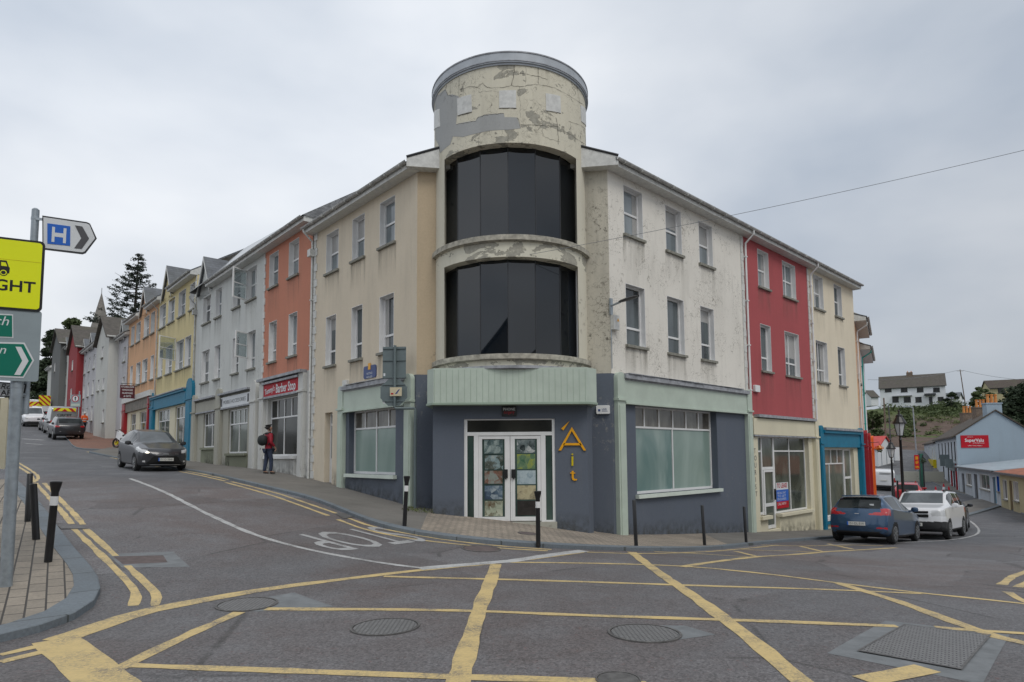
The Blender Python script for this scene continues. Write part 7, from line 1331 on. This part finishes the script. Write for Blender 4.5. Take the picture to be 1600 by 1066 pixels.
for k in range(170):
    u = rnd.uniform(1384, 1545); v = rnd.gauss(636+(u-1384)*.03, 6.5) if k < 125 else rnd.uniform(640, 690)
    if k >= 125: u = rnd.choice([rnd.uniform(1345, 1385), rnd.uniform(1405, 1425), rnd.uniform(1400, 1470)]); 
    q = hp(u, v); 
    if q.y > 142: q.y = 142; q.z = hz(q.x, 142)
    r_ = rnd.uniform(.5, 1.25)*(1 if k < 125 else .7); leaves(sh, rnd, q+Vector((0, 0, r_*.5)), (r_*1.3, r_*1.1, r_*.75), 70, .22)
tag(obj('hillside_scrub', sh, M['leaf_mid']), 'tangled green scrub covering the bank below the white house', 'scrub', kind='stuff')
gp_ = MB()
for k in range(60):
    u = rnd.uniform(1385, 1530); q = hp(u, rnd.uniform(646, 684)); r_ = rnd.uniform(.4, .9); leaves(gp_, rnd, q+Vector((0, 0, r_*.3)), (r_*1.5, r_*1.2, r_*.5), 40, .16)
tag(obj('hillside_grass', gp_, M['leaf_light']), 'light green grass tufts on the brown hillside', 'grass', kind='stuff')
for u, v, vt, r, lb, mt in ((1364, 672, 645, 1.8, 'dark bush at the left foot of the hillside beside the terrace end', 'leaf_mid'), (1372, 694, 672, 1.6, 'green bush above the red roof of the white shed', 'leaf_mid'), (1487, 641, 613, 1.3, 'round green tree right of the white house on the hill', 'leaf_dark'), (1534, 640, 606, 2.2, 'small green tree in front of the cream hillside house', 'leaf_mid')):
    q = hp(u, v); h = (v-vt)*q.y/1000; tree(q, h, r, lb, int(u), mt, 22, 110, .26, False, None, .15)
for u, Y, vt, r, lb, sd in ((1562, 92, 638, 2.2, 'dark tree immediately behind the blue gable chimney', 1), (1592, 96, 604, 4.0, 'largest dark tree at the right edge behind the blue gable', 2), (1626, 92, 598, 4.4, 'dark tree cut by the right edge of the photo', 3)):
    q = at(u, 700, Y); q.z = -1; tree(q, at(u, vt, Y).z+1, r, lb, sd+40, 'leaf_dark', 60, 150, .3, False, 'dark trees behind the blue gable house', .2)
# ---- houses on the hill
def hill_house(name, F, a0, a1, z0, ze, zr_, mat, rmat, label, H, depth=7, ch=None, door=None):
    p = F.pt((a0+a1)/2, z0, -1); t = thing(name, p, label, 'house'); obj('wall', wall(F, t, None, a0, a1, z0-1.5, ze, H, .2), M[mat], t)
    mb = MB()
    for a in (a0, a1): mb.add([F.pt(a, z0-1.5, 0), F.pt(a, z0-1.5, -depth), F.pt(a, ze, -depth), F.pt(a, zr_, -depth/2), F.pt(a, ze, 0)], [(0, 1, 2, 3, 4)])
    mb.quad(F.pt(a0, z0-1.5, -depth), F.pt(a1, z0-1.5, -depth), F.pt(a1, ze, -depth), F.pt(a0, ze, -depth)); obj('side_wall', mb, M[mat], t); r = MB(); w_ = F.pt(a1+.25, 0)-F.pt(a0-.25, 0)
    for q in ([(.3, ze-.1), (-depth/2, zr_+.1), (-depth/2, zr_-.05), (.3, ze-.22)], [(-depth-.3, ze-.1), (-depth/2, zr_+.1), (-depth/2, zr_-.05), (-depth-.3, ze-.22)]): r.prism([F.pt(a0-.25, z, o) for o, z in q], w_)
    obj('roof', r, M[rmat], t); mb = MB(); mb.fb(F, a0-.2, a1+.2, ze-.24, ze-.12, .3, .4); obj('gutter', mb, M['dark_trim'], t)
    for h in H: window(F, t, *h, v=(.5,), pane='glass_dark', sill='dark_trim', d=.1, fw=.07, fmat='dark_trim', lining=None)
    if ch:
        for c in ch: mb = MB(); mb.fb(F, c-.65, c+.65, zr_-.8, zr_+.75, -depth/2-.4, -depth/2+.4); s = obj('chimney', mb, M['wood'], t); mb = MB(); [mb.lathe([(.11, 0), (.09, .3)], F.pt(c+x, zr_+.75, -depth/2), 8) for x in (-.35, .35)]; obj('chimney_pots', mb, M['terracotta'], s)
    if door: mb = MB(); mb.fb(F, *door, -.05, .03); obj('door', mb, M['dark_trim'], t)
    return t
q = at(1376, 634, 150); FH = Facade((q.x, q.y), (.84, -.52)); hx = lambda u, v: FH.px(u, v); zb = hx(1470, 637)[1]; ze = hx(1430, 604)[1]; H = []
for a, b in ((1382.5, 1393), (1407.5, 1418), (1432.5, 1443), (1458, 1468.5)): H.append((hx(a, 610)[0], hx(b, 610)[0], hx(a, 613)[1], hx(a, 606)[1]))
for a, b in ((1394, 1404), (1412, 1423), (1430, 1440), (1465, 1474.5)): H.append((hx(a, 622)[0], hx(b, 622)[0], hx(a, 629)[1], hx(a, 620.5)[1]))
hh = hill_house('hillside_house', FH, 0, hx(1478, 620)[0], zb, ze, hx(1430, 586)[1]+.3, 'house_white', 'slate_brown', 'long white two storey semi-detached house with a brown roof on top of the hill', H, 7, [hx(1422, 600)[0]], (hx(1451.5, 625)[0], hx(1457, 625)[0], hx(1455, 632)[1], hx(1455, 620)[1]))
mb = MB(); mb.fb(FH, hx(1444, 616)[0], hx(1462, 616)[0], hx(1450, 618.5)[1], hx(1450, 615.5)[1], 0, 1.2); obj('porch_roof', mb, M['dark_trim'], hh); mb = MB(); mb.fb(FH, hx(1394, 618)[0], hx(1425, 618)[0], hx(1410, 619.5)[1], hx(1410, 618.5)[1], 0, 1.); obj('canopy', mb, M['lead'], hh)
q = at(1361, 625, 165); F_ = Facade((q.x, q.y), (1, 0)); hill_house('hillside_house', F_, 0, 1.9, at(1365, 625, 165).z, at(1365, 620, 165).z, at(1365, 609, 165).z, 'house_white', 'slate_brown', 'tiny dark roofed house left of the long white hillside house', [], 5)
q = at(1549, 640, 140); F_ = Facade((q.x, q.y), (.9, -.42)); hq = lambda u, v: F_.px(u, v); hill_house('hillside_house', F_, 0, hq(1640, 620)[0], hq(1560, 635)[1], hq(1560, 605.5)[1], hq(1560, 592)[1], 'buff', 'tile_brown', 'cream hillside house with brown tiled roof half hidden by the dark trees', [(hq(1559, 610)[0], hq(1570, 610)[0], hq(1560, 614.5)[1], hq(1560, 607)[1])], 8)
q = at(1498, 634, 152); F_ = Facade((q.x, q.y), (.75, .66)); hq = lambda u, v: F_.px(u, v); a1_ = 3.2
t = thing('cottage', F_.pt(1.5, q.z, -1), 'small white gabled cottage with dark roof behind the leaning pole on the hill', 'house'); zE, zK = at(1500, 622, 152).z, at(1510, 613, 152).z
mb = MB(); mb.prism([F_.pt(0, q.z-2, 0), F_.pt(3.6, q.z-2, 0), F_.pt(3.6, zE, 0), F_.pt(1.8, zK, 0), F_.pt(0, zE, 0)], F_.pt(0, 0, -8)-F_.pt(0, 0, 0)); obj('wall', mb, M['house_white'], t); mb = MB()
for a in (-.3, 3.9): mb.prism([F_.pt(1.8, zK+.15, .3), F_.pt(a, zE-.1, .3), F_.pt(a, zE-.2, .3), F_.pt(1.8, zK+.03, .3)], F_.pt(0, 0, -8.5)-F_.pt(0, 0, 0))
obj('roof', mb, M['slate'], t)
# ---- utility poles and wires on the hill
def upole(u, v, vt, Y, label, arm=True, lean=0, r=.11, mat='wood', lamp=False, name='utility_pole'):
    q = hp(u, v) if Y is None else at(u, v, Y)
    if Y is not None: q.z = max(gz(q.x, q.y), hz(q.x, q.y) if q.y > 80 else -9)
    zt_ = at(u, vt, q.y).z; t = thing(name, q, label, 'pole'); mb = MB(); top = Vector((q.x+lean, q.y, zt_)); mb.tube([q-Vector((0, 0, .3)), top], [r, r*.75], 8); obj('post', mb, M[mat], t)
    if arm: mb = MB(); mb.box(top.x-.7, top.x+.7, top.y-.05, top.y+.05, top.z-.35, top.z-.25); obj('crossarm', mb, M[mat], t)
    if lamp: mb = MB(); mb.tube([top, top+Vector((-.5, 0, .1))], .04, 6); mb.box(top.x-1.1, top.x-.4, top.y-.12, top.y+.12, top.z+.05, top.z+.17); obj('lamp_head', mb, M['steel'], t)
    return top
T1 = upole(1509, 634, 577.5, 140, 'leaning timber utility pole against the sky on the hill', lean=-.75); upole(1434, 735, 637, 76, 'pale lamp column in front of the brown hillside', False, r=.09, mat='lead', lamp=True, name='lamp_column', lean=-.15)
upole(1385, 700, 622, 84, 'grey timber pole left of the lantern lamp against the hillside', False, r=.12); upole(1392, 700, 634, 86, 'dark thin pole next to the grey timber pole', False, r=.09, mat='chevron_grey')
wire((T1-Vector((.7, 0, .2)), at(1356, 593.5, 120)), .03, 'thin wire from the leaning hill pole towards the terrace', .6); wire((T1+Vector((.7, 0, -.2)), at(1640, 596, 120)), .03, 'thin wire from the leaning hill pole to the right edge', .5)
# ---- white shed with red roof
q = at(1372.5, 726, 80); F_ = Facade((q.x, q.y), (.8, .6)); zG = gz(q.x, q.y)-.5; zK = at(1384.5, 683, 81).z; zE = at(1374, 699, 80).z; w_ = 4.3; t = thing('shed', F_.pt(2, zG, -1), 'white gabled shed with a red roof at the foot of the hill', 'shed'); mb = MB(); mb.prism([F_.pt(0, zG, 0), F_.pt(w_, zG, 0), F_.pt(w_, zE-.2, 0), F_.pt(w_/2, zK, 0), F_.pt(0, zE, 0)], F_.pt(0, 0, -11)-F_.pt(0, 0, 0)); obj('wall', mb, M['house_white'], t); mb = MB()
for a in (-.25, w_+.25): mb.prism([F_.pt(w_/2, zK+.15, .2), F_.pt(a, zE-.15, .2), F_.pt(a, zE-.25, .2), F_.pt(w_/2, zK+.05, .2)], F_.pt(0, 0, -11.4)-F_.pt(0, 0, 0))
obj('roof', mb, M['red_roof'], t); mb = MB(); [mb.fb(F_, x, x+.06, zG, zE, 0, .05) for x in (.9, 2.3)]; obj('downpipe', mb, M['steel'], t)
q = at(1399, 724, 84); mb = MB(); mb.box(q.x, q.x+.9, q.y, q.y+4, -1, at(1402, 698, 84).z); solo('outbuilding', mb, M['house_white'], 'narrow white outbuilding just right of the red roofed shed', 'shed')
mb = MB(); a, b_ = at(1412, 738.5, 68), at(1475, 740, 66); mb.prism([(a.x, a.y, -1.6), (b_.x, b_.y, -1.6), (b_.x, b_.y+.3, -1.6), (a.x, a.y+.3, -1.6)], (0, 0, at(1440, 737, 67).z+1.6)); solo('boundary_wall', mb, M['shop_stone'], 'low pale wall closing the bottom of the right street', 'wall')
mb = MB(); a, b_ = at(1437.5, 746, 62), at(1444.5, 746, 62); mb.box(a.x, b_.x, 62, 62.1, -1.8, at(1440, 709, 62).z); solo('hoarding', mb, M['hoard'], 'narrow green hoarding right of the red and yellow banner', 'hoarding')
# ---- blue gabled building with the red sign
FG = Facade((39.9, 57.6), (1, -.08)); FS = Facade((39.9, 57.6), (.562, 1)); FS.n = Vector((-FS.d.y, FS.d.x)); gx_ = lambda u, v: FG.px(u, v); zE, zK = gx_(1498, 681)[1], gx_(1559, 642)[1]; wG = gx_(1620, 680)[0]; c = wG/2; t = thing('gable_building', FG.pt(1, -1.9, -2), 'blue grey gabled building with a red sign on its end wall and clay chimney pots', 'building')
LB = 22; mb = MB(); mb.add([FG.pt(0, -3, 0), FG.pt(wG, -3, 0), FG.pt(wG, zE, 0), FG.pt(c, zK, 0), FG.pt(0, zE, 0)], [(0, 1, 2, 3, 4)]); obj('gable_wall', mb, M['gable_blue'], t)
H = [(x, x+.9, .95, 2.6) for x in (1.2, 3.9, 6.8, 10., 13.5, 17.5)] + [(x, x+1.3, -1.7, .1) for x in (3., 8., 13.)]; obj('wall', wall(FS, t, None, 0, LB, -3, zE, H), M['pale_blue'], t)
for h in H: window(FS, t, *h, h=(.5,), pane='glass_dark', d=.12, lining=None, fmat='chevron_grey')
off_ = FS.pt(LB, 0)-FS.pt(0, 0); mb = MB(); A = FG.pt(-.15, zE-.05, .15)+Vector((FS.n.x, FS.n.y, 0))*.25; K_ = FG.pt(c, zK+.12, .15); B_ = FG.pt(wG+.2, zE-.05, .15); dn = Vector((0, 0, -.12)); mb.prism([A, K_, K_+dn, A+dn], off_); mb.prism([B_, K_, K_+dn, B_+dn], off_); obj('roof', mb, M['tile_brown'], t)
mb = MB(); mb.fb(FS, 0, LB, zE-.15, zE-.03, .2, .32); obj('gutter', mb, M['dark_trim'], t)
def stack(F, a, o, w_, d_, z0, z1, n, mat, dirv):
    mb = MB(); mb.fb(F, a-w_/2, a+w_/2, z0, z1, o-d_/2, o+d_/2); mb.fb(F, a-w_/2-.06, a+w_/2+.06, z1, z1+.1, o-d_/2-.06, o+d_/2+.06); s = obj('chimney', mb, M[mat], t)
    for k in range(n): p = F.pt(a+(k-(n-1)/2)*.34, z1+.1, o); pm = MB(); pm.lathe([(.13, 0), (.12, .1), (.10, .65), (.13, .68), (.13, .78)], p, 10); obj('chimney_pot', pm, M['terracotta'], s, smooth=True)
stack(FG, c, -.31, 1.3, .6, zK-.7, gx_(1559, 631)[1], 3, 'gable_blue', None)
for tt, v1 in ((8.5, 637), (19, 648)):
    p = FG.pt(c, 0, 0)+Vector((FS.d.x, FS.d.y, 0))*tt; Fq = Facade((p.x, p.y), (1, -.08)); stack(Fq, 0, 0, 1.25, .7, zK-.5, zK+.75, 3, 'wood', None)
a0_, z1_ = gx_(1500.5, 680.5); a1_, z0_ = gx_(1545, 699.5); mb = MB(); mb.fb(FG, a0_, a1_, z0_, z1_, 0.002, .05); sg = solo('wall_sign', mb, M['sign_red'], 'red sign reading SuperValu on the blue grey gable end', 'sign'); RL[sg.name] = sg.location.copy(); mb = MB(); ww = a1_-a0_; hh_ = z1_-z0_
ftext(mb, FG, 'SuperValu', a0_+ww*.14, z0_+hh_*.48, W=ww*.68, H=hh_*.26, o=.055, bold=True); ftext(mb, FG, 'of Ballyhaunis', a0_+ww*.42, z0_+hh_*.34, W=ww*.42, H=hh_*.08, o=.055); ftext(mb, FG, 'welcome to', a0_+ww*.22, z0_+hh_*.84, W=ww*.22, H=hh_*.07, o=.055); ftext(mb, FG, 'OPEN 7 DAYS WEEKLY', a0_+ww*.24, z0_+hh_*.12, W=ww*.52, H=hh_*.08, o=.055); obj('lettering', mb, M['sign_white'], sg)
for s0, s1, z0_, z1_, m_ in ((1., 1.25, -3, .6, 'burgundy'), (5.2, 5.4, -3, .6, 'burgundy')): mb = MB(); mb.fb(FS, s0, s1, z0_, z1_, 0, .12); obj('pilaster', mb, M[m_], t)
mb = MB(); mb.fb(FS, 1.0, 5.4, -.1, .6, .0, .2); obj('fascia', mb, M['grey_green'], t)
mb = MB(); mb.fb(FS, 1.6, 1.75, .2, 1.0, .2, .8); mb.fb(FS, 4.2, 4.35, .3, 1.4, .25, 1.); s2 = solo('hanging_sign', mb, M['grey_green'], 'dark hanging sign boards projecting from the blue grey terrace on the right', 'sign')
# house with the yellow shop beyond
s0, s1 = LB+.02, LB+20; p = FS.pt(s0+2, -1.9, -2); t2 = thing('yellow_shop_building', p, 'far grey terrace house with a mustard yellow shop front on the right side', 'building'); H = [(s0+x, s0+x+.9, .7, 2.3) for x in (1.5, 5, 9, 13)]; obj('wall', wall(FS, t2, None, s0, s1, -3, zE-.2, H), M['pale_blue'], t2)
for h in H: window(FS, t2, *h, h=(.5,), pane='glass_dark', d=.12)
mb = MB(); dn = Vector((0, 0, -.12)); o_ = FS.pt(s1-s0, 0)-FS.pt(0, 0); P0_ = FS.pt(s0, zE-.25, .25); P1_ = FS.pt(s0, zK-.5, -3.6); P2_ = FS.pt(s0, zE-.25, -7.4); mb.prism([P0_, P1_, P1_+dn, P0_+dn], o_); mb.prism([P2_, P1_, P1_+dn, P2_+dn], o_); obj('roof', mb, M['tile_brown'], t2)
mb = MB(); mb.fb(FS, s0+.2, s0+8, .0, .75, 0, .35); mb.fb(FS, s0+.2, s0+1.2, -3, 0, 0, .3); mb.fb(FS, s0+7, s0+8, -3, 0, 0, .3); obj('shop_front', mb, M['gold_green'], t2)
# ---- low street buildings at the right edge
FX = Facade((39.95, 57.7), (-.46, -.89)); FX.n = Vector((FX.d.y, -FX.d.x)); FX.n = Vector((-.888, .459))
def lowb(name, s0, s1, ze, mat, rmat, label, ops, rise=1.):
    p = FX.pt((s0+s1)/2, -1.95, -2); t = thing(name, p, label, 'building'); H = [o[:4] for o in ops]; obj('wall', wall(FX, t, None, s0, s1, -3.2, ze, H, .2), M[mat], t); mb = MB(); mb.quad(FX.pt(s1, -3.2, 0), FX.pt(s1, -3.2, -7), FX.pt(s1, ze+rise, -7), FX.pt(s1, ze, 0)); mb.quad(FX.pt(s0, -3.2, 0), FX.pt(s0, -3.2, -7), FX.pt(s0, ze+rise, -7), FX.pt(s0, ze, 0)); mb.quad(FX.pt(s0, -3.2, -7), FX.pt(s1, -3.2, -7), FX.pt(s1, ze+rise, -7), FX.pt(s0, ze+rise, -7)); obj('side_wall', mb, M[mat], t)
    mb = MB(); mb.prism([FX.pt(s0-.1, ze+.02, .3), FX.pt(s0-.1, ze+rise, -7), FX.pt(s0-.1, ze+rise-.1, -7), FX.pt(s0-.1, ze-.08, .3)], FX.pt(s1-s0+.2, 0)-FX.pt(0, 0)); obj('roof', mb, M[rmat], t); mb = MB(); mb.fb(FX, s0, s1, ze-.12, ze-.0, .3, .42); obj('gutter', mb, M['chevron_grey'], t)
    for o in ops:
        if o[4] == 'w': window(FX, t, *o[:4], v=(.5,), pane='glass_dark', d=.1, fmat=o[5] if len(o) > 5 else 'white')
        else: mb = MB(); mb.fb(FX, *o[:4], -.15, -.1); obj('door', mb, M[o[5]], t)
    return t
sx = lambda u, v: FX.px(u, v)[0]
lowb('low_building', .3, sx(1562, 750), .38, 'pale_blue', 'sheet_roof', 'low blue grey shop building with sheet roof against the blue gable', [(sx(1503, 750), sx(1507, 750), -2.2, -.2, 'd', 'dark_trim'), (sx(1510, 750), sx(1518, 750), -1.1, -.1, 'w'), (sx(1522, 750), sx(1527, 750), -2.2, -.1, 'd', 'dark_trim'), (sx(1531, 750), sx(1546, 750), -1.1, .0, 'w'), (sx(1551, 750), sx(1555, 750), -2.3, -.1, 'd', 'blue'), (sx(1557.5, 750), sx(1561, 750), -1., 0, 'w', 'sign_blue')], .9)
lowb('low_building', sx(1562.3, 750), 31, .32, 'buff', 'rust', 'low buff building with a rusty roof at the right edge of the photo', [(sx(1567, 760), sx(1573.5, 760), -1.4, -.15, 'w'), (sx(1577, 760), sx(1581, 760), -2.3, -.15, 'd', 'sign_maroon'), (sx(1583, 760), sx(1591, 760), -1.3, -.15, 'w')], 1.1)
rwp = [((1452, 752), FS.pt(28, 0, -.3)), ((1472, 761), FS.pt(8, 0, -.3)), ((1484, 768), FX.pt(1, 0, -.3)), ((1530, 779), FX.pt(10, 0, -.3)), ((1566, 791), FX.pt(18, 0, -.3)), ((1600, 804), FX.pt(24, 0, -.3)), ((1660, 830), FX.pt(31, 0, -.3))]
pavement('right_pavement', [(k, (i.x, i.y)) for k, i in rwp], M['footpath'], .2, 5)
# ---- lanterns, posts, banner, cones
def lantern(u, Y, vtop, label, basket=False):
    q = at(u, 720, Y); q.z = gz(q.x, q.y); top = at(u, vtop, Y).z; t = thing('street_lantern', q, label, 'street lamp', 'black lantern posts on the right street'); h = top-q.z; c = (q.x, q.y, q.z)
    mb = MB(); mb.lathe([(.16, -.1), (.16, .3), (.11, .45), (.10, 1.2), (.07, 1.3), (.055, h-1.45), (.08, h-1.42), (.05, h-1.38), (.05, h-1.25)], c, 14); obj('post', mb, M['black'], t, smooth=True)
    mb = MB(); n = 6; mb.lathe([(.13, h-1.22), (.245, h-.66)], c, n); gl = obj('lantern_glass', mb, M['lamp_clear'], t); mb = MB()
    for k in range(6): a = math.pi*k/3; mb.tube([(c[0]+.135*math.cos(a), c[1]+.135*math.sin(a), c[2]+h-1.23), (c[0]+.25*math.cos(a), c[1]+.25*math.sin(a), c[2]+h-.65)], .014, 5)
    mb.lathe([(.29, h-.67), (.29, h-.62), (.15, h-.36), (.13, h-.26), (.05, h-.22), (.03, h-.1), (.05, h-.06), (.012, h)], c, 12); mb.lathe([(.06, h-1.27), (.15, h-1.22)], c, 12); obj('lantern_frame', mb, M['black'], t)
    mb = MB(); mb.tube([(c[0]-.3, c[1], c[2]+h-1.75), (c[0]+.3, c[1], c[2]+h-1.75)], .018, 6); obj('ladder_bar', mb, M['black'], t); return q, h
lantern(1408.5, 30, 640, 'black lantern lamp post standing right behind the parked cars'); lantern(1393, 43, 686, 'farther black lantern lamp post left of the near one')
q = at(1444, 754, 58); q.z = gz(q.x, q.y); t = thing('basket_post', q, 'dark post with a hanging flower ball in the middle of the right street', 'post'); mb = MB(); mb.tube([q, Vector((q.x, q.y, at(1444, 711, 58).z))], .06, 8); obj('post', mb, M['black'], t); mb = MB(); leaves(mb, random.Random(9), (q.x, q.y, at(1443, 720, 58).z), (.3, .3, .28), 160, .07); obj('flower_ball', mb, M['leaf_dark'], t)
q = at(1404, 790, 37); q.z = gz(q.x, q.y); t = thing('short_sign_post', q, 'short black post with a small grey plate left of the red car', 'post'); mb = MB(); mb.tube([q, Vector((q.x, q.y, at(1404, 750, 37).z))], .05, 8); obj('post', mb, M['black'], t); mb = MB(); mb.box(q.x-.16, q.x+.16, q.y-.08, q.y-.06, at(1404, 751, 37).z, at(1404, 742, 37).z); obj('plate', mb, M['sign_grey'], t)
q = at(1432, 760, 50); q.z = gz(q.x, q.y); t = thing('banner', q, 'tall red banner with yellow figures on a thin post in the right street', 'banner'); B0, B1 = at(1428, 711, 50), at(1436.5, 733.5, 50); mb = MB(); mb.tube([(B1.x+.06, q.y, q.z), (B1.x+.06, q.y, B0.z+.1)], .03, 6); obj('post', mb, M['dark_trim'], t); mb = MB(); mb.box(B0.x, B1.x, 49.97, 50, B1.z, B0.z); fl_ = obj('flag', mb, M['sign_red'], t); mb = MB(); w_ = B1.x-B0.x; h_ = B0.z-B1.z
for k, s in enumerate(('88', '69', 'OPEN')): text(mb, s, (B0.x+w_*(.2 if k < 2 else .1), 49.96, B1.z+h_*(.68-.3*k)), (1, 0, 0), (0, 0, 1), w_*(.6 if k < 2 else .8), h_*(.22 if k < 2 else .16), bold=True)
obj('figures', mb, M['gold'], fl_)
cone0 = thing('traffic_cone', (0, 0, 0), 'x', 'traffic cone', 'red and white cones across the right street'); RL[cone0.name] = Vector((0, 0, 0)); mb = MB(); mb.lathe([(.19, .03), (.13, .25)], (0, 0, 0), 16); mb.lathe([(.088, .47), (.03, .75)], (0, 0, 0), 16); obj('cone_body', mb, M['sign_red'], cone0, smooth=True)
mb = MB(); mb.lathe([(.131, .25), (.088, .47)], (0, 0, 0), 16); obj('white_band', mb, M['sign_white'], cone0, smooth=True); mb = MB(); mb.box(-.22, .22, -.22, .22, 0, .03); obj('base', mb, M['orange_paint'], cone0)
for k, (u, v, Y, lb) in enumerate(((1423.5, 757, 54, 'traffic cone directly below the red banner'), (1430.5, 752, 60, 'farthest small traffic cone right of the banner foot'), (1441.5, 765, 52, 'traffic cone by the foot of the flower ball post'), (1462.3, 769, 53, 'traffic cone in the gap left of the kerbside pair'), (1474.8, 764, 56, 'traffic cone close to the burgundy pilaster, farther of the kerbside pair'), (1483, 770, 52, 'nearest traffic cone, rightmost, by the blue building corner'), (1407, 757, 58, 'leftmost traffic cone, just left of the near lantern post'))):
    o = cone0 if k == 0 else copy_tree(cone0); p = at(u, v, Y); o.location = (p.x, p.y, gz(p.x, p.y)+(PAVE if k in (4, 5) else .01)); o['label'] = lb
q = at(1374, 700, 33); t = thing('hanging_basket', q, 'small hanging basket of orange and yellow flowers beyond the orange pillar', 'hanging basket'); mb = MB(); leaves(mb, random.Random(2), q, (.22, .2, .12), 120, .05); obj('flowers', mb, M['amber'], t); mb = MB(); mb.tube([q+Vector((-.7, .2, .25)), q+Vector((0, 0, .3)), q], .015, 5); obj('bracket', mb, M['black'], t); mb = MB(); leaves(mb, random.Random(4), q-Vector((0, 0, .12)), (.16, .16, .12), 60, .05); obj('leaves', mb, M['leaf_mid'], t)
# ================================================================ ACROSS THE STREET, mirrored in the dark glass
for k, (x0, x1, y0, ze, zk, lb) in enumerate(((-15, -7.5, -9, 8.2, 12.4, 'gabled house across the street, mirrored in the dark tower glass'), (-4.5, 3, -11, 8.0, 12.0, 'middle gabled house across the street, mirrored as a dark outline in the tower glass'), (9, 17, -9, 7.5, 11.4, 'end house across the street, mirrored in the right panels of the tower'))):
    FB = Facade((x0, y0), (1, 0)); FB.n = Vector((0, 1)); z0 = gz(x0, y0); t = thing('opposite_house', FB.pt((x1-x0)/2, z0, -2), lb, 'house'); L_ = x1-x0; H = [(L_*f-.5, L_*f+.5, z, z+1.5) for f in ((.25, .75) if L_ < 10 else (.15, .38, .62, .85)) for z in (.9, 4.2)]
    top = [(0, ze), (L_/2, zk), (L_, ze)] if L_ < 10 else [(0, ze), (L_, ze), (L_, ze)]
    obj('wall', wall(FB, t, None, 0, L_, z0-1, ze, H, .2, top=top if L_ < 10 else None), M['dark_stone' if k != 1 else 'shop_stone'], t); body(FB, t, 0, L_, z0+1, ze, 'lilac', 7)
    for h in H: window(FB, t, *h, h=(.5,))
    mb = MB()
    if L_ < 10:
        for a, b in ((-.3, L_/2), (L_+.3, L_/2)): mb.prism([FB.pt(a, ze-.1, .3), FB.pt(b, zk+.1, .3), FB.pt(b, zk-.05, .3), FB.pt(a, ze-.25, .3)], FB.pt(0, 0, -7.6)-FB.pt(0, 0, 0))
    else: mb.prism([FB.pt(-.2, ze-.1, .35), FB.pt(-.2, zk, -3.5), FB.pt(-.2, ze-.1, -7.35)], FB.pt(L_+.4, 0)-FB.pt(0, 0))
    obj('roof', mb, M['slate_brown'], t); mb = MB(); c = L_*.5 if L_ > 10 else L_*.5; mb.fb(FB, c-.6, c+.6, zk-.6, zk+1.1, -3.9, -3.1); ch_ = obj('chimney', mb, M['shop_stone'], t); mb = MB(); [mb.lathe([(.12, 0), (.1, .45)], FB.pt(c+x, zk+1.1, -3.5), 8) for x in (-.3, .3)]; obj('chimney_pots', mb, M['terracotta'], ch_)
# ---------------------------------------------------------------- grime along the foot of the walls
def base_grime(F, a0, a1, parent, h=.55, o=.006, skip=()):
    n = max(2, int((a1-a0)/.35)); rows = []
    for k in range(n+1):
        a = a0+(a1-a0)*k/n; p = F.pt(a, 0, o); z = gz(p.x, p.y)+PAVE-.03; rows.append((F.pt(a, z, o), F.pt(a, z+h*random.uniform(.7, 1.2), o), 1., 0.))
    decal('base_grime', rows, M['base_grime'], parent)
base_grime(FR, .45, REND-.4, CB); base_grime(FL, .45, aP-.4, CB); base_grime(FL, aP+.05, LD[0]-.02, CB); base_grime(FD, .0, D0-.02, CB); base_grime(FD, D1+.02, FW, CB); base_grime(FC_R, .35, 1.06, CB, o=.01); base_grime(FC_L, .0, .6, CB, o=.01)
base_grime(FL, LEND+.2, LEND+.5, OB); base_grime(FL, so0+.05, so1+.3, OB); base_grime(FL, b1 if False else 14.9, 18.6, WB, o=.035); base_grime(FR, L2+.05, L3+.3, RB)
# weeds and litter caught in the corner between tower and left wall
wd = MB(); rw_ = random.Random(8)
for k in range(46):
    q = at(rw_.uniform(640, 690), 800, 1); c = Vector((rw_.uniform(-2.75, -1.95), rw_.uniform(15.85, 16.7), 0)); c.z = gz(c.x, c.y)+PAVE+.03; leaves(wd, rw_, c, (.07, .07, .04), 8, .022)
tag(obj('weeds', wd, M['leaf_light']), 'low weeds and dead leaves gathered in the corner left of the entrance wall', 'weeds', kind='stuff')
